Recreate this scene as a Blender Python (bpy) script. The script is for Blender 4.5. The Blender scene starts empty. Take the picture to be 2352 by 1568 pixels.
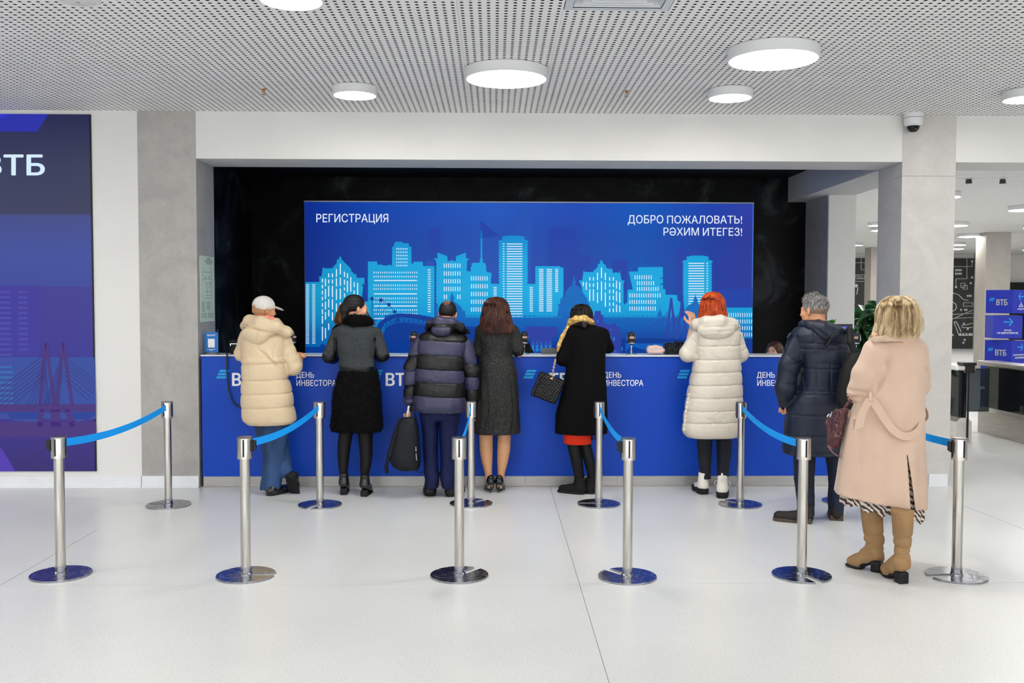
import bpy, bmesh, math, random
import numpy as np
from mathutils import Vector, Matrix, noise

random.seed(7)
PI = math.pi
SC = bpy.context.scene
COL = SC.collection

# ------------------------------------------------------------------ camera
EYE = Vector((0.0, 0.0, 1.72))
FPX = 2200.0                       # focal length in pixels of the 2352 wide frame
YAW, PITCH, ROLL = math.radians(1.07), math.radians(2.447), 0.0022
_f = Vector((math.sin(YAW) * math.cos(PITCH), math.cos(YAW) * math.cos(PITCH), -math.sin(PITCH)))
_r0 = Vector((math.cos(YAW), -math.sin(YAW), 0.0))
_u0 = _r0.cross(_f)
_r = (_r0 * math.cos(ROLL) + _u0 * math.sin(ROLL)).normalized()
_u = _r.cross(_f).normalized()
cam_data = bpy.data.cameras.new('camera')
cam = bpy.data.objects.new('camera', cam_data)
COL.objects.link(cam)
cam.matrix_world = Matrix(((_r.x, _u.x, -_f.x, EYE.x), (_r.y, _u.y, -_f.y, EYE.y), (_r.z, _u.z, -_f.z, EYE.z), (0, 0, 0, 1)))
cam_data.sensor_width = 36.0
cam_data.lens = 36.0 * FPX / 2352.0
cam_data.clip_end = 200
SC.camera = cam

# ------------------------------------------------------------------ light and exposure
world = bpy.data.worlds.new('daylight')
SC.world = world
world.use_nodes = True
world.node_tree.nodes['Background'].inputs[0].default_value = (0.94, 0.96, 1.0, 1)
world.node_tree.nodes['Background'].inputs[1].default_value = 3.5      # daylight through the glass front behind the camera
SC.view_settings.view_transform = 'Standard'
SC.view_settings.look = 'None'
SC.view_settings.gamma = 1.0
SC.view_settings.use_curve_mapping = False
SC.view_settings.exposure = 0.20
LAMP = 32.0
SC.cycles.max_bounces = 7
SC.cycles.diffuse_bounces = 4
SC.cycles.glossy_bounces = 3
SC.cycles.transparent_max_bounces = 8


def ray(px, py):
    return _f + _r * ((px - 1176.0) / FPX) + _u * ((784.0 - py) / FPX)


def at(px, py, Y):
    """the point of the plane y=Y seen at that pixel"""
    d = ray(px, py)
    return EYE + d * (Y / d.y)


def on_floor(px, py):
    d = ray(px, py)
    return EYE + d * (-EYE.z / d.z)


def on_z(px, py, z):
    d = ray(px, py)
    return EYE + d * ((z - EYE.z) / d.z)


# ------------------------------------------------------------------ materials
def srgb(r, g, b):
    def c(v):
        v /= 255.0
        return v / 12.92 if v <= 0.04045 else ((v + 0.055) / 1.055) ** 2.4
    return (c(r), c(g), c(b), 1.0)


MATS = {}


class NT:
    def __init__(s, name):
        s.m = bpy.data.materials.new(name)
        s.m.use_nodes = True
        s.t = s.m.node_tree
        s.bsdf = s.t.nodes['Principled BSDF']
        s.out = s.t.nodes['Material Output']

    def n(s, typ, **kw):
        nd = s.t.nodes.new(typ)
        for k, v in kw.items():
            if k.startswith('i_'):
                key = k[2:].replace('_', ' ')
                nd.inputs[key].default_value = v
            else:
                setattr(nd, k, v)
        return nd

    def l(s, a, b):
        s.t.links.new(a, b)

    def coords(s, kind='Object', scale=(1, 1, 1), rot=(0, 0, 0)):
        tc = s.n('ShaderNodeTexCoord')
        mp = s.n('ShaderNodeMapping')
        mp.inputs['Scale'].default_value = scale
        mp.inputs['Rotation'].default_value = rot
        s.l(tc.outputs[kind], mp.inputs[0])
        return mp.outputs[0]

    def ramp(s, fac, stops, interp='LINEAR'):
        r = s.n('ShaderNodeValToRGB')
        r.color_ramp.interpolation = interp
        el = r.color_ramp.elements
        while len(el) < len(stops):
            el.new(0.5)
        for e, (p, c) in zip(el, stops):
            e.position = p
            e.color = c if len(c) == 4 else (*c, 1)
        s.l(fac, r.inputs[0])
        return r.outputs[0]

    def noise(s, vec, scale, detail=4, rough=0.55, dist=0.0):
        nd = s.n('ShaderNodeTexNoise')
        nd.inputs['Scale'].default_value = scale
        nd.inputs['Detail'].default_value = detail
        nd.inputs['Roughness'].default_value = rough
        nd.inputs['Distortion'].default_value = dist
        s.l(vec, nd.inputs['Vector'])
        return nd.outputs['Fac']

    def bump(s, h, strength=0.3, dist=0.01):
        b = s.n('ShaderNodeBump')
        b.inputs['Strength'].default_value = strength
        b.inputs['Distance'].default_value = dist
        s.l(h, b.inputs['Height'])
        s.l(b.outputs[0], s.bsdf.inputs['Normal'])

    def P(s, **kw):
        for k, v in kw.items():
            s.bsdf.inputs[k.replace('_', ' ')].default_value = v


def mat(name, rgb, rough=0.5, metal=0.0, var=0.06, scale=8.0, stretch=(1, 1, 1), bump=0.0, bscale=60.0, bdist=0.003, sheen=0.0, spec=0.3, coat=0.0, coords='Object', rvar=0.0):
    """principled material whose colour varies a little with noise, with optional fine relief"""
    if name in MATS:
        return MATS[name]
    t = NT(name)
    c = srgb(*rgb)
    vec = t.coords(coords, stretch)
    if var > 0:
        f = t.noise(vec, scale)
        lo = tuple(max(0, x * (1 - var * 1.6)) for x in c[:3])
        hi = tuple(min(1, x * (1 + var * 1.6)) for x in c[:3])
        t.l(t.ramp(f, [(0.3, lo), (0.7, hi)]), t.bsdf.inputs['Base Color'])
        if rvar:
            rr = t.n('ShaderNodeMapRange')
            rr.inputs['To Min'].default_value = max(0, rough - rvar)
            rr.inputs['To Max'].default_value = rough + rvar
            t.l(f, rr.inputs[0])
            t.l(rr.outputs[0], t.bsdf.inputs['Roughness'])
    else:
        t.P(Base_Color=c)
    if not rvar:
        t.P(Roughness=rough)
    t.P(Metallic=metal)
    t.bsdf.inputs['Specular IOR Level'].default_value = spec
    if sheen:
        t.bsdf.inputs['Sheen Weight'].default_value = sheen
    if coat:
        t.bsdf.inputs['Coat Weight'].default_value = coat
    if bump:
        t.bump(t.noise(vec, bscale, 3), bump, bdist)
    MATS[name] = t.m
    return t.m


def emit(name, rgb, strength=1.0, base=None):
    if name in MATS:
        return MATS[name]
    t = NT(name)
    t.P(Base_Color=base or (0.01, 0.01, 0.01, 1), Roughness=0.35)
    t.bsdf.inputs['Specular IOR Level'].default_value = 0.12
    t.bsdf.inputs['Emission Color'].default_value = srgb(*rgb)
    t.bsdf.inputs['Emission Strength'].default_value = strength
    MATS[name] = t.m
    return t.m


# ------------------------------------------------------------------ objects
def tag(o, label=None, cat=None, group=None, kind=None):
    if label: o['label'] = label
    if cat: o['category'] = cat
    if group: o['group'] = group
    if kind: o['kind'] = kind
    return o


def empty(name, loc, label=None, cat=None, group=None, rz=0.0, parent=None):
    o = bpy.data.objects.new(name, None)
    o.empty_display_size = 0.1
    COL.objects.link(o)
    o.location = loc
    o.rotation_euler = (0, 0, rz)
    if parent: o.parent = parent
    return tag(o, label, cat, group)


def link(name, me, m=None, parent=None, smooth=False, world=False):
    """link a mesh as ONE object; world=True means its coordinates are world coordinates under a moved parent"""
    o = bpy.data.objects.new(name, me)
    COL.objects.link(o)
    if m is not None:
        for x in (m if isinstance(m, (list, tuple)) else [m]):
            me.materials.append(x)
    if smooth:
        me.shade_smooth()
    if parent is not None:
        o.parent = parent
        if world:
            bpy.context.view_layer.update()
            o.matrix_parent_inverse = parent.matrix_world.inverted()
    return o


def part_label(o, s):
    o['label'] = s
    return o


class MB:
    """collects shapes in one mesh"""
    def __init__(s):
        s.v, s.f, s.mi, s.cur = [], [], [], 0

    def add(s, vs, fs):
        k = len(s.v)
        s.v += [tuple(v) for v in vs]
        s.f += [tuple(i + k for i in f) for f in fs]
        s.mi += [s.cur] * len(fs)
        return s

    def box(s, x0, x1, y0, y1, z0, z1, b=0.0):
        if b <= 0:
            vs = [(x, y, z) for z in (z0, z1) for y in (y0, y1) for x in (x0, x1)]
            fs = [(0, 2, 3, 1), (4, 5, 7, 6), (0, 1, 5, 4), (2, 6, 7, 3), (0, 4, 6, 2), (1, 3, 7, 5)]
            return s.add(vs, fs)
        bm = bmesh.new()
        bmesh.ops.create_cube(bm, size=1)
        for v in bm.verts:
            v.co = ((x0 + x1) / 2 + v.co.x * (x1 - x0), (y0 + y1) / 2 + v.co.y * (y1 - y0), (z0 + z1) / 2 + v.co.z * (z1 - z0))
        bmesh.ops.bevel(bm, geom=list(bm.edges) + list(bm.verts), offset=b, segments=2, profile=0.7, affect='EDGES')
        return s.bm(bm)

    def bm(s, bm):
        bm.verts.index_update()
        s.add([v.co.copy() for v in bm.verts], [[v.index for v in f.verts] for f in bm.faces])
        bm.free()
        return s

    def lathe(s, prof, c=(0, 0, 0), n=32, ax='z', cap=True):
        """prof = [(r, h)...] turned about an axis through c"""
        vs, fs = [], []
        for r, h in prof:
            for i in range(n):
                a = 2 * PI * i / n
                p = (r * math.cos(a), r * math.sin(a), h)
                if ax == 'y': p = (p[0], p[2], -p[1])
                if ax == 'x': p = (p[2], p[0], p[1])
                vs.append((p[0] + c[0], p[1] + c[1], p[2] + c[2]))
        for j in range(len(prof) - 1):
            for i in range(n):
                a, b = j * n + i, j * n + (i + 1) % n
                fs.append((a, b, b + n, a + n))
        if cap:
            fs.append(tuple(range(n))[::-1])
            fs.append(tuple((len(prof) - 1) * n + i for i in range(n)))
        return s.add(vs, fs)

    def tube(s, pts, r, n=8, flat=None, cap=True):
        """tube along points; r a number or list; flat=(w,h) elliptical/rect strip"""
        pts = [Vector(p) for p in pts]
        rr = r if isinstance(r, (list, tuple)) else [r] * len(pts)
        vs, fs = [], []
        up = None
        for i, p in enumerate(pts):
            d = (pts[min(i + 1, len(pts) - 1)] - pts[max(i - 1, 0)])
            if d.length < 1e-9: d = Vector((0, 0, 1))
            d.normalize()
            if up is None:
                up = Vector((0, 0, 1)) if abs(d.z) < 0.9 else Vector((0, 1, 0))
            a = d.cross(up)
            if a.length < 1e-6: a = d.cross(Vector((1, 0, 0)))
            a.normalize()
            b = a.cross(d).normalized()
            up = b
            fx, fy = flat if flat else (1, 1)
            for k in range(n):
                t = 2 * PI * (k + 0.5) / n
                vs.append(p + a * (rr[i] * fx * math.cos(t)) + b * (rr[i] * fy * math.sin(t)))
        for j in range(len(pts) - 1):
            for i in range(n):
                a_, b_ = j * n + i, j * n + (i + 1) % n
                fs.append((a_, b_, b_ + n, a_ + n))
        if cap:
            fs.append(tuple(range(n))[::-1])
            fs.append(tuple((len(pts) - 1) * n + i for i in range(n)))
        return s.add(vs, fs)

    def prism(s, poly, f, d):
        """extrude a polygon; f maps (u,v)->Vector, d = offset vector"""
        n = len(poly)
        a = [f(u, v) for u, v in poly]
        b = [p + d for p in a]
        fs = [tuple(range(n)), tuple(range(2 * n - 1, n - 1, -1))]
        fs += [(i, i + n, (i + 1) % n + n, (i + 1) % n) for i in range(n)]
        return s.add(a + b, fs)

    def mesh(s, name='m'):
        me = bpy.data.meshes.new(name)
        me.from_pydata(s.v, [], s.f)
        me.polygons.foreach_set('material_index', s.mi)
        bm = bmesh.new()
        bm.from_mesh(me)
        bmesh.ops.recalc_face_normals(bm, faces=bm.faces)
        bm.to_mesh(me)
        bm.free()
        me.update()
        return me

    def build(s, name, m, parent=None, smooth=False, world=False, angle=None):
        me = s.mesh(name)
        o = link(name, me, m, parent, smooth, world)
        if angle is not None:
            me.shade_smooth()
            try:
                bm = bmesh.new(); bm.from_mesh(me)
                for e in bm.edges:
                    if len(e.link_faces) == 2 and e.calc_face_angle(0) > angle:
                        e.smooth = False
                bm.to_mesh(me); bm.free()
            except Exception:
                pass
        return o


def struct(name, mb, m, label=None, **kw):
    o = mb.build(name, m, **kw)
    o['kind'] = 'structure'
    if label: o['label'] = label
    return o


def text_mesh(s, bold=0.0, res=5):
    """letters as flat faces; outlines of a glyph may overlap, so the filling goes by winding number"""
    from mathutils.geometry import delaunay_2d_cdt
    cu = bpy.data.curves.new('t', 'FONT')
    cu.body = s
    cu.resolution_u = res
    cu.fill_mode = 'NONE'
    o = bpy.data.objects.new('t', cu)
    COL.objects.link(o)
    dg = bpy.context.evaluated_depsgraph_get()
    dg.update()
    src = bpy.data.meshes.new_from_object(o.evaluated_get(dg))
    bpy.data.objects.remove(o)
    bpy.data.curves.remove(cu)
    nb = {}
    for e in src.edges:
        i, j = e.vertices
        nb.setdefault(i, []).append(j); nb.setdefault(j, []).append(i)
    seen, loops = set(), []
    for st in sorted(nb):
        if st in seen: continue
        lp, cur, prev = [st], st, None
        seen.add(st)
        while True:
            nx = [k for k in nb[cur] if k != prev and k not in seen]
            if cur == st: nx = [k for k in nx if k == st + 1] or nx
            if not nx: break
            prev, cur = cur, nx[0]
            seen.add(cur); lp.append(cur)
        if len(lp) > 2: loops.append(lp)
    co = [Vector(v.co[:2]) for v in src.vertices]
    V, E, F, _, _, _ = delaunay_2d_cdt(co, [(lp[i], lp[(i + 1) % len(lp)]) for lp in loops for i in range(len(lp))], [], 0, 1e-6)
    c = np.array([[sum(V[i].x for i in f) / 3, sum(V[i].y for i in f) / 3] for f in F])
    w = np.zeros(len(F), int)
    for lp in loops:
        for i in range(len(lp)):
            p, q = co[lp[i]], co[lp[(i + 1) % len(lp)]]
            if p.y == q.y: continue
            m = (p.y <= c[:, 1]) != (q.y <= c[:, 1])
            xc = p.x + (c[:, 1] - p.y) / (q.y - p.y) * (q.x - p.x)
            w += (m & (xc > c[:, 0])) * (1 if q.y > p.y else -1)
    keep = [tuple(f) for f, k in zip(F, w) if k]
    me = bpy.data.meshes.new('t')
    if bold:
        vs, fs = [], []
        for k, (dx, dy) in enumerate(((0, 0), (-1, 0), (1, 0), (0, -1), (0, 1), (-.7, -.7), (.7, .7), (-.7, .7), (.7, -.7))):
            n0 = len(vs)
            vs += [(v.x + dx * bold, v.y + dy * bold * 0.6, 0.00006 * k) for v in V]
            fs += [tuple(i + n0 for i in f) for f in keep]
    else:
        vs, fs = [(v.x, v.y, 0) for v in V], keep
    me.from_pydata(vs, [], fs)
    bm = bmesh.new(); bm.from_mesh(me)
    bmesh.ops.delete(bm, geom=[v for v in bm.verts if not v.link_faces], context='VERTS')
    bm.to_mesh(me); bm.free()
    return me


def lettering(name, s, f, box, m, parent, bold=0.0, slant=0.0, world=True):
    """text fitted in box (u0,v0,u1,v1); f maps (u,v)->world point"""
    me = text_mesh(s, bold)
    if not len(me.vertices):
        return None
    co = np.zeros(len(me.vertices) * 3)
    me.vertices.foreach_get('co', co)
    co = co.reshape(-1, 3)
    lo, hi = co.min(0), co.max(0)
    u0, v0, u1, v1 = box
    for v in me.vertices:
        a = (v.co.x - lo[0]) / (hi[0] - lo[0])
        b = (v.co.y - lo[1]) / (hi[1] - lo[1])
        v.co = f(u0 + a * (u1 - u0) + slant * b, v1 + b * (v0 - v1)) + Vector((0, -v.co.z, 0))
    return link(name, me, m, parent, world=world)
# ------------------------------------------------------------------ setting: measures
YW = 8.80            # plane of the front wall, pillars and counter front
YR = 9.34            # back of the reveal
YB = 12.40           # black back wall of the desk niche
ZC = 3.425            # ceiling underside
ZB = 3.00            # underside of the beams
T = 0.62             # ceiling tile


def X(px, Y, py=690):
    return at(px, py, Y).x


def Z(py, Y, px=1176):
    return at(px, py, Y).z


# ---- surfaces
def plaster(name, rgb, amt=0.03, rough=0.6, scale=1.5):
    t = NT(name)
    c = srgb(*rgb)
    v = t.coords('Object')
    f = t.noise(v, scale, 6, 0.6, 0.6)
    t.l(t.ramp(f, [(0.3, tuple(x * (1 - amt) for x in c[:3])), (0.7, tuple(min(1, x * (1 + amt)) for x in c[:3]))]), t.bsdf.inputs['Base Color'])
    t.P(Roughness=rough)
    t.bump(t.noise(v, 90, 3), 0.15, 0.002)
    return t.m


def concrete(name, rgb, scratch=0.10):
    t = NT(name)
    c = srgb(*rgb)
    v = t.coords('Object')
    f1 = t.noise(v, 2.2, 8, 0.62, 1.4)
    f2 = t.noise(v, 11, 6, 0.7, 2.0)
    mx = t.n('ShaderNodeMath', operation='MULTIPLY_ADD')
    t.l(f2, mx.inputs[0]); mx.inputs[1].default_value = 0.45; t.l(f1, mx.inputs[2])
    a = scratch
    t.l(t.ramp(mx.outputs[0], [(0.58, tuple(x * (1 - a) for x in c[:3])), (0.72, c[:3]), (0.88, tuple(x * (1 + a * 1.2) for x in c[:3]))]), t.bsdf.inputs['Base Color'])
    t.P(Roughness=0.55)
    t.bump(f2, 0.2, 0.004)
    return t.m


m_white = plaster('white_plaster', (222, 221, 217))
m_conc = concrete('grey_microcement', (166, 163, 158))
m_conc2 = concrete('pale_microcement', (196, 193, 188), 0.06)
m_conc3 = concrete('lobby_microcement', (176, 170, 162), 0.05)


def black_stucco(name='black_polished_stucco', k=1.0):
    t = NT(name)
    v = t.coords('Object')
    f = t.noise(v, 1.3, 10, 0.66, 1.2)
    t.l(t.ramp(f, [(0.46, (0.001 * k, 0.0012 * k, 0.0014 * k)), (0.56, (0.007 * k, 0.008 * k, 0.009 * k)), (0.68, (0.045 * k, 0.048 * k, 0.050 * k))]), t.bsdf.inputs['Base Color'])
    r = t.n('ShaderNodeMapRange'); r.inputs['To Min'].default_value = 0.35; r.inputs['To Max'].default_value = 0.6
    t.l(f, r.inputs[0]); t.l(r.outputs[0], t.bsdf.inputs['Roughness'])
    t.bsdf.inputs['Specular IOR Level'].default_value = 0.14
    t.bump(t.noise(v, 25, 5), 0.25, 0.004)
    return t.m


m_black = black_stucco()


def terrazzo():
    t = NT('pale_terrazzo')
    v = t.coords('Object')
    sp = t.noise(v, 140, 2, 0.6)
    sp2 = t.noise(v, 330, 1, 0.5)
    big = t.noise(v, 0.9, 3, 0.5)
    a = t.ramp(sp, [(0.30, srgb(196, 195, 191)), (0.44, srgb(224, 225, 224)), (0.62, srgb(232, 233, 233))])
    b = t.ramp(sp2, [(0.30, srgb(150, 148, 145)), (0.40, srgb(246, 246, 243))])
    mx = t.n('ShaderNodeMix', data_type='RGBA', blend_type='MULTIPLY')
    mx.inputs[0].default_value = 0.75
    t.l(a, mx.inputs[6]); t.l(b, mx.inputs[7])
    c = t.ramp(big, [(0.3, (0.93, 0.93, 0.93)), (0.7, (1, 1, 1))])
    m2 = t.n('ShaderNodeMix', data_type='RGBA', blend_type='MULTIPLY')
    m2.inputs[0].default_value = 1.0
    t.l(mx.outputs[2], m2.inputs[6]); t.l(c, m2.inputs[7])
    t.l(m2.outputs[2], t.bsdf.inputs['Base Color'])
    t.P(Roughness=0.30)
    t.bsdf.inputs['Specular IOR Level'].default_value = 0.35
    t.bump(t.noise(v, 20, 2), 0.03, 0.002)
    return t.m


m_floor = terrazzo()
m_joint = mat('floor_joint', (150, 149, 146), 0.6, var=0.03)
m_tile = mat('ceiling_panel_white', (240, 240, 239), 0.6, var=0.02, scale=1.0)
m_void = mat('ceiling_void_black', (10, 8, 11), 0.9, var=0.02)
m_base = mat('baseboard_white', (226, 228, 230), 0.4, var=0.02)
m_lamp_side = mat('lamp_housing_white', (222, 223, 224), 0.4, var=0.01)

# ---- floor
b = MB().box(-14, 21, -9, 38, -0.12, 0.0)
floor = struct('floor', b, m_floor, 'pale speckled terrazzo floor')
# floor joints, thin dark strips let into the terrazzo
for k, (p, q) in enumerate([((1268, 1132), (1392, 1566)), ((2, 1343), (222, 1217)), ((70, 1345), (2330, 1345)), ((2210, 1160), (2352, 1215))]):
    a, c = on_floor(*p), on_floor(*q)
    if k == 2:
        a, c = Vector((-6, a.y, 0)), Vector((8, a.y, 0))
    if k == 0:
        a, c = Vector((a.x, 8.79, 0)), Vector((a.x, 2.0, 0))
    d = (c - a).normalized(); n = Vector((-d.y, d.x, 0)) * 0.0022
    z = Vector((0, 0, 0.0006))
    j = MB().add([a + n + z, a - n + z, c - n + z, c + n + z, a + n - z * 4, a - n - z * 4, c - n - z * 4, c + n - z * 4],
                 [(0, 1, 2, 3), (4, 7, 6, 5), (0, 3, 7, 4), (1, 5, 6, 2), (0, 4, 5, 1), (3, 2, 6, 7)])
    j.build('floor_joint', m_joint if k != 2 else mat('floor_joint_faint', (196, 196, 193), 0.5, var=0.02), floor)

# ---- ceiling: perforated tiles with real holes
ceil_root = empty('ceiling', (0, 0, ZC))
ceil_root['kind'] = 'structure'; ceil_root['label'] = 'white perforated tile ceiling'


def tile_mesh():
    mb = MB()
    g = 0.0008
    n, s = 12, (T - 2 * g) / 12
    r, th = 0.0120, 0.006
    for i in range(n):
        for j in range(n):
            x0, y0 = g + i * s, g + j * s
            cx, cy = x0 + s / 2, y0 + s / 2
            sq = [(x0, y0), (x0 + s, y0), (x0 + s, y0 + s), (x0, y0 + s)]
            vs = [(x, y, 0) for x, y in sq]
            oc = [(cx + r * math.cos(a), cy + r * math.sin(a)) for a in [math.radians(225 + 45 * k) for k in range(8)]]
            vs += [(x, y, 0) for x, y in oc] + [(x, y, th) for x, y in oc]
            fs = []
            for k in range(4):
                a, bq = k, (k + 1) % 4
                o0, o1, o2 = 4 + 2 * k, 4 + 2 * k + 1, 4 + (2 * k + 2) % 8
                fs += [(a, o0, o1), (a, o1, bq), (bq, o1, o2)]
            for k in range(8):
                p, q = 4 + k, 4 + (k + 1) % 8
                fs.append((p, p + 8, q + 8, q))
            mb.add(vs, fs)
    mb.add([(g, g, 0), (T - g, g, 0), (T - g, T - g, 0), (g, T - g, 0), (g, g, th), (T - g, g, th), (T - g, T - g, th), (g, T - g, th)],
           [(0, 4, 5, 1), (1, 5, 6, 2), (2, 6, 7, 3), (3, 7, 4, 0)])
    me = bpy.data.meshes.new('ceiling_panel')
    me.from_pydata(mb.v, [], mb.f)
    me.materials.append(m_tile); me.materials.append(m_void)
    for p_ in me.polygons:
        if len(p_.vertices) == 4 and abs(p_.normal.z) < 0.5 and p_.area < 1e-4: p_.material_index = 1  # hole walls coloured black, painting in the shade inside the holes
    return me


tm = tile_mesh()
x0t = at(1081, 253, YW).x
VENT = on_z(1412, 10, ZC)                     # the air diffuser replaces a tile
cols = range(-9, 11)
for i in cols:
    for j in range(1, 11):
        x, y = x0t + i * T, YW - j * T
        if abs(x + T / 2 - VENT.x) < T / 2 and abs(y + T / 2 - VENT.y) < T / 2:
            VENT_TILE = (x, y)
            continue
        o = bpy.data.objects.new('ceiling_panel', tm)
        COL.objects.link(o); o.parent = ceil_root
        o.location = (x, y, 0)
for i in range(7, 16):
    for j in range(0, 8):
        x, y = x0t + i * T, YR + j * T
        o = bpy.data.objects.new('ceiling_panel', tm)
        COL.objects.link(o); o.parent = ceil_root
        o.location = (x, y, 0)
XE = x0t + 11 * T; XS = x0t - 9 * T; YS = YW - 10 * T
# plenum above and the plain continuation of the ceiling
b = MB()
b.box(XS - 0.1, x0t + 16 * T + .1, YS, YR + 8 * T, 0.30, 0.34)
b.build('ceiling_void', m_void, ceil_root)


def perforated_far():
    t = NT('far_perforated_ceiling')
    v = t.coords('Object', (1 / 0.0517,) * 3)
    fr = t.n('ShaderNodeVectorMath', operation='FRACTION'); t.l(v, fr.inputs[0])
    sb = t.n('ShaderNodeVectorMath', operation='SUBTRACT'); t.l(fr.outputs[0], sb.inputs[0]); sb.inputs[1].default_value = (0.5, 0.5, 0.5)
    ml = t.n('ShaderNodeVectorMath', operation='MULTIPLY'); t.l(sb.outputs[0], ml.inputs[0]); ml.inputs[1].default_value = (1, 1, 0)
    ln = t.n('ShaderNodeVectorMath', operation='LENGTH'); t.l(ml.outputs[0], ln.inputs[0])
    t.l(t.ramp(ln.outputs['Value'], [(0.20, srgb(30, 30, 32)), (0.24, srgb(236, 236, 235))]), t.bsdf.inputs['Base Color'])
    t.P(Roughness=0.6)
    return t.m


m_far = perforated_far()
b = MB()
b.box(-14, XS, -9, YW + 3.6, 0, 0.05)
b.box(XE, 16, -9, YR, 0, 0.05)
b.box(XS, XE, -9, YS, 0, 0.05)
b.box(x0t + 16 * T, 16, YR, YR + 8 * T, 0, 0.05)
b.box(3.6, 21, YR + 8 * T, 38, 0, 0.05).box(16, 21, YR, YR + 8 * T, 0, 0.05)
b.box(-4, x0t + 7 * T, YR, YB + 0.2, 0, 0.05)
o = b.build('ceiling_slab', m_far, ceil_root)

# ---- front wall on the left, with plinth
xl0, xl1 = X(321, YW), X(454, YW)            # concrete pillar
b = MB().box(-14, xl0, YW, YW + 0.3, 0, ZC)
struct('wall_left', b, m_white, 'white plaster wall beside the screen')
b = MB().box(xl0, xl1, YW - 0.004, YR, 0, ZC)
pl = struct('pillar_left', b, m_conc, 'grey concrete pillar at the left end of the desk')
bz = 0.125
b = MB().box(-14, xl0 - 0.004, YW - 0.022, YW, 0, bz - 0.018, 0.003).box(-14, xl0 - 0.004, YW - 0.030, YW, 0, 0.012)
struct('baseboard_left', b, m_base, 'pale baseboard under the large screen')
b = MB().box(xl0 + 0.002, xl1 - 0.002, YW - 0.026, YW - 0.004, 0, bz - 0.018, 0.003).box(xl0 + 0.002, xl1 - 0.002, YW - 0.034, YW - 0.004, 0, 0.012)
struct('baseboard_pillar', b, m_base, 'pale baseboard of the left pillar')
# ---- beam over the opening
xr0, xr1 = X(2066, YW), X(2188, YW)
b = MB().box(xl1, xr0, YW, YR, ZB, ZC)
struct('beam_front', b, m_white, 'white beam over the reception opening')
b = MB().box(xr0, xr1, YW - 0.004, YR, 0, ZC)
pr = struct('pillar_right', b, m_conc2, 'pale concrete pillar at the right of the desk')
zs = Z(400, YW)
MB().box(xr0 - 0.001, xr1 + 0.001, YW - 0.006, YW + 0.2, zs - 0.0015, zs + 0.0015).build('seam', mat('seam_grey', (140, 138, 134), 0.7), pr)
zs = Z(318, YW)
MB().box(xl0 - 0.001, xl1 + 0.001, YW - 0.0055, YW, zs - 0.001, zs + 0.001).build('seam', mat('seam_pale', (186, 184, 180), 0.7), pl)
b = MB().box(xr1, 16, YW, YR, ZB, ZC)
struct('beam_right', b, m_white, 'white beam right of the pale pillar')
b = MB().box(xr0 + 0.3, xr1 - 0.02, YW - 0.026, YW - 0.004, 0, bz - 0.01, 0.003)
struct('baseboard_right', b, m_base, 'pale baseboard of the right pillar')

# ---- niche behind the desk
xn = -3.11
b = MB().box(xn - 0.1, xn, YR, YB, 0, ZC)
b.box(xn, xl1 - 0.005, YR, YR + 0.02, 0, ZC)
struct('wall_niche_left', b, black_stucco('sheen_grey_stucco', 3.0), 'black polished side wall of the niche')  # stucco colour raised to paint in this wall's grey sheen
XN = X(1857, YB)
b = MB().box(xn - 0.1, XN + 0.1, YB, YB + 0.1, 0, ZC)
struct('wall_back', b, m_black, 'black polished back wall behind the desk')
b = MB().box(xn - .1, xr0 + 0.02, YR, YB + .1, 3.30, 3.34)
struct('ceiling_niche', b, mat('niche_ceiling_black', (14, 14, 15), 0.8), 'dark ceiling of the niche')
# ---- beam running back from the right pillar, and the second pillar
xb = xr0 + 0.01
b = MB()
b.add([(xb, YR, ZB), (4.33, YR, ZB), (4.36, YB + 1.4, ZB), (3.82, YB + 1.4, ZB), (xb, YR, ZC), (4.33, YR, ZC), (4.36, YB + 1.4, ZC), (3.82, YB + 1.4, ZC)],
      [(0, 1, 2, 3), (4, 7, 6, 5), (0, 3, 7, 4), (1, 5, 6, 2), (0, 4, 5, 1), (3, 2, 6, 7)])
struct('beam_side', b, m_white, 'white beam running back from the right pillar')
b = MB().box(4.035, X(1963, 11.54), 11.54, YB, 0, ZB)
p2 = struct('pillar_white', b, m_white, 'white pillar behind the grey-haired man')
MB().box(4.029, 4.036, 11.56, YB - 0.02, 0, ZB).build('side_face', mat('pillar_side_grey', (172, 172, 174), 0.6), p2)  # thin slab, makes the pillar's left side greyer than its front

# ---- lobby on the right
YF = 34.5
b = MB().box(4.3, 40, YF + 0.2, YF + 0.4, 0, ZC)
struct('wall_lobby', b, m_white, 'white far wall of the lobby')
b = MB().box(20, 20.1, YR, YF, 0, ZC).box(4.36, 4.4, YB + 1.4, YF, 0, ZC)
struct('wall_lobby_side', b, m_white, 'white side wall of the lobby')
# columns
cx0, cx1, cy = X(2262, 23.4), X(2319, 23.4), 23.4
b = MB().box(cx0, cx1, cy, cy + 0.5, 0, ZC)
struct('column_lobby', b, m_conc3, 'grey concrete column in the lobby')
b = MB().box(X(1999, 30), X(2016, 30), 30, 30.5, 0, ZC)
struct('column_far', b, m_conc3, 'narrow beige column far back in the lobby')
b = MB().box(X(2244, 34.4), X(2268, 34.4), 34.4, 34.7, 0, ZC)
struct('column_wall', b, m_conc2, 'pale wall pier beside the dark mural')
# room behind the camera: side walls and the piers of the glass front, open to daylight
b = MB().box(-14, -13.8, -9, YW, 0, ZC)
struct('wall_hall_left', b, m_white)
b = MB().box(15.8, 16, -9, YW, 0, ZC)
struct('wall_hall_right', b, m_white)
b = MB()
for k in range(5):
    b.box(-14 + k * 7.4, -13.6 + k * 7.4, -9.2, -9.0, 0, ZC)
b.box(-14, 16, -9.2, -9.0, 2.9, ZC)
struct('wall_glass_front', b, m_conc3, 'piers of the glazed front behind the camera')
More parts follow.
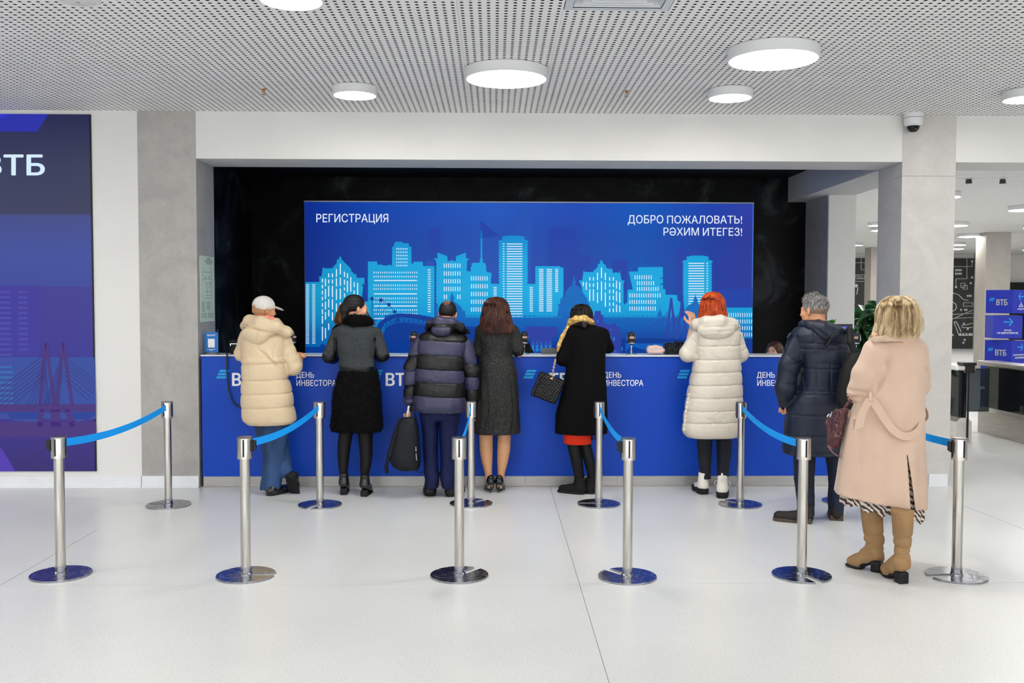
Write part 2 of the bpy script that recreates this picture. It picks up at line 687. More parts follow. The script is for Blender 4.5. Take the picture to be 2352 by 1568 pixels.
# ------------------------------------------------------------------ ceiling fittings
m_glow = emit('lamp_diffuser_glow', (255, 253, 250), LAMP, (0.8, 0.8, 0.8, 1))


def lamp_meshes(r, h):
    a = MB().lathe([(r * 0.90, -0.001), (r, -0.004), (r, -h + 0.004), (r - 0.004, -h), (r - 0.012, -h), (r - 0.012, -h + 0.006), (0.01, -h + 0.006)], n=64)
    b = MB().lathe([(r - 0.0125, -h + 0.0055), (r - 0.0125, -h + 0.001), (r - 0.02, -h - 0.001), (0.01, -h - 0.0012)], n=64)
    return a.mesh('housing'), b.mesh('diffuser')


LM = {0.30: lamp_meshes(0.305, 0.078), 0.175: lamp_meshes(0.178, 0.072)}
for k in LM:
    for me, mm in zip(LM[k], (m_lamp_side, m_glow)):
        me.materials.append(mm); me.shade_smooth()
        me.set_sharp_from_angle(angle=0.6)


def ceiling_lamp(x, y, r, label, group='round ceiling lamps'):
    e = empty('ceiling_lamp', (x, y, ZC), label, 'lamp', group)
    for nm, me in zip(('housing', 'diffuser'), LM[r]):
        o = bpy.data.objects.new(nm, me); COL.objects.link(o); o.parent = e
    return e


def lamp_at(px, py, r, label, h=0.078):
    p = on_z(px, py, ZC - h)
    return ceiling_lamp(p.x, p.y, r, label)


lamp_at(1163, 183, 0.30, 'large round lamp in the middle of the ceiling above the desk')
lamp_at(1776, 139, 0.30, 'large round lamp nearer the camera, over the grey-haired man')
lamp_at(815, 222, 0.175, 'small round lamp close to the beam above the REGISTRATION lettering')
lamp_at(1677, 228, 0.175, 'small round lamp close to the beam above the red-haired woman')
lamp_at(669, 6, 0.175, 'small round lamp cut by the top edge of the picture')
lamp_at(2356, 231, 0.175, 'small round lamp cut by the right edge of the picture')
# lobby lamps, seen past the right pillar
for px, py, r, lb in [(2013, 519, 0.175, 'far round lamp left of the pale pillar, higher of two'), (1968, 564, 0.175, 'far round lamp beside the white pillar, lower of two'),
                      (2189, 519, 0.30, 'far round lamp right of the pale pillar, highest of three'), (2193, 563, 0.30, 'far round lamp right of the pale pillar, second of three'),
                      (2190, 572, 0.30, 'far round lamp right of the pale pillar, lowest of three')]:
    lamp_at(px, py, r, lb)
# the same fittings go on behind the camera
k = 0
for x in (-9.0, -6.0, -2.6, 0.6, 3.6, 7.0, 10.5):
    for y in (-6.0, -3.0, 0.0, 2.6):
        ceiling_lamp(x + 0.4 * (k % 2), y, 0.30 if k % 3 else 0.175, 'round ceiling lamp out of view behind the camera', 'ceiling lamps behind the camera')
        k += 1
for x, y in [(-7.0, 5.2), (-6.6, 7.6), (-4.6, 5.0), (7.4, 5.0), (8.8, 7.2), (6.4, 11.0), (9.0, 12.5), (7.0, 15.0), (5.6, 13.2), (9.5, 17), (11, 14), (12, 21), (9, 22), (15, 26), (17, 30), (12, 28), (15, 33), (7.5, 17.5), (11, 18), (7.0, 20), (12, 24), (8, 26), (14, 30), (9, 31)]:  # lamps beside the frame, extra ones added to brighten the lobby
    ceiling_lamp(x, y, 0.30, 'round ceiling lamp beside the picture, added for light', 'ceiling lamps behind the camera')

# speaker, diffuser, sprinklers, camera
p = on_z(179, 2, ZC - 0.01)
e = empty('ceiling_speaker', (p.x, p.y, ZC), 'white round loudspeaker in the ceiling at the top left', 'loudspeaker')
MB().lathe([(0.125, 0), (0.122, -0.008), (0.113, -0.014), (0.105, -0.012)], n=48).build('rim', m_lamp_side, e, angle=0.5)
MB().lathe([(0.105, -0.011), (0.06, -0.017), (0.01, -0.018)], n=48).build('grille', mat('grille_white', (214, 214, 214), 0.5, bump=0.4, bscale=400), e, angle=0.5)
MB().lathe([(0.012, -0.018), (0.012, -0.021), (0.004, -0.022)], n=16).build('badge', mat('badge_grey', (170, 170, 172), 0.4), e)

vx, vy = VENT_TILE
e = empty('air_diffuser', (vx + T / 2, vy + T / 2, ZC), 'white square air diffuser with stepped louvres at the top edge', 'air vent')
h = T / 2 - 0.004
m_vent = mat('vent_white', (210, 214, 218), 0.4, var=0.02)


def ring(mb, a, b, z0, z1, th=0.002):
    vs = []
    for s, z in ((a, z0), (b, z1), (b - th, z1 + th), (a - th, z0 + th)):
        vs += [(-s, -s, z), (s, -s, z), (s, s, z), (-s, s, z)]
    fs = []
    for q in range(3):
        for i in range(4):
            j = (i + 1) % 4
            fs.append((q * 4 + i, q * 4 + j, q * 4 + 4 + j, q * 4 + 4 + i))
    for i in range(4):
        j = (i + 1) % 4
        fs.append((12 + i, 12 + j, j, i))
    mb.add(vs, fs)


mb = MB(); ring(mb, h, h - 0.045, 0.0, -0.004)
mb.build('frame', m_vent, e)
for k in range(5):
    s = h - 0.05 - k * 0.045
    mb = MB(); ring(mb, s - 0.028, s, 0.035, 0.002, 0.003)
    mb.build('louvre', m_vent, e)
MB().box(-h, h, -h, h, 0.05, 0.06).build('back_plate', mat('vent_back_grey', (120, 122, 126), 0.7), e)

m_brass = mat('sprinkler_brass', (170, 120, 60), 0.35, 0.9)
for px, py, lb in ((606, 210, 'small brass sprinkler above the grey pillar, left of two'), (1439, 214, 'small brass sprinkler between two round lamps, right of two')):
    p = on_z(px, py, ZC - 0.02)
    e = empty('sprinkler', (p.x, p.y, ZC), lb, 'sprinkler', 'brass ceiling sprinklers')
    MB().lathe([(0.019, 0), (0.019, -0.003), (0.010, -0.005), (0.009, -0.018), (0.004, -0.02)], n=20).build('body', m_brass, e)
    MB().tube([(-0.004, 0, -0.016), (-0.012, 0, -0.026), (-0.008, 0, -0.04), (0, 0, -0.045), (0.008, 0, -0.04), (0.012, 0, -0.026), (0.004, 0, -0.016)], 0.0024, 6).build('yoke', m_brass, e)
    MB().lathe([(0.016, -0.044), (0.016, -0.047), (0.003, -0.048)], n=16).build('deflector', m_brass, e)

p = at(2098, 262, YW - 0.09)
e = empty('security_camera', (p.x, p.y, ZC), 'white dome security camera under the ceiling in front of the right pillar', 'camera')
MB().lathe([(0.086, 0), (0.086, -0.042), (0.084, -0.046), (0.080, -0.10), (0.066, -0.116), (0.052, -0.116)], n=48).build('housing', m_lamp_side, e, angle=0.5)
MB().lathe([(0.0865, -0.040), (0.0875, -0.043), (0.0865, -0.046)], n=48, cap=False).build('seam', mat('camera_seam', (150, 150, 150), 0.5), e)
MB().lathe([(0.056, -0.112), (0.055, -0.128), (0.050, -0.143), (0.040, -0.157), (0.025, -0.167), (0.008, -0.170)], n=40).build('dome', mat('dome_smoked', (22, 24, 28), 0.08, var=0), e, smooth=True)
MB().lathe([(0.016, 0), (0.014, -0.012), (0.004, -0.014)], (0, -0.049, -0.14), n=20, ax='y').build('lens', mat('lens_dark', (8, 8, 10), 0.05, var=0), e)

# small white track spots further back under the lobby ceiling
for px, py, lb in ((2225, 418, 'small white spotlight under the lobby ceiling, left of the pair'), (2303, 418, 'small white spotlight under the lobby ceiling, right of the pair')):
    p = on_z(px, py, ZC - 0.05)
    e = empty('spotlight', (p.x, p.y, ZC), lb, 'spotlight', 'lobby spotlights')
    MB().box(-0.035, 0.035, -0.03, 0.03, -0.012, 0, 0.002).build('base', m_lamp_side, e)
    MB().lathe([(0.035, -0.012), (0.042, -0.05), (0.042, -0.07), (0.036, -0.072)], n=24).build('shade', mat('spot_shade', (60, 60, 60), 0.4), e, angle=0.5)
# ------------------------------------------------------------------ the lit panel with the city picture
YP = 12.0                                   # its front plane
pA = lambda zx, zy: (690 + zx / 4.126, 450 + zy / 4.126)
pB = lambda zx, zy: (1200 + zx / 4.126, 450 + zy / 4.126)


def grad_emit(name, stops, axis='x', lo=0.0, hi=1.0, strength=1.0, noise_amt=0.0, second=None):
    """light given off by a screen picture, its colour running along one axis of the panel"""
    t = NT(name)
    tc = t.n('ShaderNodeTexCoord')
    sp = t.n('ShaderNodeSeparateXYZ'); t.l(tc.outputs['Object'], sp.inputs[0])
    mr = t.n('ShaderNodeMapRange'); mr.inputs['From Min'].default_value = lo; mr.inputs['From Max'].default_value = hi
    t.l(sp.outputs['XYZ'.index(axis.upper())], mr.inputs[0])
    c = t.ramp(mr.outputs[0], [(p, srgb(*q)) for p, q in stops])
    if second:
        ax2, lo2, hi2, st2 = second
        m2 = t.n('ShaderNodeMapRange'); m2.inputs['From Min'].default_value = lo2; m2.inputs['From Max'].default_value = hi2
        t.l(sp.outputs['XYZ'.index(ax2.upper())], m2.inputs[0])
        c2 = t.ramp(m2.outputs[0], [(p, (v, v, v, 1)) for p, v in st2])
        mx = t.n('ShaderNodeMix', data_type='RGBA', blend_type='MULTIPLY'); mx.inputs[0].default_value = 1.0
        t.l(c, mx.inputs[6]); t.l(c2, mx.inputs[7]); c = mx.outputs[2]
    t.P(Base_Color=(0.01, 0.012, 0.02, 1), Roughness=0.35)
    t.bsdf.inputs['Specular IOR Level'].default_value = 0.12
    t.l(c, t.bsdf.inputs['Emission Color'])
    t.bsdf.inputs['Emission Strength'].default_value = strength
    return t.m


SG = 0.79                                   # screen brightness against the exposure
x0, x1 = X(700, YP), X(1729, YP)
zt = at(1200, 465, YP).z
panel = empty('video_panel', (0, YP, 0), 'wide lit blue panel with a city skyline and registration lettering behind the desk', 'screen')
MB().box(x0, x1, 0.004, 0.10, 0.0, zt).build('housing', mat('panel_edge', (120, 130, 150), 0.35, 0.5, var=0.02), panel)
MB().box(x0 - .002, x1 + .002, -0.004, 0.102, zt, zt + 0.014, 0.003).build('top_rail', mat('panel_rail', (190, 195, 205), 0.3, 0.6, var=0.02), panel)
m_sky = grad_emit('sky_blue_picture', [(0, (0, 40, 140)), (0.14, (0, 62, 166)), (0.42, (30, 84, 186)), (0.6, (26, 72, 176)), (0.75, (0, 84, 184)), (0.9, (22, 62, 168)), (1, (44, 58, 160))], 'x', x0, x1, SG,
                 second=('z', 1.2, zt, [(0, 0.85), (0.35, 0.95), (0.75, 0.95), (1, 1.15)]))
MB().box(x0 + .004, x1 - .016, 0.0, 0.006, 0.55, zt - 0.004).build('picture', m_sky, panel)
MB().box(x1 - .015, x1 - .002, 0.0, 0.006, 0.55, zt - 0.004).build('edge_strip', emit('edge_strip_blue', (60, 110, 200), SG), panel)

layer_n = [0]


def shape(name, polys, m, lay, parent=panel, Y=YP, th=0.0012, step=0.0022, stuff=False):
    """flat print: polygons in picture pixels laid on the panel plane, one mesh"""
    mb = MB()
    if len(polys) > 1 and not stuff:
        for i, q in enumerate(polys):
            shape(name, [q], m, lay + 0.06 * i, parent, Y, th, step)
        return
    yy = Y - lay * step
    for poly in polys:
        pts = [at(px, py, Y) for px, py in poly]
        # triangulate through bmesh so concave outlines stay clean
        bm = bmesh.new()
        f = bm.faces.new([bm.verts.new((p.x, yy - Y, p.z)) for p in pts])
        f.normal_update()
        bmesh.ops.triangulate(bm, faces=[f], ngon_method='EAR_CLIP')
        mb.bm(bm)
    o = mb.build(name, m, parent)
    if stuff: o['kind'] = 'stuff'
    return o


def rects(spec, conv):
    """spec rows of (x0,y0,x1,y1) in zoom units -> polygons"""
    return [[conv(a, b), conv(c, b), conv(c, d), conv(a, d)] for a, b, c, d in spec]


def cap_bars(spec, conv, r=4):
    out = []
    for a, b, c, d in spec:
        if d - b > c - a:
            m = (a + c) / 2; k = min((d - b) * .25, (c - a) * .5)
            out.append([conv(a, b + k), conv(m, b), conv(c, b + k), conv(c, d - k), conv(m, d), conv(a, d - k)])
        else:
            m = (b + d) / 2; k = min((c - a) * .25, (d - b) * .5)
            out.append([conv(a, m), conv(a + k, b), conv(c - k, b), conv(c, m), conv(c - k, d), conv(a + k, d)])
    return out


m_cyan = grad_emit('building_cyan', [(0, (0, 118, 200)), (0.18, (0, 160, 222)), (0.42, (10, 176, 232)), (0.75, (0, 170, 230)), (1, (0, 140, 215))], 'z', 1.3, 2.55, SG,
                   second=('x', x0, x1, [(0, 0.75), (0.2, 0.95), (0.55, 1.0), (1, 0.95)]))
m_mid = grad_emit('river_blue', [(0, (0, 50, 150)), (0.5, (0, 92, 182)), (1, (0, 108, 194))], 'z', 1.15, 1.6, SG)
m_deep = emit('bridge_deep_blue', (0, 58, 152), SG)
m_viol = emit('tower_violet', (44, 66, 168), SG)
m_pale = emit('window_white', (214, 232, 248), SG * 1.1)
m_cy2 = emit('pale_cyan', (20, 136, 214), SG)
m_ghost = emit('ghost_block', (27, 66, 172), SG)
m_ghost2 = emit('ghost_block_pale', (30, 84, 186), SG)

# faint blocks behind the skyline
shape('faint_block', rects([(1195, 620, 1260, 760)], pA) + rects([(2050, 105, 2187, 840)], pA), m_ghost2, 0.5)
shape('faint_block', rects([(240, 300, 515, 700), (395, 555, 635, 900), (850, 600, 990, 900), (1445, 500, 1690, 900), (1885, 880, 2178, 1060)], pB) + rects([(1215, 300, 1330, 540)], pA) + [[pA(1705, 230), pA(1890, 380), pA(1705, 400)]], m_ghost, 0.7)

# cyan skyline
B1 = [(48, 815), (180, 815), (180, 770), (165, 765), (200, 760), (213, 668), (222, 685), (300, 685), (345, 635), (345, 605), (365, 600), (370, 575), (385, 575), (390, 600), (470, 680), (483, 700), (483, 718), (500, 720), (503, 738), (530, 740), (532, 775), (607, 775), (607, 930), (585, 1000), (640, 1000), (640, 620), (728, 620), (730, 650), (775, 650), (778, 658), (830, 658), (832, 652), (858, 652), (860, 660),
      (868, 660), (870, 480), (885, 478), (890, 450), (900, 434), (965, 432), (970, 446), (1028, 448), (1030, 478), (1052, 480), (1052, 640), (1070, 640), (1072, 622), (1160, 622), (1162, 663), (1270, 665), (1270, 1140), (1270, 1428), (48, 1428)]
B3 = [(1290, 640), (1280, 605), (1270, 603), (1270, 590), (1300, 590), (1298, 535), (1393, 570), (1395, 617), (1415, 617), (1435, 605), (1455, 617), (1472, 617), (1475, 570), (1568, 535), (1570, 590), (1597, 592), (1590, 605), (1580, 610), (1575, 710), (1615, 715), (1612, 672), (1625, 668), (1620, 640), (1640, 633), (1700, 632), (1700, 605), (1708, 590), (1706, 350), (1713, 322), (1718, 322), (1724, 350), (1724, 590), (1732, 605), (1725, 632), (1752, 635), (1760, 670), (1762, 715), (1812, 730), (1804, 830), (1885, 832),
      (1885, 445), (1875, 432), (1880, 420), (1920, 414), (1912, 402), (1912, 385), (1970, 375), (2070, 375), (2125, 387), (2125, 402), (2118, 412), (2158, 420), (2160, 432), (2150, 445), (2150, 832), (2235, 832), (2235, 1160), (1290, 1160)]
B4 = [(122, 665), (358, 665), (362, 680), (388, 675), (388, 1150), (122, 1150)]
B5 = [(535, 800), (565, 800), (580, 705), (590, 720), (665, 720), (712, 672), (715, 645), (735, 640), (737, 610), (755, 610), (765, 640), (790, 655), (790, 675), (820, 690), (852, 690), (855, 730), (885, 722), (912, 730), (922, 708), (940, 800), (968, 800), (957, 830), (957, 1010), (968, 1030), (995, 1000), (995, 888), (1045, 885), (1008, 716), (1095, 714), (1095, 675), (1330, 672), (1332, 880), (1355, 885), (1355, 935), (1465, 937), (1468, 985), (1500, 1012), (1500, 1150), (600, 1150), (560, 860)]
B6 = [(1525, 1080), (1525, 640), (1515, 625), (1520, 612), (1562, 602), (1552, 590), (1556, 575), (1610, 564), (1710, 564), (1762, 575), (1766, 590), (1756, 602), (1798, 612), (1802, 625), (1790, 640), (1790, 1080)]
B7 = [(1880, 1057), (2178, 1057), (2178, 1350), (1880, 1350)]
shape('building', [[pA(*p) for p in q] for q in (B1, B3)] + [[pB(*p) for p in q] for q in (B4, B5, B6)], m_cyan, 1)
shape('building', [[pB(*p) for p in B7]], m_cyan, 4.4)
# scalloped edges of the round towers
shape('balcony_edge', rects([(1878, 455 + 26 * k, 1886, 468 + 26 * k) for k in range(14)] + [(2150, 455 + 26 * k, 2157, 468 + 26 * k) for k in range(14)] + [(1283, 660 + 30 * k, 1291, 675 + 30 * k) for k in range(14)], pA)
      + rects([(1519, 655 + 26 * k, 1526, 668 + 26 * k) for k in range(11)] + [(1790, 655 + 26 * k, 1796, 668 + 26 * k) for k in range(11)], pB), m_cyan, 1.2, stuff=True)
shape('roof_aerials', rects([(x, 668 - h, x + 3, 674) for x, h in ((1112, 30), (1127, 40), (1141, 34), (1154, 26), (1168, 26), (1197, 24), (1235, 12), (1243, 26), (1270, 22), (1285, 10), (1302, 12))] + [(1305, 770, 1330, 786), (1305, 828, 1330, 844)], pB), m_mid, 1.2, stuff=True)

# windows, white bars and dashes
W = []
W += [(50, y, 85, y + 8) for y in range(838, 1395, 19)] + [(110, y, 144, y + 8) for y in range(838, 1395, 19)]
cols1 = {209: [(780, 822), (838, 878), (894, 935), (952, 990), (1012, 1052), (1070, 1122), (1132, 1212), (1235, 1372)], 238: [(780, 858), (878, 980), (998, 1078), (1096, 1172), (1248, 1350)],
         269: [(732, 772), (790, 830), (848, 955), (975, 1058), (1076, 1142), (1205, 1270)], 304: [(732, 772), (790, 830), (848, 960), (975, 1075), (1100, 1180)], 342: [(690, 768), (778, 858), (878, 985), (1015, 1095)],
         379: [(640, 745), (770, 853), (873, 980), (1005, 1070)], 418: [(715, 768), (790, 842), (865, 895), (920, 960)], 446: [(730, 780), (800, 912)], 478: [(765, 908), (930, 960)], 510: [(813, 865), (890, 930)], 543: [(820, 940)]}
for x, ys in cols1.items():
    W += [(x - 5, a, x + 5, c) for a, c in ys]
for y in (715, 754, 836, 870, 960, 995, 1070, 1106):
    W += [(x - 3.5, y, x + 3.5, y + 20) for x in np.linspace(698, 1103, 21)]
W += [(695, y, 1108, y + 10) for y in (795, 922, 1037, 1156)]
for y in (492, 523, 555, 586, 619, 650):
    W += [(x - 3.5, y, x + 3.5, y + 18) for x in np.linspace(914, 1010, 7)]
W += [(1205, y, 1237, y + 8) for y in np.arange(695, 1095, 22)]
for y in (637, 712, 785, 858, 932):
    W += [(x - 4, y, x + 4, y + 45) for x in np.linspace(1363, 1512, 8) if not (y == 932 and 1400 < x < 1470)]
for y in (758, 832, 906, 979, 1052):
    W += [(x - 4, y, x + 4, y + 45) for x in np.linspace(1621, 1770, 8)]
W += [(1953, y, 2106, y + 9) for y in np.arange(450, 1140, 23.6)] + [(1916, y, 1937, y + 8) for y in np.arange(450, 1080, 23.6)]
W += [(1828, y, 1862, y + 8) for y in np.arange(862, 1000, 17.5)]
W2 = []
W2 += [(66, y, 101, y + 8) for y in np.arange(862, 1095, 17.3)]
W2 += [(155, y, 201, y + 9) for y in np.arange(692, 1095, 17.8)] + [(226, y, 283, y + 9) for y in np.arange(692, 1095, 17.8)] + [(307, y, 341, y + 9) for y in np.arange(692, 910, 17.2)]
c5 = {577: [(812, 856)], 605: [(812, 892)], 638: [(766, 803), (824, 864), (880, 995)], 672: [(766, 803), (824, 864), (880, 995)], 711: [(724, 800), (812, 890), (910, 1015)], 749: [(675, 778), (805, 913), (908, 993)],
      785: [(724, 800), (812, 890), (912, 1050)], 826: [(766, 805), (824, 864), (884, 925), (942, 987), (1006, 1044), (1062, 1102)], 861: [(766, 805), (824, 864), (884, 925), (942, 987), (1006, 1044), (1062, 1102)],
      891: [(800, 880), (897, 1000), (1025, 1102)], 922: [(812, 892), (908, 1013), (1037, 1102)]}
for x, ys in c5.items():
    W2 += [(x - 5, a, x + 5, c) for a, c in ys]
for y, a, c, n in ((748, 1066, 1220, 8), (804, 1088, 1242, 8), (859, 1088, 1284, 10), (920, 1018, 1303, 14), (982, 1018, 1258, 12), (1045, 1018, 1258, 12)):
    W2 += [(x - 4, y, x + 4, y + 43) for x in np.linspace(a, c, n)]
W2 += [(1570, y, 1724, y + 9) for y in np.arange(633, 1030, 24)] + [(1740, y, 1761, y + 8) for y in np.arange(633, 920, 24)]
W3 = []
for y, x_ in ((1105, 1912), (1168, 1912), (1230, 1912), (1292, 1912)):
    W3 += [(x - 3.5, y, x + 3.5, y + 42) for x in np.arange(x_, 2178, 21.5)]
shape('windows', cap_bars(W, pA) + cap_bars(W2, pB), m_pale, 2, stuff=True)
shape('windows', cap_bars(W3, pB), m_pale, 4.8, stuff=True)

# darker ridge: domes, river bank, railing
domeA = [(1270, 1160), (1282, 1130), (1282, 1020), (1305, 1020), (1306, 1140), (1360, 1120), (1365, 1060), (1385, 1010), (1420, 995), (1422, 970), (1412, 965), (1425, 950), (1437, 905), (1450, 950), (1462, 965), (1455, 975), (1458, 1000), (1500, 1030), (1520, 1045), (1540, 1085), (1562, 1090), (1562, 1150)]
ridgeA = [(800, 1130), (920, 1110), (1100, 1120), (1270, 1148), (1562, 1152), (2235, 1152), (2235, 1428), (48 + 752, 1428)]
domeB = [(300, 1145), (330, 1135), (345, 1040), (330, 1030), (355, 1020), (365, 955), (372, 975), (388, 930), (395, 965), (410, 910), (440, 865), (475, 840), (470, 810), (480, 790), (488, 740), (497, 790), (508, 812), (500, 840), (545, 865), (570, 905), (585, 940), (592, 930), (600, 965), (610, 955), (622, 1010), (648, 1028), (625, 1035), (625, 1145)]
dome2 = [(1280, 1145), (1282, 1110), (1297, 1085), (1300, 1040), (1305, 1085), (1322, 1110), (1320, 1145)]
dome3 = [(1535, 1145), (1550, 1060), (1565, 1045), (1600, 1018), (1618, 1012), (1618, 980), (1632, 955), (1637, 920), (1642, 955), (1658, 980), (1660, 1012), (1720, 1060), (1730, 1145)]
ridgeB = [(128, 1150), (2178, 1150), (2178, 1180), (2178, 1530), (128, 1530)]
rail = [(1570 + 43 * k, 1125, 1574 + 43 * k, 1152) for k in range(15)] + [(1565, 1135, 2235, 1139)]
railB = [(20 + 46 * k, 1128, 24 + 46 * k, 1152) for k in range(7)] + [(770 + 46 * k, 1128, 774 + 46 * k, 1152) for k in range(16)] + [(0, 1137, 330, 1140), (650, 1137, 1500, 1140)]
shape('river_bank', [[pA(*p) for p in ridgeA], [pB(*p) for p in ridgeB]], m_mid, 3)
shape('dome', [[pA(*p) for p in domeA]] + [[pB(*p) for p in q] for q in (domeB, dome2, dome3)], m_mid, 3.1)
shape('railing', rects(rail, pA) + rects(railB, pB), m_mid, 3.2, stuff=True)
shape('lower_block', rects([(1880, 1350, 2178, 1400), (1880, 1425, 2178, 1530)], pB) + rects([(935, 1350, 1900, 1396), (0, 1490, 2178, 1535)], pB)
      + [[pB(975, 1480), pB(1000, 1445), pB(1060, 1430), pB(1130, 1450), pB(1240, 1470), pB(1240, 1535), pB(975, 1535)]], m_deep, 4)
# arch bridge, big wheel and kremlin tower on the left
N = 26
arc_o = [(735 + 45 * 0, 1430)]
outer = [(725, 1240), (740, 1205), (765, 1180), (810, 1150), (870, 1128), (940, 1115), (1040, 1115), (1150, 1128), (1250, 1150), (1300, 1165), (1300, 1215), (1200, 1185), (1100, 1165), (980, 1150), (900, 1155), (840, 1180), (800, 1205), (780, 1240), (765, 1290), (765, 1330), (740, 1330)]
hill = [(780, 1420), (783, 1330), (800, 1270), (840, 1230), (900, 1208), (960, 1202), (1060, 1205), (1200, 1225), (1700, 1240), (1700, 1540), (780, 1540)]
trs = []


def bar(ax, ay, bx, by, w=5):
    d = Vector((bx - ax, by - ay)).normalized() * (w / 2)
    return [(ax - d.y, ay + d.x), (bx - d.y, by + d.x), (bx + d.y, by - d.x), (ax + d.y, ay - d.x)]


for k in range(9):
    x = 850 + 45 * k
    yo, yi = 1172 - 2 * k + 0.9 * k * k * 0.5, 1212 + 1.2 * k
    trs += [bar(x, yo - 8, x, yi + 4, 5), bar(x, yo - 4, x + 22, yi + 2, 4), bar(x + 45, yo - 4, x + 22, yi + 2, 4)]
for (x, ya, yb_) in ((790, 1215, 1300), (810, 1195, 1260)):
    trs += [bar(x, ya, x, yb_, 5), bar(x, ya, x + 22, yb_ - 20, 4)]
cx, cyy = 680, 1240
wheel = []
for a in (-90, -62, -38, -18):
    ex, ey = (cx + 0, 972) if a == -90 else {-62: (765, 986), -38: (840, 1029), -18: (894, 1096)}[a]
    wheel.append([(ex + 17 * math.cos(t), ey + 17 * math.sin(t)) for t in np.linspace(0, 2 * PI, 20, endpoint=False)])
    wheel.append(bar(ex, ey, 706, 1190, 3))
wheel += [bar(640, 975, 680, 972, 4), bar(680, 972, 765, 986, 4), bar(765, 986, 840, 1029, 4), bar(840, 1029, 894, 1096, 4), bar(680, 972, 680, 1240, 4)]
wheel.append([(925 + 17 * math.cos(t), 1175 + 20 * math.sin(t)) for t in np.linspace(0, 2 * PI, 20, endpoint=False)])
spire = [(580, 1000), (588, 930), (596, 860), (580, 842), (592, 840), (598, 826), (604, 840), (614, 842), (606, 855), (612, 930), (625, 1000)]
shape('arch_bridge', [[pA(*p) for p in outer]], m_deep, 5)
shape('hill', [[pA(*p) for p in hill]], m_deep, 5.1)
shape('spire', [[pA(*p) for p in spire]], m_deep, 5.2)
shape('bridge_truss', [[pA(*p) for p in q] for q in trs], m_deep, 5.3, stuff=True)
shape('big_wheel', [[pA(*p) for p in q] for q in wheel], m_deep, 5.4, stuff=True)
low = [(48, 1428), (180, 1428), (200, 1405), (212, 1400), (225, 1405), (245, 1425), (300, 1430), (800, 1430), (800, 1545), (48, 1545)]
shape('quay', [[pA(*p) for p in low]], m_deep, 4)
# violet city hall, bowl and cable bridge
hall = [(660, 1150), (680, 1130), (686, 1088), (740, 1088), (742, 1120), (765, 1130), (760, 1190), (800, 1215), (868, 1215), (880, 1185), (886, 1235), (915, 1240), (932, 1280), (932, 1500), (700, 1500), (660, 1300)]
bowl = [(28, 1236), (332, 1236), (332, 1290), (310, 1330), (280, 1350), (285, 1480), (75, 1480), (80, 1350), (50, 1335), (30, 1290)]


def pylon(x, w=20):
    return [bar(x, 965, x - 45, 1350, w), bar(x, 965, x + 40, 1350, w)]


shape('city_hall', [[pB(*p) for p in hall]], m_viol, 6)
shape('bowl_arena', [[pB(*p) for p in bowl]], m_viol, 6)
shape('pylon', [[pB(*p) for p in q] for q in pylon(1408) + pylon(1512)], m_viol, 6.1)
cab = []
for k in range(1, 9):
    cab += [bar(1408 - 4 * k / 3, 965 + 22 * k, 1408 - 62 * k + 40, 1350 - 6, 2.2), bar(1512, 965 + 22 * k, 1512 - 40 * k, 1350, 2.2), bar(1408, 965 + 22 * k, 1408 + 30 * k, 1340, 2.2)]
shape('cables', [[pB(*p) for p in q] for q in cab], m_viol, 6.2, stuff=True)
det = [(708, 1170, 717, 1197), (832, 1258, 838, 1264), (840, 1258, 846, 1264), (832, 1268, 838, 1274), (840, 1268, 846, 1274), (830, 1335, 843, 1372), (860, 1335, 873, 1372), (936, 1430, 948, 1465), (877, 1465, 887, 1482)]
tri = []
for x in (98, 138, 180, 222, 262):
    tri += [bar(x, 1378, x - 12, 1418, 3), bar(x, 1378, x + 12, 1418, 3), [(x - 7, 1412), (x + 7, 1412), (x + 15, 1470), (x - 15, 1470)]]
shape('lit_details', rects(det, pB) + [[pB(*p) for p in q] for q in tri], m_cy2, 7, stuff=True)
shape('river_light', rects([(975, 1396, 1900, 1500)], pB), emit('river_light_blue', (0, 96, 190), SG), 3.5)

f12 = lambda u, v: at(u, v, YP) + Vector((0, -0.012, 0))
m_text = emit('screen_text_white', (226, 234, 246), SG * 1.15)
lettering('lettering', 'РЕГИСТРАЦИЯ', f12, (727, 491, 892, 514.5), m_text, panel, 0.004)
lettering('lettering', 'ДОБРО', f12, (1441.6, 494, 1523, 517), m_text, panel, 0.004)
lettering('lettering', 'ПОЖАЛОВАТЬ!', f12, (1532, 495, 1704, 513.5), m_text, panel, 0.004)
lettering('lettering', 'РƏХИМ', f12, (1523.6, 522.5, 1604.8, 541), m_text, panel, 0.004)
lettering('lettering', 'ИТЕГЕЗ!', f12, (1614, 523, 1704, 541.5), m_text, panel, 0.004)

# ------------------------------------------------------------------ big screen on the left wall
YS_ = YW - 0.012
xs1 = X(212, YS_); zs0, zs1 = Z(1082, YS_, 100), Z(262, YS_, 100)
led = empty('led_screen', (0, YS_, 0), 'tall dark blue and violet LED screen on the white wall at the left', 'screen')
MB().box(-7.2, xs1 + 0.012, 0.0, 0.012, zs0, zs1).build('housing', mat('led_housing_black', (10, 10, 12), 0.4), led)


def led_rect(name, za, zb, m, xa=-7.2, xb=None, lay=1):
    xb = xs1 if xb is None else xb
    return MB().box(xa, xb, -0.0012 * lay, -0.0012 * lay + 0.001, za, zb).build(name, m, led)


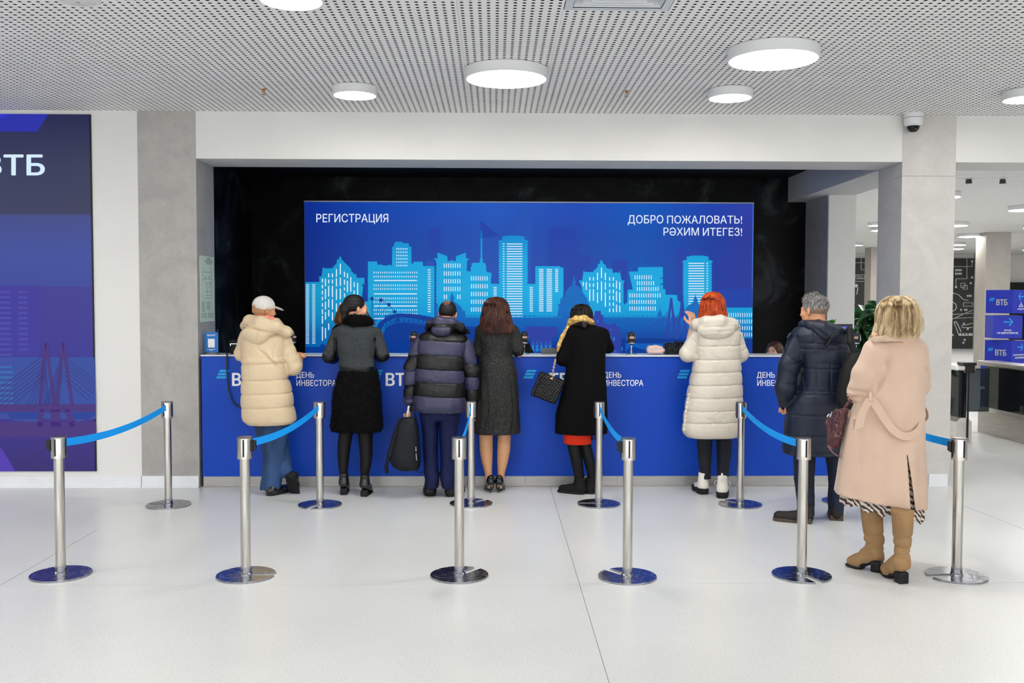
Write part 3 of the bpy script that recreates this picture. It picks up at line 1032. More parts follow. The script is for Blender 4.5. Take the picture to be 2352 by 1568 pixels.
zz = lambda py: Z(py, YS_, 100)
xx = lambda px: X(px, YS_)
LS = 0.77
noise_led = lambda n, st, lo, hi: grad_emit(n, st, 'z', lo, hi, LS)
led_rect('picture', zs0, zs1, noise_led('led_field', [(0, (52, 40, 112)), (0.08, (56, 44, 130)), (0.15, (58, 44, 148)), (0.30, (56, 50, 150)), (0.52, (64, 58, 148)), (0.521, (60, 72, 158)), (0.62, (62, 78, 160)), (0.722, (66, 74, 138)), (0.723, (58, 60, 92)), (0.86, (52, 56, 88)), (0.99, (34, 36, 78)), (1, (34, 36, 78))], zs0, zs1))
b1 = MB()
def led_poly(name, polys, m, lay):
    mb = MB()
    for poly in polys:
        bm = bmesh.new()
        f = bm.faces.new([bm.verts.new((xx(px), -0.0012 * lay, zz(py))) for px, py in poly])
        f.normal_update()
        bmesh.ops.triangulate(bm, faces=[f], ngon_method='EAR_CLIP')
        mb.bm(bm)
    o = mb.build(name, m, led)
    if len(polys) > 1: o['kind'] = 'stuff'
    return o
led_poly('light_streak', [[(-300, 262), (120, 262), (104, 285), (92, 303), (-300, 300)]], emit('led_blue_streak', (36, 46, 176), LS), 2)
led_poly('light_streak', [[(-300, 262), (30, 262), (0, 280), (-300, 290)]], emit('led_blue_bright', (44, 54, 214), LS), 3)
led_poly('dusk_sky', [[(-300, 820), (215, 820), (217, 930), (-300, 930)]], emit('led_dusk_blue', (50, 78, 164), LS), 2)
led_poly('block_violet', [[(-300, 656), (90, 656), (90, 818), (-300, 818)]], emit('led_block_violet', (62, 54, 158), LS), 2)
led_poly('river', [[(-300, 948), (10, 948), (22, 965), (85, 970), (90, 948), (155, 948), (172, 970), (195, 962), (214, 955), (216, 930), (-300, 930)], [(-300, 946), (216, 946), (216, 962), (-300, 962)]], emit('led_river', (56, 76, 158), LS), 2)
led_poly('windows', [[(0 - 30, y), (25, y), (25, y + 5), (-30, y + 5)] for y in range(668, 840, 12)] + [[(42, y), (63, y), (63, y + 5), (42, y + 5)] for y in range(668, 810, 12)], emit('led_windows', (70, 74, 172), LS), 3)
led_poly('windows', [[(-30, y), (26, y), (26, y + 5), (-30, y + 5)] for y in range(840, 925, 12)], emit('led_windows_teal', (54, 108, 176), LS), 3)
m_lp = emit('led_bridge_plum', (72, 50, 128), LS)
pyl = []
for x in (103, 143):
    pyl += [bar(x - 1, 787, x - 15, 930, 8), bar(x + 1, 787, x + 19, 930, 8)]
pyl += [[(-300, 928), (216, 928), (217, 945), (-300, 945)], [(-300, 968), (216, 968), (217, 1003), (-300, 1003)]]
pyl += [bar(92, 940, 86, 980, 12), bar(122, 940, 124, 980, 22), bar(150, 940, 162, 980, 12)]
led_poly('bridge', pyl, m_lp, 4)
cab = []
for k in range(7):
    y = 815 + 9 * k
    cab += [bar(100, y, -60 + 14 * k, 930, 1.6), bar(104, y, 60 + 8 * k, 930, 1.4), bar(144, y, 224 + (7 - k) * 6 - 30, 860 + 8 * k + 12, 1.6), bar(141, y, 96 + 4 * k, 930, 1.4)]
led_poly('cables', [[(min(p[0], 214), p[1]) for p in q] for q in cab], emit('led_cable_plum', (60, 46, 120), LS), 5)
led_poly('violet_glow', [[(-300, 1020), (-10, 1020), (10, 1050), (28, 1082), (-300, 1082)]], emit('led_glow_violet', (84, 60, 180), LS), 3)
fl = lambda u, v: at(u, v, YS_) + Vector((0, -0.0085, 0))
lettering('lettering', 'ВТБ', fl, (-38, 355, 104, 403), emit('led_text', (200, 222, 255), 1.0), led, 0.022)
# ------------------------------------------------------------------ reception desk
m_blue = mat('desk_blue_vinyl', (2, 66, 180), 0.45, var=0.03, scale=1.2, spec=0.25)
m_kick = mat('kick_steel', (168, 166, 162), 0.35, 0.55, var=0.06, scale=3, stretch=(1, 1, 6))
m_top = mat('desk_top_white', (218, 222, 230), 0.28, var=0.02)
cx0, cx1 = X(461, YW), X(2010, YR)
ztop = Z(815.4, YW)
desk = empty('reception_desk', (0, YW, 0), 'long blue reception desk with white top, white lettering and steel kick plate', 'desk')
zk = Z(1093, YW)
MB().box(cx0, 3.70, 0.0, 0.33, zk, ztop - 0.012).build('body', m_blue, desk)
for a, c in ((cx0 + 0.002, X(1208, YW)), (X(1208, YW) + 0.002, X(1421, YW)), (X(1421, YW) + 0.002, 3.70)):
    MB().box(a, c, 0.012, 0.03, 0.002, zk).build('kick_plate', m_kick, desk)
MB().box(cx0 + 0.01, 3.69, 0.03, 0.31, 0.0, zk - 0.001).build('plinth', mat('plinth_dark', (40, 40, 42), 0.7), desk)
MB().box(cx0 - 0.006, 3.712, -0.012, 0.345, ztop - 0.012, ztop, 0.003).build('desk_top', m_top, desk)
MB().box(cx0 - 0.003, 3.70, -0.0045, 0.0, ztop - 0.018, ztop - 0.0125).build('edge_trim', mat('edge_trim_dark', (20, 40, 110), 0.4), desk)
m_let = mat('desk_lettering_white', (250, 251, 254), 0.6, var=0.0)
m_str = mat('desk_stripe_cyan', (30, 160, 225), 0.5, var=0.02)
fd = lambda u, v: at(u, v, YW) + Vector((0, -0.002, 0))
for k in range(4):
    dx = 352.7 * k
    mb = MB()
    for q in range(3):
        ya = 849 + 7.3 * q
        o = -3.4 * q
        poly = [(505.5 + dx + o, ya), (527.5 + dx + o, ya), (525.2 + dx + o, ya + 5.2), (503 + dx + o, ya + 5.2)]
        mb.prism(poly, fd, Vector((0, 0.0015, 0)))
    mb.build('emblem', m_str, desk, world=True)
    lettering('lettering', 'ВТБ', fd, (533 + dx, 856, 601 + dx, 886), m_let, desk, 0.03)
    lettering('lettering', 'ДЕНЬ', fd, (680 + dx, 854, 721.5 + dx, 870), m_let, desk, 0.012)
    lettering('lettering', 'ИНВЕСТОРА', fd, (681 + dx, 872, 772 + dx, 886), m_let, desk, 0.012)
# ------------------------------------------------------------------ belt posts
def brushed():
    t = NT('post_brushed_steel')
    v = t.coords('Object', (1, 1, 0.06))
    f = t.noise(v, 60, 4, 0.6)
    t.l(t.ramp(f, [(0.3, srgb(176, 172, 166)), (0.7, srgb(206, 203, 198))]), t.bsdf.inputs['Base Color'])
    t.P(Metallic=1.0)
    r = t.n('ShaderNodeMapRange'); r.inputs['To Min'].default_value = 0.16; r.inputs['To Max'].default_value = 0.32
    t.l(f, r.inputs[0]); t.l(r.outputs[0], t.bsdf.inputs['Roughness'])
    return t.m


def scuffed():
    t = NT('base_scuffed_chrome')
    v = t.coords('Object')
    f = t.noise(v, 9, 8, 0.7, 2.5)
    t.l(t.ramp(f, [(0.35, srgb(150, 152, 160)), (0.6, srgb(188, 189, 194)), (0.75, srgb(205, 205, 205))]), t.bsdf.inputs['Base Color'])
    t.P(Metallic=1.0)
    r = t.n('ShaderNodeMapRange'); r.inputs['From Min'].default_value = 0.35; r.inputs['From Max'].default_value = 0.75; r.inputs['To Min'].default_value = 0.07; r.inputs['To Max'].default_value = 0.4
    t.l(f, r.inputs[0]); t.l(r.outputs[0], t.bsdf.inputs['Roughness'])
    return t.m


m_post, m_disc = brushed(), scuffed()
m_blk = mat('black_plastic', (16, 16, 18), 0.35, var=0.02)
m_belt = mat('belt_blue', (0, 160, 255), 0.7, var=0.04, scale=3, bump=0.15, bscale=500, bdist=0.001)
m_cap = mat('cap_grey', (120, 120, 124), 0.25, 0.8)
HP = 0.872


def disc_mesh(rot, slot=0.052, r=0.182):
    """round foot with the stacking slot cut in from the rim"""
    out = []
    n = 72
    a0 = math.asin(slot / 2 / r)
    pts = [(r * math.cos(a), r * math.sin(a)) for a in np.linspace(a0, 2 * PI - a0, n)]
    inner = [(0.018 * math.cos(a) + 0.046, slot / 2 * math.sin(a)) for a in np.linspace(-PI / 2, -3 * PI / 2, 9)]
    poly = pts + inner
    c, s = math.cos(rot), math.sin(rot)
    mb = MB()
    for z0, z1, k in ((0, 0.0045, 1.0), (0.0055, 0.0115, 0.992)):
        bm = bmesh.new()
        f = bm.faces.new([bm.verts.new(((x * c - y * s) * k, (x * s + y * c) * k, z0)) for x, y in poly])
        f.normal_update()
        bmesh.ops.triangulate(bm, faces=[f], ngon_method='EAR_CLIP')
        g = bmesh.ops.extrude_face_region(bm, geom=list(bm.faces))
        for v in [q for q in g['geom'] if isinstance(q, bmesh.types.BMVert)]:
            v.co.z = z1
        mb.bm(bm)
    mb.cur = 1
    k = 0.975
    bm = bmesh.new()
    f = bm.faces.new([bm.verts.new(((x * c - y * s) * k, (x * s + y * c) * k, 0.0045)) for x, y in poly])
    f.normal_update()
    bmesh.ops.triangulate(bm, faces=[f], ngon_method='EAR_CLIP')
    g = bmesh.ops.extrude_face_region(bm, geom=list(bm.faces))
    for v in [q for q in g['geom'] if isinstance(q, bmesh.types.BMVert)]:
        v.co.z = 0.0055
    mb.bm(bm)
    return mb


m_rust = mat('rusty_steel', (70, 52, 44), 0.8)
POSTS = {}


def stanchion(key, px, py, slot, label, clip=None, hr=0.0, lean=(0, 0)):
    p = on_floor(px, py)
    e = empty('belt_post', (p.x, p.y, 0), label, 'belt post', 'steel queue posts with blue belts')
    POSTS[key] = Vector((p.x, p.y, 0))
    disc_mesh(math.radians(slot)).build('base', [m_disc, m_rust], e, angle=0.6)
    MB().lathe([(0.038, 0.0115), (0.038, 0.02), (0.0325, 0.024), (0.0325, 0.06)], n=40).build('collar', m_disc, e, angle=0.5)
    MB().lathe([(0.0305, 0.055), (0.0305, HP - 0.135)], n=48).build('pole', m_post, e, angle=0.5)
    hd = MB().lathe([(0.034, HP - 0.137), (0.046, HP - 0.135), (0.046, HP - 0.012), (0.0445, HP - 0.006)], n=48).build('head', m_post, e, angle=0.5)
    MB().lathe([(0.0455, HP - 0.006), (0.0465, HP - 0.003), (0.0455, HP), (0.01, HP + 0.001)], n=48).build('cap', m_cap, e, angle=0.5)
    for q in range(4):
        a = hr + q * PI / 2
        c, s = math.cos(a), math.sin(a)
        mb = MB()
        for (ax, az, bx, bz, r0, r1) in ((-0.0055, HP - 0.115, 0.0055, HP - 0.012, 0.0445, 0.0475),):
            vs = [(r, t, z) for z in (az, bz) for t in (ax, bx) for r in (r0, r1)]
            mb.add([(r * c - t * s, r * s + t * c, z) for r, t, z in vs], [(0, 1, 3, 2), (4, 6, 7, 5), (0, 2, 6, 4), (1, 5, 7, 3), (0, 4, 5, 1), (2, 3, 7, 6)])
        mb.lathe([(0.0055, 0.0445), (0.0055, 0.0475)], (0, 0, 0), n=10)
        k = len(mb.v) - 20
        for i in range(k, len(mb.v)):
            x_, y_, z_ = mb.v[i]
            mb.v[i] = (z_ * c - x_ * s, z_ * s + x_ * c, HP - 0.115 + y_)
        mb.build('slot_strip', m_blk, e)
        mb = MB()
        for zz_ in (HP - 0.022, HP - 0.104, HP - 0.112):
            mb.lathe([(0.0018, 0.0473), (0.0018, 0.0482)], (0, 0, 0), n=6)
            for i in range(len(mb.v) - 12, len(mb.v)):
                x_, y_, z_ = mb.v[i]
                mb.v[i] = (z_ * c - x_ * s, z_ * s + x_ * c, zz_ + y_)
        mb.build('screw', m_cap, e)
    if clip is not None:
        c, s = math.cos(math.radians(clip)), math.sin(math.radians(clip))
        mb = MB()
        for r0, r1, t, za, zb in ((0.044, 0.054, 0.020, HP - 0.090, HP - 0.020), (0.052, 0.070, 0.011, HP - 0.080, HP - 0.022)):
            vs = [(r, q, z) for z in (za, zb) for q in (-t, t) for r in (r0, r1)]
            mb.add([(r * c - q * s, r * s + q * c, z) for r, q, z in vs], [(0, 1, 3, 2), (4, 6, 7, 5), (0, 2, 6, 4), (1, 5, 7, 3), (0, 4, 5, 1), (2, 3, 7, 6)])
        mb.build('belt_clip', m_blk, e)
    return e


posts = {}
S = [('n0', 140, 1320, 118, 'near steel post at the far left, belt running back to the grey pillar', 190, -1.62),
     ('n1', 565, 1322, 2, 'near steel post second from the left, in front of the jeans', 0, -1.5),
     ('n2', 1055, 1322, 52, 'near steel post in the middle, beside the high heels', None, -1.55),
     ('n3', 1441, 1325, 128, 'near steel post with chalk-like reflection on its foot, fourth from the left', 180, -1.57),
     ('n4', 1841, 1322, -72, 'near steel post in front of the man in the navy parka', None, -1.5),
     ('n5', 2197, 1323, 188, 'near steel post at the far right, beside the beige coat', 180, -1.4),
     ('f0', 387, 1160, 185, 'rear steel post in front of the grey concrete pillar', None, -1.9),
     ('f1', 735, 1160, -112, 'rear steel post between the cream coat and the fur skirt', None, -1.8),
     ('f2', 1082, 1157, 48, 'rear steel post beside the polka dot dress', None, -1.7),
     ('f3', 1375, 1158, 178, 'rear steel post in front of the black coat with red hem', None, -1.6),
     ('f4', 1700, 1159, 130, 'rear steel post right of the white boots', None, -1.7),
     ('f5', 1938, 1152, 90, 'rear steel post mostly hidden behind the navy parka', None, -1.5)]
for k, px, py, sl, lb, cl, hr in S:
    posts[k] = stanchion(k, px, py, sl, lb, cl, hr)


def belt(a, b, label, sag=0.05, roff=(0.046, 0.062)):
    A, B = POSTS[a], POSTS[b]
    d = (B - A).normalized()
    P0 = A + d * roff[0] + Vector((0, 0, HP - 0.048)); P1 = B - d * roff[1] + Vector((0, 0, HP - 0.048))
    n = 28
    side = Vector((-d.y, d.x, 0))
    vs, fs = [], []
    for i in range(n + 1):
        t = i / n
        p = P0.lerp(P1, t); p.z -= sag * 4 * t * (1 - t)
        for s_, z_ in ((-1, -1), (1, -1), (1, 1), (-1, 1)):
            vs.append(p + side * (s_ * 0.0009) + Vector((0, 0, z_ * 0.0245)))
    for i in range(n):
        for k in range(4):
            fs.append((i * 4 + k, i * 4 + (k + 1) % 4, i * 4 + 4 + (k + 1) % 4, i * 4 + 4 + k))
    fs += [(0, 3, 2, 1), (n * 4, n * 4 + 1, n * 4 + 2, n * 4 + 3)]
    mb = MB().add([tuple(v - A) for v in vs], fs)
    return part_label(mb.build('belt', m_belt, posts[a]), label)


belt('f0', 'n0', 'bright blue belt')
belt('f1', 'n1', 'bright blue belt')
belt('f2', 'n2', 'bright blue belt seen edge on')
belt('f3', 'n3', 'bright blue belt')
belt('f4', 'n4', 'bright blue belt')
belt('f5', 'n5', 'bright blue belt', 0.03)
# ------------------------------------------------------------------ soft shapes: distance fields turned into one smooth surface
F32 = np.float32


def smin(a, b, k):
    if k <= 0: return np.minimum(a, b)
    h = np.clip(0.5 + 0.5 * (b - a) / k, 0, 1)
    return b * (1 - h) + a * h - k * h * (1 - h)


def smax(a, b, k):
    return -smin(-a, -b, k)


def V3(p):
    return np.array([p[0], p[1], p[2]], dtype=np.float64)


class Cap:
    def __init__(s, a, b, ra, rb=None, sc=(1, 1, 1)):
        s.a, s.b, s.ra, s.rb, s.sc = V3(a), V3(b), ra, rb if rb is not None else ra, np.array(sc, float)
        R = max(s.ra, s.rb) * s.sc.max()
        s.lo, s.hi = np.minimum(s.a, s.b) - R, np.maximum(s.a, s.b) + R

    def __call__(s, X, Y, Z):
        px, py, pz = (X - s.a[0]) / s.sc[0], (Y - s.a[1]) / s.sc[1], (Z - s.a[2]) / s.sc[2]
        d = (s.b - s.a) / s.sc
        L = float(d @ d) or 1e-9
        t = np.clip((px * d[0] + py * d[1] + pz * d[2]) / L, 0, 1)
        return (np.sqrt((px - t * d[0]) ** 2 + (py - t * d[1]) ** 2 + (pz - t * d[2]) ** 2) - (s.ra + (s.rb - s.ra) * t)) * s.sc.min()


class Ell:
    def __init__(s, c, r, rot=None):
        s.c, s.r, s.rot = V3(c), np.array(r, float), rot
        R = s.r.max() if rot is not None else s.r
        s.lo, s.hi = s.c - R, s.c + R

    def __call__(s, X, Y, Z):
        x, y, z = X - s.c[0], Y - s.c[1], Z - s.c[2]
        if s.rot is not None:
            M = s.rot
            x, y, z = (M[0][0] * x + M[1][0] * y + M[2][0] * z, M[0][1] * x + M[1][1] * y + M[2][1] * z, M[0][2] * x + M[1][2] * y + M[2][2] * z)
        k = np.sqrt((x / s.r[0]) ** 2 + (y / s.r[1]) ** 2 + (z / s.r[2]) ** 2)
        n = np.sqrt(x * x + y * y + z * z)
        return np.where(k > 1e-3, (k - 1) * n / np.maximum(k, 1e-3), -s.r.min())


class RBox:
    def __init__(s, c, h, r=0.01, rot=None):
        s.c, s.h, s.r, s.rot = V3(c), np.array(h, float), r, rot
        R = np.linalg.norm(s.h) if rot is not None else s.h
        s.lo, s.hi = s.c - R, s.c + R

    def __call__(s, X, Y, Z):
        x, y, z = X - s.c[0], Y - s.c[1], Z - s.c[2]
        if s.rot is not None:
            M = s.rot
            x, y, z = (M[0][0] * x + M[1][0] * y + M[2][0] * z, M[0][1] * x + M[1][1] * y + M[2][1] * z, M[0][2] * x + M[1][2] * y + M[2][2] * z)
        qx, qy, qz = abs(x) - s.h[0] + s.r, abs(y) - s.h[1] + s.r, abs(z) - s.h[2] + s.r
        o = np.sqrt(np.maximum(qx, 0) ** 2 + np.maximum(qy, 0) ** 2 + np.maximum(qz, 0) ** 2)
        return o + np.minimum(np.maximum(qx, np.maximum(qy, qz)), 0) - s.r


class Column:
    """upright body of changing oval section: rows (z, cx, cy, half width, half depth)"""
    def __init__(s, rows, p=2.3, edge=0.012, sm=0.02, wob=None):
        r = sorted(rows)
        z = np.array([q[0] for q in r])
        s.z0, s.z1, s.p, s.edge, s.wob = z[0], z[-1], p, edge, wob
        s.zz = np.linspace(z[0], z[-1], 240)
        dz = s.zz[1] - s.zz[0]
        s.t = []
        k = max(1, int(sm / dz))
        ker = np.hanning(2 * k + 3)[1:-1]; ker /= ker.sum()
        for c in range(1, 5):
            v = np.interp(s.zz, z, [q[c] for q in r])
            s.t.append(np.convolve(np.pad(v, (len(ker) // 2,), mode='edge'), ker, mode='valid'))
        A, B = max(q[3] for q in r), max(q[4] for q in r)
        s.lo = np.array([min(q[1] for q in r) - A, min(q[2] for q in r) - B, s.z0]) - 0.03
        s.hi = np.array([max(q[1] for q in r) + A, max(q[2] for q in r) + B, s.z1]) + 0.03

    def __call__(s, X, Y, Z):
        zc = Z[0, 0, :]
        cx, cy, a, b = [np.interp(zc, s.zz, t)[None, None, :] for t in s.t]
        x, y = X - cx, Y - cy
        if s.wob is not None:
            w = s.wob(np.arctan2(y, x), Z)
            x, y = x / w, y / w
        k = (np.abs(x / a) ** s.p + np.abs(y / b) ** s.p) ** (1 / s.p)
        n = np.sqrt(x * x + y * y)
        d = np.where(k > 0.05, (k - 1) * n / np.maximum(k, 0.05), -np.minimum(a, b))
        return smax(d, np.maximum(s.z0 - Z, Z - s.z1), s.edge)


def waves(X, Y, Z, freq, seed, n=5, str_=(1, 1, 1)):
    r = np.random.RandomState(seed)
    o = 0
    for i in range(n):
        k = r.normal(size=3); k /= np.linalg.norm(k)
        f = freq * (0.6 + 0.9 * r.rand())
        o = o + np.sin(f * (k[0] * X * str_[0] + k[1] * Y * str_[1] + k[2] * Z * str_[2]) + r.rand() * 6.28 + (1.3 * o if i else 0))
    return o / n


def creases(x, y, z, amp, freq, seed, str_=(1, 1, 1)):
    """sharp valleys between soft swellings"""
    w = waves(x, y, z, freq, seed, 4, str_)
    g = 0.5 + 0.5 * waves(x, y, z, freq * 0.35, seed + 1, 3)
    return amp * g * (0.45 - np.sqrt(np.abs(w) + 1e-4))


class Soft:
    """ops on a grid; result() gives verts and quads"""
    def __init__(s, sp=0.01):
        s.ops, s.sp = [], np.array(sp if isinstance(sp, (tuple, list)) else (sp,) * 3, float)

    def u(s, prim, k=0.0): s.ops.append(('u', prim, k)); return s
    def cut(s, prim, k=0.0): s.ops.append(('s', prim, k)); return s
    def disp(s, fn): s.ops.append(('d', fn, 0)); return s

    def chain(s, pts, rad, k=0.0, sc=(1, 1, 1), first=None):
        for i in range(len(pts) - 1):
            s.u(Cap(pts[i], pts[i + 1], rad[i], rad[i + 1], sc), first if (first is not None and i == 0) else k)
        return s

    def result(s):
        us = [o[1] for o in s.ops if o[0] == 'u']
        lo = np.min([p.lo for p in us], axis=0) - 3 * s.sp - 0.012
        hi = np.max([p.hi for p in us], axis=0) + 3 * s.sp + 0.012
        n = np.ceil((hi - lo) / s.sp).astype(int) + 1
        ax = [lo[i] + s.sp[i] * np.arange(n[i]) for i in range(3)]
        F = np.full(n, 0.5, dtype=np.float64)
        for kind, p, k in s.ops:
            if kind == 'd':
                X, Y, Z = np.meshgrid(*ax, indexing='ij', sparse=True)
                m = np.abs(F) < 0.06
                ii = np.nonzero(m)
                x, y, z = ax[0][ii[0]], ax[1][ii[1]], ax[2][ii[2]]
                F[ii] += p(x, y, z)
                continue
            mg = 0.07 + k
            a = np.maximum(np.floor((p.lo - mg - lo) / s.sp).astype(int), 0)
            b = np.minimum(np.ceil((p.hi + mg - lo) / s.sp).astype(int) + 1, n)
            if (b <= a).any(): continue
            sl = tuple(slice(a[i], b[i]) for i in range(3))
            X, Y, Z = np.meshgrid(*[ax[i][a[i]:b[i]] for i in range(3)], indexing='ij', sparse=True)
            d = p(X, Y, Z)
            F[sl] = smin(F[sl], d, k) if kind == 'u' else smax(F[sl], -d, k)
        return surface_nets(F, lo, s.sp)


def surface_nets(F, lo, sp):
    ins = F < 0
    c = ins[:-1, :-1, :-1].astype(np.int8)
    tot = np.zeros([q - 1 for q in F.shape], np.int8)
    for i in (0, 1):
        for j in (0, 1):
            for k in (0, 1):
                tot += ins[i:F.shape[0] - 1 + i, j:F.shape[1] - 1 + j, k:F.shape[2] - 1 + k]
    act = (tot > 0) & (tot < 8)
    I = np.nonzero(act)
    idx = np.full(act.shape, -1, np.int64)
    idx[I] = np.arange(len(I[0]))
    acc = np.zeros((len(I[0]), 3)); cnt = np.zeros(len(I[0]))
    corners = [(i, j, k) for i in (0, 1) for j in (0, 1) for k in (0, 1)]
    val = {q: F[I[0] + q[0], I[1] + q[1], I[2] + q[2]] for q in corners}
    for q in corners:
        for axx in range(3):
            if q[axx] == 0:
                r = list(q); r[axx] = 1; r = tuple(r)
                a, b = val[q], val[r]
                m = (a < 0) != (b < 0)
                t = np.where(m, a / np.where(m, a - b, 1), 0)
                for d in range(3):
                    acc[:, d] += np.where(m, q[d] + (t if d == axx else 0), 0)
                cnt += m
    acc /= np.maximum(cnt, 1)[:, None]
    V = lo + (np.stack(I, 1) + acc) * sp
    Q = []
    for axx in range(3):
        sh = [slice(None)] * 3; sh2 = [slice(None)] * 3
        sh[axx] = slice(0, -1); sh2[axx] = slice(1, None)
        a, b = ins[tuple(sh)], ins[tuple(sh2)]
        ch = a != b
        e = np.nonzero(ch)
        o1, o2 = [(1, 2), (2, 0), (0, 1)][axx]
        ok = (e[o1] > 0) & (e[o2] > 0) & (e[o1] < F.shape[o1] - 1) & (e[o2] < F.shape[o2] - 1)
        e = [q[ok] for q in e]
        sg = a[tuple(e)]

        def cell(d1, d2):
            r = [q.copy() for q in e]
            r[o1] = r[o1] - d1; r[o2] = r[o2] - d2
            return idx[tuple(r)]
        q4 = np.stack([cell(1, 1), cell(0, 1), cell(0, 0), cell(1, 0)], 1)
        q4[~sg] = q4[~sg][:, ::-1]
        Q.append(q4)
    Q = np.concatenate(Q)
    Q = Q[(Q >= 0).all(1)]
    return V, Q


def vq_mesh(parts, name='m'):
    """parts: list of (V, Q, material index array or int)"""
    V, Q, M, k = [], [], [], 0
    for v, q, m in parts:
        V.append(v); Q.append(q + k); k += len(v)
        M.append(np.full(len(q), m) if np.isscalar(m) else m)
    V = np.concatenate(V); M = np.concatenate(M)
    me = bpy.data.meshes.new(name)
    tot = sum(len(q) for q in Q)
    me.vertices.add(len(V)); me.vertices.foreach_set('co', V.astype(np.float32).ravel())
    sizes = np.concatenate([np.full(len(q), q.shape[1]) for q in Q])
    flat = np.concatenate([q.ravel() for q in Q])
    me.loops.add(len(flat)); me.loops.foreach_set('vertex_index', flat.astype(np.int32))
    me.polygons.add(tot)
    me.polygons.foreach_set('loop_start', np.concatenate([[0], np.cumsum(sizes)[:-1]]).astype(np.int32))
    me.polygons.foreach_set('loop_total', sizes.astype(np.int32))
    me.polygons.foreach_set('material_index', M.astype(np.int32))
    me.update(calc_edges=True)
    me.shade_smooth()
    return me


def tubes_np(paths, radii, n=3):
    """many thin tubes (hair locks) as V, Q arrays; paths (S,N,3), radii (S,N)"""
    P = np.asarray(paths); R = np.asarray(radii)
    S, N, _ = P.shape
    D = np.gradient(P, axis=1)
    D /= np.linalg.norm(D, axis=2, keepdims=True) + 1e-9
    ref = np.where(np.abs(D[..., 2:3]) > 0.9, np.array([0, 1.0, 0]), np.array([0, 0, 1.0]))
    A = np.cross(D, ref); A /= np.linalg.norm(A, axis=2, keepdims=True) + 1e-9
    B = np.cross(A, D)
    V = []
    for k in range(n):
        t = 2 * PI * k / n
        V.append(P + (A * math.cos(t) + B * math.sin(t)) * R[..., None])
    V = np.stack(V, 2).reshape(-1, 3)
    b = (np.arange(S)[:, None, None] * N + np.arange(N - 1)[None, :, None]) * n
    k = np.arange(n)[None, None, :]
    k2 = (k + 1) % n
    Q = np.stack([b + k, b + k2, b + n + k2, b + n + k], -1).reshape(-1, 4)
    return V, Q


def tufts(V, Q, count, length, r, seed, down=0.6, keep=None, jit=0.4):
    """short fur locks standing on a surface"""
    rs = np.random.RandomState(seed)
    qi = rs.randint(0, len(Q), count)
    q = Q[qi]
    a, b, c, d = V[q[:, 0]], V[q[:, 1]], V[q[:, 2]], V[q[:, 3]]
    w = rs.rand(count, 2, 1)
    p = (a * (1 - w[:, 0]) + b * w[:, 0]) * (1 - w[:, 1]) + (d * (1 - w[:, 0]) + c * w[:, 0]) * w[:, 1]
    nrm = np.cross(c - a, d - b); nrm /= np.linalg.norm(nrm, axis=1, keepdims=True) + 1e-12
    if keep is not None:
        m = keep(p); p, nrm = p[m], nrm[m]
    L = length * (0.6 + 0.8 * rs.rand(len(p), 1))
    dirn = nrm + rs.normal(size=p.shape) * jit + np.array([0, 0, -down])
    dirn /= np.linalg.norm(dirn, axis=1, keepdims=True)
    p0 = p - nrm * 0.002
    p1 = p0 + (nrm * 0.5 + dirn * 0.5) * L * 0.6
    p2 = p1 + dirn * L * 0.5
    P = np.stack([p0, p1, p2], 1)
    R = np.stack([np.full(len(p), r), np.full(len(p), r * 0.75), np.full(len(p), r * 0.1)], 1)
    return tubes_np(P, R)


def rot3(yaw=0, pitch=0, roll=0):
    """turn about z (positive to the left seen from above), then nod, then lean"""
    return Matrix.Rotation(math.radians(yaw), 3, 'Z') @ Matrix.Rotation(math.radians(pitch), 3, 'X') @ Matrix.Rotation(math.radians(roll), 3, 'Y')


def xf(V, M, t, s=1.0):
    return (V * s) @ np.array(M).T + np.array([t[0], t[1], t[2]])


_HEAD = {}


def head_vq(fem=False):
    """head and neck, face towards +y, origin between the ears"""
    if fem in _HEAD: return _HEAD[fem]
    s = Soft(0.0042)
    w = 0.95 if fem else 1.0
    s.u(Ell((0, -0.018, 0.032), (0.0765 * w, 0.096, 0.088)))
    s.u(Ell((0, 0.030, -0.035), (0.060 * w, 0.060, 0.080)), 0.03)
    s.u(Ell((0, 0.058, -0.088), (0.028 * w, 0.026, 0.024)), 0.03)              # chin
    for sx in (-1, 1):
        s.u(Cap((sx * 0.052 * w, 0.000, -0.060), (sx * 0.028 * w, 0.052, -0.088), 0.016, 0.014), 0.025)   # jaw
        s.u(Ell((sx * 0.040 * w, 0.062, -0.022), (0.022, 0.018, 0.020)), 0.02)  # cheek bone
        s.u(Cap((sx * 0.012, 0.083, 0.022), (sx * 0.040, 0.072, 0.022), 0.008, 0.008), 0.012)  # brow
        s.cut(Ell((sx * 0.031, 0.094, 0.004), (0.017, 0.014, 0.011)), 0.010)
        s.u(Ell((sx * 0.031, 0.073, 0.004), (0.0125, 0.0125, 0.0125)), 0.002)   # eyeball and lid
        # ear
        e = Matrix.Rotation(sx * 0.45, 3, 'Z')
        s.u(Ell((sx * 0.080 * w, -0.008, -0.004), (0.009, 0.018, 0.032), e), 0.004)
        s.cut(Ell((sx * 0.091 * w, -0.001, 0.000), (0.006, 0.009, 0.016), e), 0.003)
    s.u(Cap((0, 0.085, 0.012), (0, 0.103, -0.025), 0.008, 0.0105), 0.012)      # nose
    s.u(Ell((0, 0.094, -0.031), (0.017, 0.010, 0.008)), 0.006)
    s.u(Ell((0, 0.083, -0.054), (0.022, 0.011, 0.006)), 0.005)                 # lips
    s.u(Ell((0, 0.081, -0.064), (0.019, 0.011, 0.006)), 0.003)
    s.u(Cap((0, -0.030, -0.030), (0, -0.045, -0.190), 0.056 * w if not fem else 0.047, 0.060 if not fem else 0.052), 0.03)
    _HEAD[fem] = s.result()
    return _HEAD[fem]


_HANDS = {}


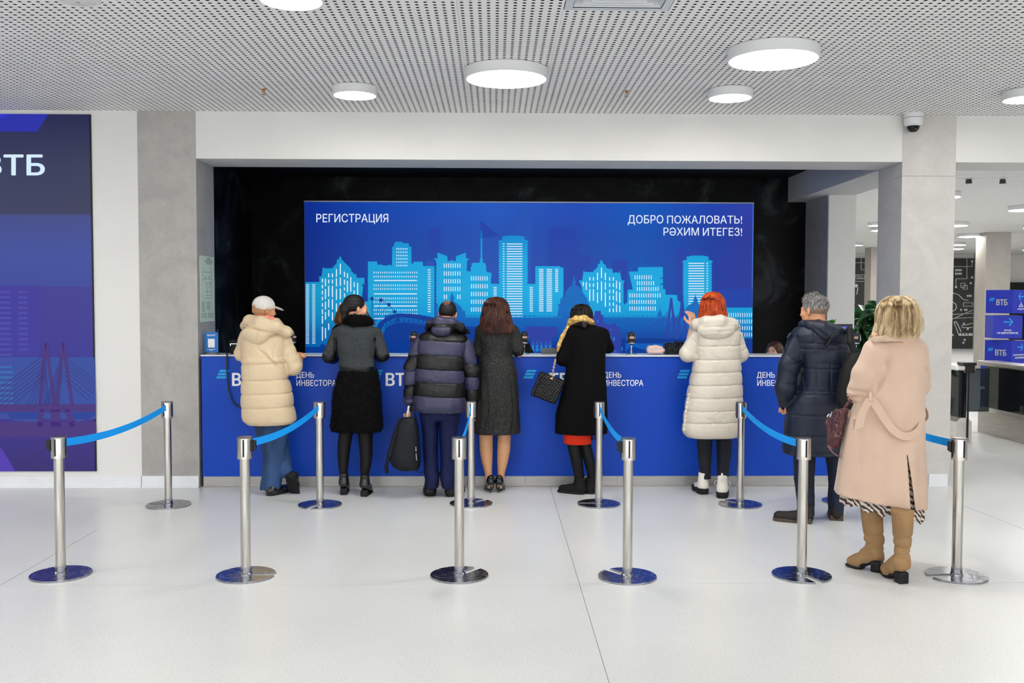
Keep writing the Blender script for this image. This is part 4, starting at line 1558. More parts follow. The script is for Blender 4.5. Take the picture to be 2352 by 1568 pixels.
def hand_vq(curl=0.5, spread=0.12, side=1):
    """palm towards -z, fingers along +y; side = +1 for the thumb at +x"""
    key = (curl, spread, side)
    if key in _HANDS: return _HANDS[key]
    s = Soft(0.0030)
    s.u(Cap((0, -0.05, 0), (0, 0.01, 0), 0.024, 0.023, (1.15, 1, 0.85)))
    s.u(RBox((0, 0.050, 0), (0.040, 0.045, 0.014), 0.013), 0.02)
    for i, (x, L) in enumerate(((0.030, 0.072), (0.010, 0.080), (-0.011, 0.074), (-0.031, 0.058))):
        x *= side
        p = Vector((x, 0.088, 0.002)); a = 0.25 * curl
        for j, (f, r) in enumerate(((0.45, 0.0088), (0.31, 0.0080), (0.24, 0.0070))):
            a += curl * (0.75, 0.95, 0.6)[j]
            fan = (x / 0.04) * spread
            d = Vector((math.sin(fan) * math.cos(a), math.cos(fan) * math.cos(a), -math.sin(a)))
            q = p + d * (L * f)
            s.u(Cap(p, q, r, r * 0.93), 0.006 if j == 0 else 0.002)
            p = q
    t0 = Vector((side * 0.028, 0.018, -0.006))
    t1 = t0 + Vector((side * 0.026, 0.030, -0.012)); t2 = t1 + Vector((side * (0.014 - 0.02 * curl), 0.026, -0.012 - 0.012 * curl)); t3 = t2 + Vector((side * (-0.002 - 0.012 * curl), 0.022, -0.008))
    s.chain([t0, t1, t2, t3], [0.015, 0.0115, 0.0098, 0.0082], 0.008)
    _HANDS[key] = s.result()
    return _HANDS[key]


class Person:
    def __init__(s, px, Y, label, group=None, cat='person', x=None):
        s.Y = Y
        s.x0 = at(px, 690, Y).x if x is None else x
        s.root = empty('person', (s.x0, Y, 0), label, cat, group)

    def q(s, px, py, dy=0.0):
        p = at(px, py, s.Y + dy)
        return Vector((p.x - s.x0, dy, p.z))

    def rows(s, rr):
        """(py, left px, right px, half depth, dy) -> column rows"""
        out = []
        for py, a, b, hd, dy in rr:
            A, B = s.q(a, py, dy), s.q(b, py, dy)
            out.append(((A.z + B.z) / 2, (A.x + B.x) / 2, dy, (B.x - A.x) / 2, hd))
        return out

    def col(s, rr, **kw):
        return Column(s.rows(rr), **kw)

    def hair(s, ytop, rr, **kw):
        """hair column: rows from the widest place down, closed by a rounded dome up to ytop"""
        rows = s.rows(rr)
        z, cx, cy, a, b = rows[0]
        h = s.q(1176, ytop, cy).z - z
        rows += [(z + h * math.sin(t), cx, cy, max(a * math.cos(t), 0.004), max(b * math.cos(t), 0.004)) for t in np.linspace(0.12, PI / 2, 16)]
        kw.setdefault('sm', 0.006)
        return Column(rows, edge=0.003, **kw)

    def add(s, name, soft, m, label=None, mfun=None, extra=None, parent=None):
        V, Q = soft.result() if isinstance(soft, Soft) else soft
        mi = 0
        if mfun is not None:
            c = V[Q].mean(1)
            mi = mfun(c[:, 0], c[:, 1], c[:, 2]).astype(int)
        parts = [(V, Q, mi)] + (extra(V, Q) if extra else [])
        me = vq_mesh(parts, name)
        o = link(name, me, m, parent or s.root)
        if label: o['label'] = label
        return o

    def body(s, J, m, head=None, hands=(), fem=False, legs=True, leg_r=(0.055, 0.038, 0.024), extra=()):
        """one skin surface from head to feet: coarse where clothes cover it, fine at head, hands and bare parts"""
        b = Soft(0.016)
        sh = (J['sl'] + J['sr']) / 2
        hp = (J['hl'] + J['hr']) / 2
        b.u(Cap(sh - Vector((0, 0, 0.04)), hp, 0.10, 0.10, (1.15, 0.8, 1)))
        b.u(Cap(J['sl'] - Vector((0, 0, .02)), J['sr'] - Vector((0, 0, .02)), 0.036), 0.04)
        b.u(Cap(sh, J['neck'], 0.05, 0.05), 0.03)
        for k in 'lr':
            b.chain([J['s' + k], J['e' + k], J['w' + k]], [0.034, 0.030, 0.023], 0.02)
            if legs:
                b.chain([J['h' + k], J['k' + k], J['a' + k]], list(leg_r), 0.03)
        parts = [(*b.result(), 0)]
        if head is not None:
            V, Q = head_vq(fem)
            parts.append((xf(V, head[0], head[1], head[2]), Q, 0))
        for (w, M, curl, spread, side, sc) in hands:
            V, Q = hand_vq(curl, spread, side)
            parts.append((xf(V, M, w, sc), Q, 0))
        for e in extra:
            parts.append((*e.result(), 0))
        me = vq_mesh(parts, 'body')
        return link('body', me, m, s.root)


def taper(n, N, r, e=0.3):
    t = np.linspace(0, 1, N)
    return (r * np.minimum(1, 0.25 + 6 * t) * (1 - (1 - e) * t))[None] * np.ones((n, 1))


def lock_paths(center, rad_fn, n, z0, z1, seed, th=(0, 2 * PI), npts=10, wav=0.004, zj=0.02, lift=0.002, curl=0.0):
    """hair locks running down a column surface; rad_fn(theta, z) -> (x, y); z in head or person units"""
    rs = np.random.RandomState(seed)
    T = th[0] + (th[1] - th[0]) * rs.rand(n)
    top = z0 - rs.rand(n) ** 1.5 * (z0 - z1) * 0.08
    bot = z1 + rs.normal(size=n) * zj
    t = np.linspace(0, 1, npts) ** 1.7
    Zs = top[:, None] + (bot - top)[:, None] * t[None]
    ph = rs.rand(n, 1) * 6.28; fr = 10 + 25 * rs.rand(n, 1)
    TT = T[:, None] + wav * 8 * np.sin(fr * Zs + ph) + curl * t[None] ** 2 * rs.normal(size=(n, 1))
    xs, ys = rad_fn(TT, Zs)
    P = np.stack([xs, ys, Zs], 2)
    colm = rad_fn.colm
    zc = np.clip(Zs, colm.z0, colm.z1)
    c = np.stack([np.interp(zc, colm.zz, colm.t[0]), np.interp(zc, colm.zz, colm.t[1])], 2)
    out = P[..., :2] - c
    L = np.linalg.norm(out, axis=2, keepdims=True) + 1e-9
    P[..., 2] += 0.004 * np.clip((Zs - colm.z1 + 0.07) / 0.07, 0, 1)
    lf = (lift * (0.2 + rs.rand(n, 1)) + curl * 0.02 * t[None] ** 3)[..., None]
    P[..., :2] += out / L * lf
    return P


def col_surface(colm, scale=1.0):
    def fn(T, Zs):
        zc = np.clip(Zs, colm.z0, colm.z1)
        cx, cy, a, b = [np.interp(zc, colm.zz, t) for t in colm.t]
        c, s_ = np.cos(T), np.sin(T)
        p = colm.p
        k = (np.abs(c / a) ** p + np.abs(s_ / b) ** p) ** (-1 / p)
        if colm.wob is not None: k = k * colm.wob(np.arctan2(s_, c), Zs)
        return cx + c * k * scale, cy + s_ * k * scale
    fn.colm = colm
    return fn


def hair_mat(name, dark, mid, light, rough=0.42, sc=55, axis=(1, 1, 0.05), pos=(0.3, 0.5, 0.72), sheen=0.0):
    t = NT(name)
    v = t.coords('Object', axis)
    f = t.noise(v, sc, 5, 0.6, 0.4)
    t.l(t.ramp(f, [(pos[0], srgb(*dark)), (pos[1], srgb(*mid)), (pos[2], srgb(*light))]), t.bsdf.inputs['Base Color'])
    t.P(Roughness=rough)
    t.bsdf.inputs['Specular IOR Level'].default_value = 0.35
    t.bump(f, 0.5, 0.004)
    return t.m


m_skin = mat('skin_light', (226, 168, 134), 0.5, var=0.05, scale=14, spec=0.3)
m_skin2 = mat('skin_tan', (206, 150, 112), 0.5, var=0.05, scale=14, spec=0.3)
for _m in (m_skin, m_skin2):
    _b = _m.node_tree.nodes['Principled BSDF']
    _b.inputs['Subsurface Weight'].default_value = 0.12
    _b.inputs['Subsurface Radius'].default_value = (0.02, 0.008, 0.004)


def sole(mb, pts, z0, z1):
    pass
# ------------------------------------------------------------------ person: cap and cream padded coat
def joints(P, **k):
    return {n: (P.q(*v) if isinstance(v, tuple) else v) for n, v in k.items()}


def baffles(P, ys, amp, slope=0.0, px0=0, pw=0.5):
    """padded tubes between stitched rows given as picture heights"""
    zs = np.array(sorted([P.q(px0 or 1176, y).z for y in ys]))

    def fn(x, y, z):
        zz_ = z - slope * x
        i = np.clip(np.searchsorted(zs, zz_) - 1, 0, len(zs) - 2)
        t = np.clip((zz_ - zs[i]) / (zs[i + 1] - zs[i]), 0, 1)
        inside = (zz_ > zs[0]) & (zz_ < zs[-1])
        e = np.exp(-np.minimum(t, 1 - t) / 0.22)
        wr = 0.30 * amp * e * np.abs(np.sin(38 * x + 25 * y + 2.2 * waves(x, y, z, 20, 7 + px0) + 1.7 * i))
        ln = 0.005 * np.exp(-(np.minimum(t, 1 - t) * (zs[i + 1] - zs[i]) / 0.005) ** 2)
        return np.where(inside, -amp * (4 * t * (1 - t)) ** pw + wr + ln, 0)
    return fn


def seam_line(fn_dist, depth=0.006, w=0.006):
    return lambda x, y, z: depth * np.exp(-(fn_dist(x, y, z) / w) ** 2)


P = Person(618, 8.50, 'person in a cream padded coat, pale cap and wide blue jeans leaning on the desk')
J = joints(P, neck=(612, 742, 0.03), sl=(572, 770, 0.02), sr=(648, 776, 0.02), el=(549, 815, 0.06), er=(684, 848, 0.06), wl=(572, 790, 0.20), wr=(693, 815, 0.06),
           hl=(600, 925, 0), hr=(640, 925, 0), kl=(625, 1030, 0.03), kr=(640, 1030, 0.06), al=(620, 1118, -0.02), ar=(655, 1090, -0.02))
HM = rot3(-52, -6, 4)
hc = P.q(608, 712, 0.02)
P.body(J, m_skin2, (HM, hc, 0.98), [(J['wr'], rot3(30, 4, 20), 0.8, 0.05, -1, 1.0), (J['wl'], rot3(-30, 6, 0), 0.4, 0.05, 1, 1.0)])
m_cream = mat('cream_padded_nylon', (216, 194, 160), 0.5, var=0.025, scale=4, bump=0.12, bscale=45, bdist=0.004, spec=0.3)
c = Soft((0.0085, 0.0085, 0.006))
c.u(P.col([(730, 590, 640, 0.08, 0.02), (752, 566, 655, 0.12, 0.01), (775, 558, 660, 0.15, 0.0), (800, 556, 656, 0.16, -0.01), (835, 558, 655, 0.165, -0.01), (870, 559, 660, 0.17, -0.01),
           (900, 558, 668, 0.175, -0.01), (930, 558, 671, 0.18, -0.01), (955, 560, 676, 0.18, -0.01), (966, 563, 677, 0.175, -0.01), (972, 572, 670, 0.16, -0.01)], p=2.5, edge=0.02))
c.disp(baffles(P, [820, 834, 871, 902, 933, 975], 0.010, 0.03, pw=0.28))
armL = [P.q(568, 772, 0.01), P.q(556, 812, 0.05), P.q(572, 798, 0.18)]
armR = [P.q(651, 784, 0.0), P.q(674, 842, 0.03), P.q(683, 824, 0.06)]
c.chain(armL, [0.070, 0.068, 0.05], 0.02, first=0.04)
c.chain(armR, [0.075, 0.078, 0.05], 0.02, first=0.03)
c.disp(lambda x, y, z: 0.004 * np.abs(np.sin((z * 0.8 - 0.6 * x) * 42)) * (np.abs(x) > 0.14) * (z > 1.0) - 0.002)
# pulled folds under the right arm
pa, pb = P.q(592, 800, -0.16), P.q(650, 850, -0.14)


def fold(pa, pb, w, dep):
    a, b = V3(pa), V3(pb); d = b - a; L = d @ d

    def fn(x, y, z):
        t = np.clip(((x - a[0]) * d[0] + (z - a[2]) * d[2]) / (d[0] ** 2 + d[2] ** 2), 0, 1)
        r = np.sqrt((x - a[0] - t * d[0]) ** 2 + (z - a[2] - t * d[2]) ** 2)
        return dep * np.exp(-(r / w) ** 2) * np.sin(PI * np.clip(t * 0.9 + 0.08, 0, 1)) * (y < 0.02)
    return fn


c.disp(fold(pa, pb, 0.010, 0.016)); c.disp(fold(P.q(620, 800, 0), P.q(642, 835, 0), 0.008, -0.012)); c.disp(fold(P.q(632, 826, 0), P.q(648, 842, 0), 0.008, 0.014))
c.disp(fold(P.q(640, 790, 0), P.q(636, 840, 0), 0.006, 0.010)); c.disp(fold(P.q(640, 790, 0), P.q(670, 858, 0), 0.005, 0.006))
c.disp(fold(P.q(552, 795, 0), P.q(554, 832, 0), 0.006, 0.010))
c.disp(lambda x, y, z: creases(x, y, z, 0.006, 26, 3, (1, 1, 1.4)))
P.add('coat', c, m_cream)
h = Soft(0.008)
h.chain([P.q(563, 748, 0.06), P.q(574, 738, -0.06), P.q(598, 742, -0.145), P.q(632, 751, -0.15), P.q(658, 762, -0.07), P.q(666, 764, 0.04)], [0.045, 0.055, 0.058, 0.052, 0.045, 0.035], 0.03)
h.u(Ell(P.q(598, 760, -0.135), (0.165, 0.075, 0.085), Matrix.Rotation(-0.25, 3, 'Y')), 0.03).u(Ell(P.q(594, 775, -0.15), (0.07, 0.05, 0.062)), 0.05)
h.disp(fold(P.q(562, 745, 0), P.q(655, 768, 0), 0.007, 0.018)); h.disp(fold(P.q(606, 752, 0), P.q(595, 790, 0), 0.006, 0.013)); h.disp(fold(P.q(577, 752, 0), P.q(570, 782, 0), 0.006, 0.012))
h.disp(lambda x, y, z: creases(x, y, z, 0.006, 22, 8, (1, 1, 1.6)))
P.add('hood', h, m_cream)
sc_ = Soft(0.006).chain([P.q(598, 731, -0.03), P.q(612, 731, -0.085), P.q(626, 734, -0.03), P.q(630, 738, 0.06)], [0.022, 0.024, 0.022, 0.02], 0.02)
P.add('collar', sc_, mat('salmon_jersey', (244, 150, 120), 0.7, var=0.04), 'salmon pink collar')
# cap
m_capc = mat('cap_pale_cotton', (212, 208, 200), 0.75, var=0.04, scale=12, bump=0.2, bscale=300, bdist=0.001)
k = Soft(0.0045)
k.u(Ell((0, -0.016, 0.040), (0.086, 0.104, 0.088)))
k.cut(RBox((0, 0, -0.10), (0.2, 0.2, 0.108), 0.002, rot3(0, 8, 0)), 0.004)
k.cut(RBox((0, -0.12, 0.022), (0.032, 0.05, 0.013), 0.008), 0.002)
k.u(Ell((0, 0.118, 0.030), (0.066, 0.062, 0.010), rot3(0, -14, 0)), 0.006)
k.disp(lambda x, y, z: 0.0015 * np.exp(-(np.sin(3 * np.arctan2(x, y + 0.016)) / 0.10) ** 2) * (z > 0.02) + 0.0012 * waves(x, y, z, 70, 4))
V, Q = k.result()
P.add('cap', (xf(V, HM, hc, 0.98), Q), m_capc)
# cropped hair below the cap
k = Soft(0.005).u(Ell((0, -0.024, 0.0), (0.0775, 0.0935, 0.08))); k.cut(RBox((0, 0.06, 0), (0.2, 0.068, 0.2), 0.002), 0.003); k.cut(RBox((0, 0, -0.14), (0.2, 0.2, 0.098), 0.002), 0.003)
V, Q = k.result()
P.add('hair', (xf(V, HM, hc, 0.98), Q), mat('cropped_brown_hair', (176, 134, 102), 0.8, var=0.15, scale=60, bump=0.5, bscale=300), 'cropped brown hair')
# jeans


def denim(name, dark, light, rough=0.8):
    t = NT(name)
    v = t.coords('Object'); v2 = t.coords('Object', (1, 1, 0.25))
    f = t.noise(v2, 7, 5, 0.6); g = t.noise(v, 420, 2, 0.5)
    mx = t.n('ShaderNodeMath', operation='MULTIPLY_ADD'); t.l(g, mx.inputs[0]); mx.inputs[1].default_value = 0.25; t.l(f, mx.inputs[2])
    t.l(t.ramp(mx.outputs[0], [(0.42, srgb(*dark)), (0.85, srgb(*light))]), t.bsdf.inputs['Base Color'])
    t.P(Roughness=rough); t.bump(g, 0.2, 0.001)
    return t.m


m_jean = denim('blue_denim', (9, 28, 58), (44, 82, 130))
j = Soft((0.008, 0.008, 0.008))
j.u(P.col([(930, 578, 664, 0.13, 0.0), (975, 584, 664, 0.13, 0.0), (1000, 590, 663, 0.11, 0.0), (1025, 601, 659, 0.095, 0.0), (1060, 605, 655, 0.085, 0.0), (1090, 602, 650, 0.088, -0.01), (1122, 598, 645, 0.095, -0.02)], edge=0.006))
j.chain([P.q(640, 1000, 0.05), P.q(652, 1060, 0.03), P.q(656, 1082, -0.02)], [0.085, 0.062, 0.062], 0.01)
j.cut(RBox(P.q(660, 1094, -0.03), (0.1, 0.1, 0.02), 0.002, rot3(0, 0, 18)), 0.003) if False else None
j.disp(lambda x, y, z: 0.006 * waves(x, y, z, 22, 12, str_=(1.6, 1, 0.6)) + 0.003 * waves(x, y, z, 60, 13))
P.add('jeans', j, m_jean)
m_shoe = mat('black_leather', (18, 18, 20), 0.3, var=0.08, scale=20, spec=0.5, coat=0.3)
m_solb = mat('black_rubber', (24, 24, 25), 0.7, var=0.05)


def shoe_vq(L=0.26, w=0.046, top=0.085, toe=0.05, shaft=0.0, heel=0.0, sp=0.0055, shaft_r=0.048, point=0.0):
    """shoe with the heel at y=0 and the toe at +y, standing on z=0"""
    s = Soft(sp)
    s.chain([(0, 0.045, heel + 0.042), (0, 0.13, heel * 0.55 + 0.036), (0, L - 0.045, toe * 0.6)], [w, w * 0.98, w * (0.9 - point)], 0.03, (1, 1, 0.9))
    s.u(Cap((0, 0.05, heel + 0.045), (0, 0.06, heel + top - 0.012), w, w * 0.85, (1, 1.15, 1)), 0.02)
    if shaft:
        s.u(Cap((0, 0.055, heel + top - 0.02), (0, 0.05, heel + top + shaft), shaft_r * 0.86, shaft_r, (1, 1.12, 1)), 0.03)
        s.cut(RBox((0, 0.05, heel + top + shaft + 0.1), (0.15, 0.15, 0.1), 0.002), 0.004)
    # arch line of the sole
    s.cut(RBox((0, L / 2, -0.2 + 0.008), (0.2, L, 0.2), 0.001), 0.002)
    if heel:
        s.cut(RBox((0, 0.10, -0.05 + heel * 0.38), (0.1, 0.085, 0.055 + heel * 0.25), 0.01, Matrix.Rotation(-math.atan2(heel, 0.17) * 0.9, 3, 'X')), 0.004)
    return s


def sole_soft(L=0.26, w=0.05, th=0.012, heel=0.0, hl=0.06, lug=0.0, sp=0.005):
    s = Soft(sp)
    s.chain([(0, 0.05, th / 2), (0, L - 0.055, th / 2)], [w, w], 0.0)
    s.ops = []
    s.u(Column([(0, 0, L / 2, w, L / 2), (th, 0, L / 2, w, L / 2)], p=3.0, edge=0.003, sm=0.001))
    if heel:
        s.u(RBox((0, hl * 0.5, (heel + th) / 2), (w * 0.92, hl * 0.5, (heel + th) / 2 + 0.004), 0.008), 0.004)
    if lug:
        s.disp(lambda x, y, z: 0.004 * (np.sin(y * 220) > 0) * (z < th * 0.55))
    return s


def put_shoe(P, pos, yaw, up, sol=None, m=m_shoe, ms=m_solb, pitch=0, roll=0, name='shoe', label=None, sc=1.0):
    M = rot3(yaw, pitch, roll)
    V, Q = up.result()
    o = P.add(name, (xf(V, M, pos, sc), Q), m, label)
    if sol is not None:
        V, Q = sol.result()
        P.add('sole', (xf(V, M, pos, sc), Q), ms, parent=o)
    return o


fl = lambda px, py: on_floor(px, py)


def foot(P, px, py, dz=0.0):
    p = on_floor(px, py)
    return Vector((p.x - P.x0, p.y - P.Y, dz))


put_shoe(P, foot(P, 615, 1139), -30, shoe_vq(0.27), sole_soft(0.27, 0.05, 0.022))
p = foot(P, 650, 1137); p.z = 0.16
put_shoe(P, P.q(664, 1092, -0.10), -12, shoe_vq(0.26), sole_soft(0.26, 0.05, 0.022, 0.03), pitch=-62, roll=8)
# ------------------------------------------------------------------ person: grey wool jacket with black fur
def band(P, pys, tilt=0.0):
    """which stripe between picture heights a height falls in"""
    zs = [P.q(1176, y).z for y in pys]
    return lambda x, y, z: sum((z - tilt * x < q).astype(int) for q in zs)


m_wool = mat('grey_wool_tweed', (60, 64, 66), 0.95, var=0.38, scale=240, bump=0.5, bscale=260, bdist=0.002, spec=0.1)
m_fur = mat('black_fur', (6, 5, 6), 0.9, var=0.35, scale=60, bump=0.8, bscale=160, bdist=0.006, spec=0.2)
m_leath = mat('black_soft_leather', (16, 17, 19), 0.34, var=0.1, scale=20, bump=0.3, bscale=40, bdist=0.004)
P = Person(818, 8.50, 'dark-haired woman in a grey wool jacket with black fur collar and fur skirt')
J = joints(P, neck=(815, 738, 0.03), sl=(782, 765, 0.02), sr=(856, 765, 0.02), el=(756, 822, 0.04), er=(880, 822, 0.04), wl=(775, 797, 0.25), wr=(858, 797, 0.25),
           hl=(800, 920, 0), hr=(838, 920, 0), kl=(793, 1020, 0.01), kr=(838, 1020, 0.01), al=(789, 1105, -0.03), ar=(836, 1105, -0.03))
HM = rot3(-66, -4, 0); hc = P.q(820, 709, 0.03)
P.body(J, m_skin, (HM, hc, 0.95), fem=True, legs=False)
tw = band(P, [841])
c = Soft((0.008, 0.008, 0.008))
c.u(P.col([(742, 792, 840, 0.07, 0.02), (750, 776, 860, 0.10, 0.01), (760, 768, 871, 0.125, 0.0), (790, 772, 861, 0.135, 0.0), (820, 779, 858, 0.125, 0.0), (841, 779, 863, 0.125, 0.0), (848, 781, 862, 0.122, 0.0), (853.5, 783, 862, 0.12, 0.0)], p=2.5, edge=0.006))
c.chain([P.q(775, 766, 0.01), P.q(756, 818, 0.0), P.q(764, 820, 0.10), P.q(778, 798, 0.24)], [0.054, 0.060, 0.058, 0.042], 0.015, first=0.03)
c.chain([P.q(864, 766, 0.01), P.q(879, 816, 0.0), P.q(876, 818, 0.10), P.q(860, 798, 0.24)], [0.054, 0.058, 0.056, 0.042], 0.015, first=0.03)
c.disp(lambda x, y, z: 0.0035 * waves(x, y, z, 28, 5) + creases(x, y, z, 0.008, 30, 6) * (np.abs(x) > 0.15))
c.disp(lambda x, y, z: 0.004 * np.exp(-((x - P.q(815, 800).x) / 0.004) ** 2) * (y < 0))
zpatch = P.q(1176, 814).z; zb_ = P.q(1176, 841.5).z


def f2(x, y, z):
    xl, xr = P.q(776, 800).x, P.q(861, 800).x
    arm = (x < xl - 0.004) | (x > xr + 0.004)
    inner = ((x > P.q(772, 800).x - 0.02) & (x < xl + 0.01) | (x < P.q(866, 800).x) & (x > xr)) & (z < P.q(1176, 775).z)
    return np.where(arm & (z < zpatch), 1, np.where(inner, 1, np.where((~arm) & (z < zb_), 1, 0)))


P.add('jacket', c, [m_wool, m_leath], mfun=f2)
k = Soft(0.009)
k.u(P.col([(850, 782, 864, 0.125, 0), (862, 777, 867, 0.135, 0), (900, 768, 872, 0.15, 0), (950, 764, 875, 0.16, 0), (982, 761, 876, 0.165, 0), (987, 764, 873, 0.16, 0)], p=2.4, edge=0.008))
k.disp(lambda x, y, z: 0.006 * waves(x, y, z, 50, 7) + 0.004 * waves(x, y, z, 120, 8))
P.add('fur_skirt', k, m_fur, 'black fur skirt part of the coat', extra=lambda V, Q: [(*tufts(V, Q, 7000, 0.019, 0.0022, 3, 0.9), 0)])
k = Soft(0.007)
k.chain([P.q(800, 733, 0.06), P.q(799, 737, -0.02), P.q(815, 736, -0.075), P.q(838, 737, -0.05), P.q(850, 741, 0.04)], [0.030, 0.038, 0.045, 0.042, 0.03], 0.03)
k.disp(lambda x, y, z: 0.005 * waves(x, y, z, 60, 9))
P.add('fur_collar', k, m_fur, extra=lambda V, Q: [(*tufts(V, Q, 2400, 0.016, 0.0016, 5, 0.3), 0)])
m_hb = hair_mat('hair_near_black', (4, 3, 3), (14, 9, 8), (34, 22, 18), 0.5, 60)
k = Soft(0.005)
k.u(Ell((0, -0.030, 0.040), (0.084, 0.100, 0.090)))
k.cut(RBox((0, 0.110, -0.02), (0.2, 0.062, 0.115), 0.01, rot3(0, -12, 0)), 0.01)
k.cut(RBox((0, 0.035, -0.09), (0.2, 0.055, 0.085), 0.02), 0.01)
k.u(Ell((0, -0.115, -0.005), (0.045, 0.040, 0.055)), 0.025)
k.u(Cap((0, -0.115, -0.03), (0, -0.10, -0.14), 0.035, 0.028), 0.02)
k.disp(lambda x, y, z: 0.0022 * np.sin(np.arctan2(z + 0.02, np.abs(x) + 0.03) * 34 + 12 * y) + 0.002 * waves(x, y, z, 60, 4))
V, Q = k.result()
P.add('hair', (xf(V, HM, hc, 0.97), Q), m_hb)
rs = np.random.RandomState(4)
pth = []
for i in range(16):
    a = P.q(838 + rs.rand() * 4, 700 + rs.rand() * 8, 0.05); b = P.q(838 + rs.rand() * 6, 722, 0.04); cpt = P.q(852 + rs.rand() * 8, 730 + rs.rand() * 6, 0.02); d = P.q(858 + rs.rand() * 6, 746, 0.02)
    t = np.linspace(0, 1, 10)[:, None]
    pth.append((1 - t) ** 3 * V3(a) + 3 * t * (1 - t) ** 2 * V3(b) + 3 * t * t * (1 - t) * V3(cpt) + t ** 3 * V3(d))
P.add('loose_locks', tubes_np(pth, np.full((16, 10), 0.0012)), mat('hair_reddish_lock', (88, 30, 22), 0.4))
# legs in tights and ankle boots
m_tight = mat('black_tights', (11, 8, 9), 0.6, var=0.1, spec=0.3)
k = Soft(0.007)
for rows in ([(960, 778, 814, 0.075, 0), (990, 779, 812, 0.07, 0), (1015, 776, 807, 0.06, 0), (1045, 775, 803, 0.056, 0), (1070, 777, 800, 0.048, -0.01), (1100, 781, 797, 0.035, -0.02)],
             [(960, 820, 860, 0.075, 0), (990, 821, 857, 0.07, 0), (1015, 824, 856, 0.06, 0), (1045, 827, 856, 0.056, 0), (1070, 827, 852, 0.048, -0.01), (1100, 829, 845, 0.035, -0.02)]):
    k.u(P.col(rows, p=2, edge=0.005))
P.add('tights', k, m_tight)
for fx, fy, yw in ((789, 1137, 4), (835, 1141, -6)):
    f = foot(P, fx, fy)
    up = shoe_vq(0.25, 0.040, 0.085, 0.045, 0.05, 0.055, shaft_r=0.043)
    so = Soft(0.005).u(RBox((0, 0.032, 0.028), (0.031, 0.030, 0.029), 0.008)).u(RBox((0, 0.16, 0.006), (0.036, 0.075, 0.006), 0.004), 0.004)
    put_shoe(P, f, yw, up, so, name='ankle_boot')

# ------------------------------------------------------------------ person behind the desk, brown bob, hidden by the fur collar
P = Person(797, 9.75, 'person with brown wavy hair and black top, half hidden behind the dark-haired woman')
J = joints(P, neck=(797, 738, 0), sl=(775, 762, 0), sr=(822, 762, 0), el=(766, 810, 0), er=(826, 810, 0), wl=(775, 840, -0.1), wr=(818, 840, -0.1), hl=(785, 890, 0), hr=(810, 890, 0), kl=(785, 990, 0), kr=(810, 990, 0), al=(785, 1070, 0), ar=(810, 1070, 0))
HM = rot3(200, -8, 0); hc = P.q(803, 716, 0)
P.body(J, m_skin, (HM, hc, 0.98), fem=True)
m_knit = mat('black_knit', (13, 13, 15), 0.85, var=0.2, scale=80, bump=0.4, bscale=200)
c = Soft(0.012)
c.u(P.col([(736, 786, 815, 0.06, 0), (748, 768, 824, 0.09, 0), (762, 762, 830, 0.12, 0), (820, 765, 828, 0.13, 0), (900, 766, 830, 0.14, 0)], edge=0.02))
c.chain([J['sl'], J['el'], J['wl']], [0.058, 0.052, 0.04], 0.02).chain([J['sr'], J['er'], J['wr']], [0.058, 0.052, 0.04], 0.02)
P.add('sweater', c, m_knit)
trs_ = Soft(0.016).chain([J['hl'], J['kl'], J['al']], [0.10, 0.075, 0.055], 0.02).chain([J['hr'], J['kr'], J['ar']], [0.10, 0.075, 0.055], 0.02)
P.add('trousers', trs_, mat('black_trousers', (15, 15, 18), 0.8))
for k_ in (('al', 5), ('ar', -5)):
    a = J[k_[0]]
    put_shoe(P, Vector((a.x, 0.06, 0)), 180 + k_[1], shoe_vq(0.25, sp=0.009), None)
m_hbr = hair_mat('hair_brown_highlights', (74, 44, 24), (136, 88, 50), (190, 138, 88), 0.42, 42)
hcol = P.hair(693, [(712, 779, 827, 0.115, -0.01), (725, 773, 832, 0.12, -0.02), (738, 769, 836, 0.11, -0.02), (742, 772, 834, 0.10, -0.02)])
hcol.wob = lambda th, z: 1 + 0.03 * np.sin(th * 15 + 8 * z)
k = Soft(0.006).u(hcol)
k.cut(Ell((hc.x + 0.03, hc.y - 0.13, hc.z - 0.04), (0.05, 0.06, 0.1)), 0.02)
lp = lock_paths((hcol.t[0].mean(), 0), col_surface(hcol), 220, hcol.z1, hcol.z0, 6, wav=0.006, zj=0.012, lift=0.006, curl=0.4)
P.add('hair', k, m_hbr, extra=lambda V, Q: [(*tubes_np(lp, taper(220, 10, 0.004), 4), 0)])

# ------------------------------------------------------------------ person: striped puffer jacket with a backpack in hand
P = Person(1012, 8.38, 'man in a black and slate striped puffer jacket and navy trousers carrying a backpack')
J = joints(P, neck=(1028, 742, 0.02), sl=(978, 780, 0.0), sr=(1056, 788, 0.0), el=(946, 860, -0.02), er=(1080, 862, 0.02), wl=(941, 928, -0.01), wr=(1080, 924, 0.06),
           hl=(988, 935, 0), hr=(1032, 935, 0), kl=(990, 1030, 0), kr=(1030, 1030, 0), al=(990, 1118, -0.02), ar=(1030, 1118, -0.02))
HM = rot3(-14, -16, 4); hc = P.q(1029, 722, 0.03)
P.body(J, m_skin2, (HM, hc, 0.94), [(P.q(941, 934, -0.01), rot3(0, -96, 90), 1.15, 0.02, -1, 0.95), (P.q(1076, 934, 0.07), rot3(0, -90, -80), 0.6, 0.04, 1, 0.95)])
m_slate = mat('slate_violet_nylon', (50, 50, 78), 0.42, var=0.08, scale=6, bump=0.35, bscale=30, bdist=0.006, spec=0.45)
m_blkn = mat('black_nylon', (10, 10, 12), 0.42, var=0.1, scale=6, bump=0.35, bscale=30, bdist=0.006, spec=0.4)
c = Soft((0.0085, 0.0085, 0.006))
TL = 0.11
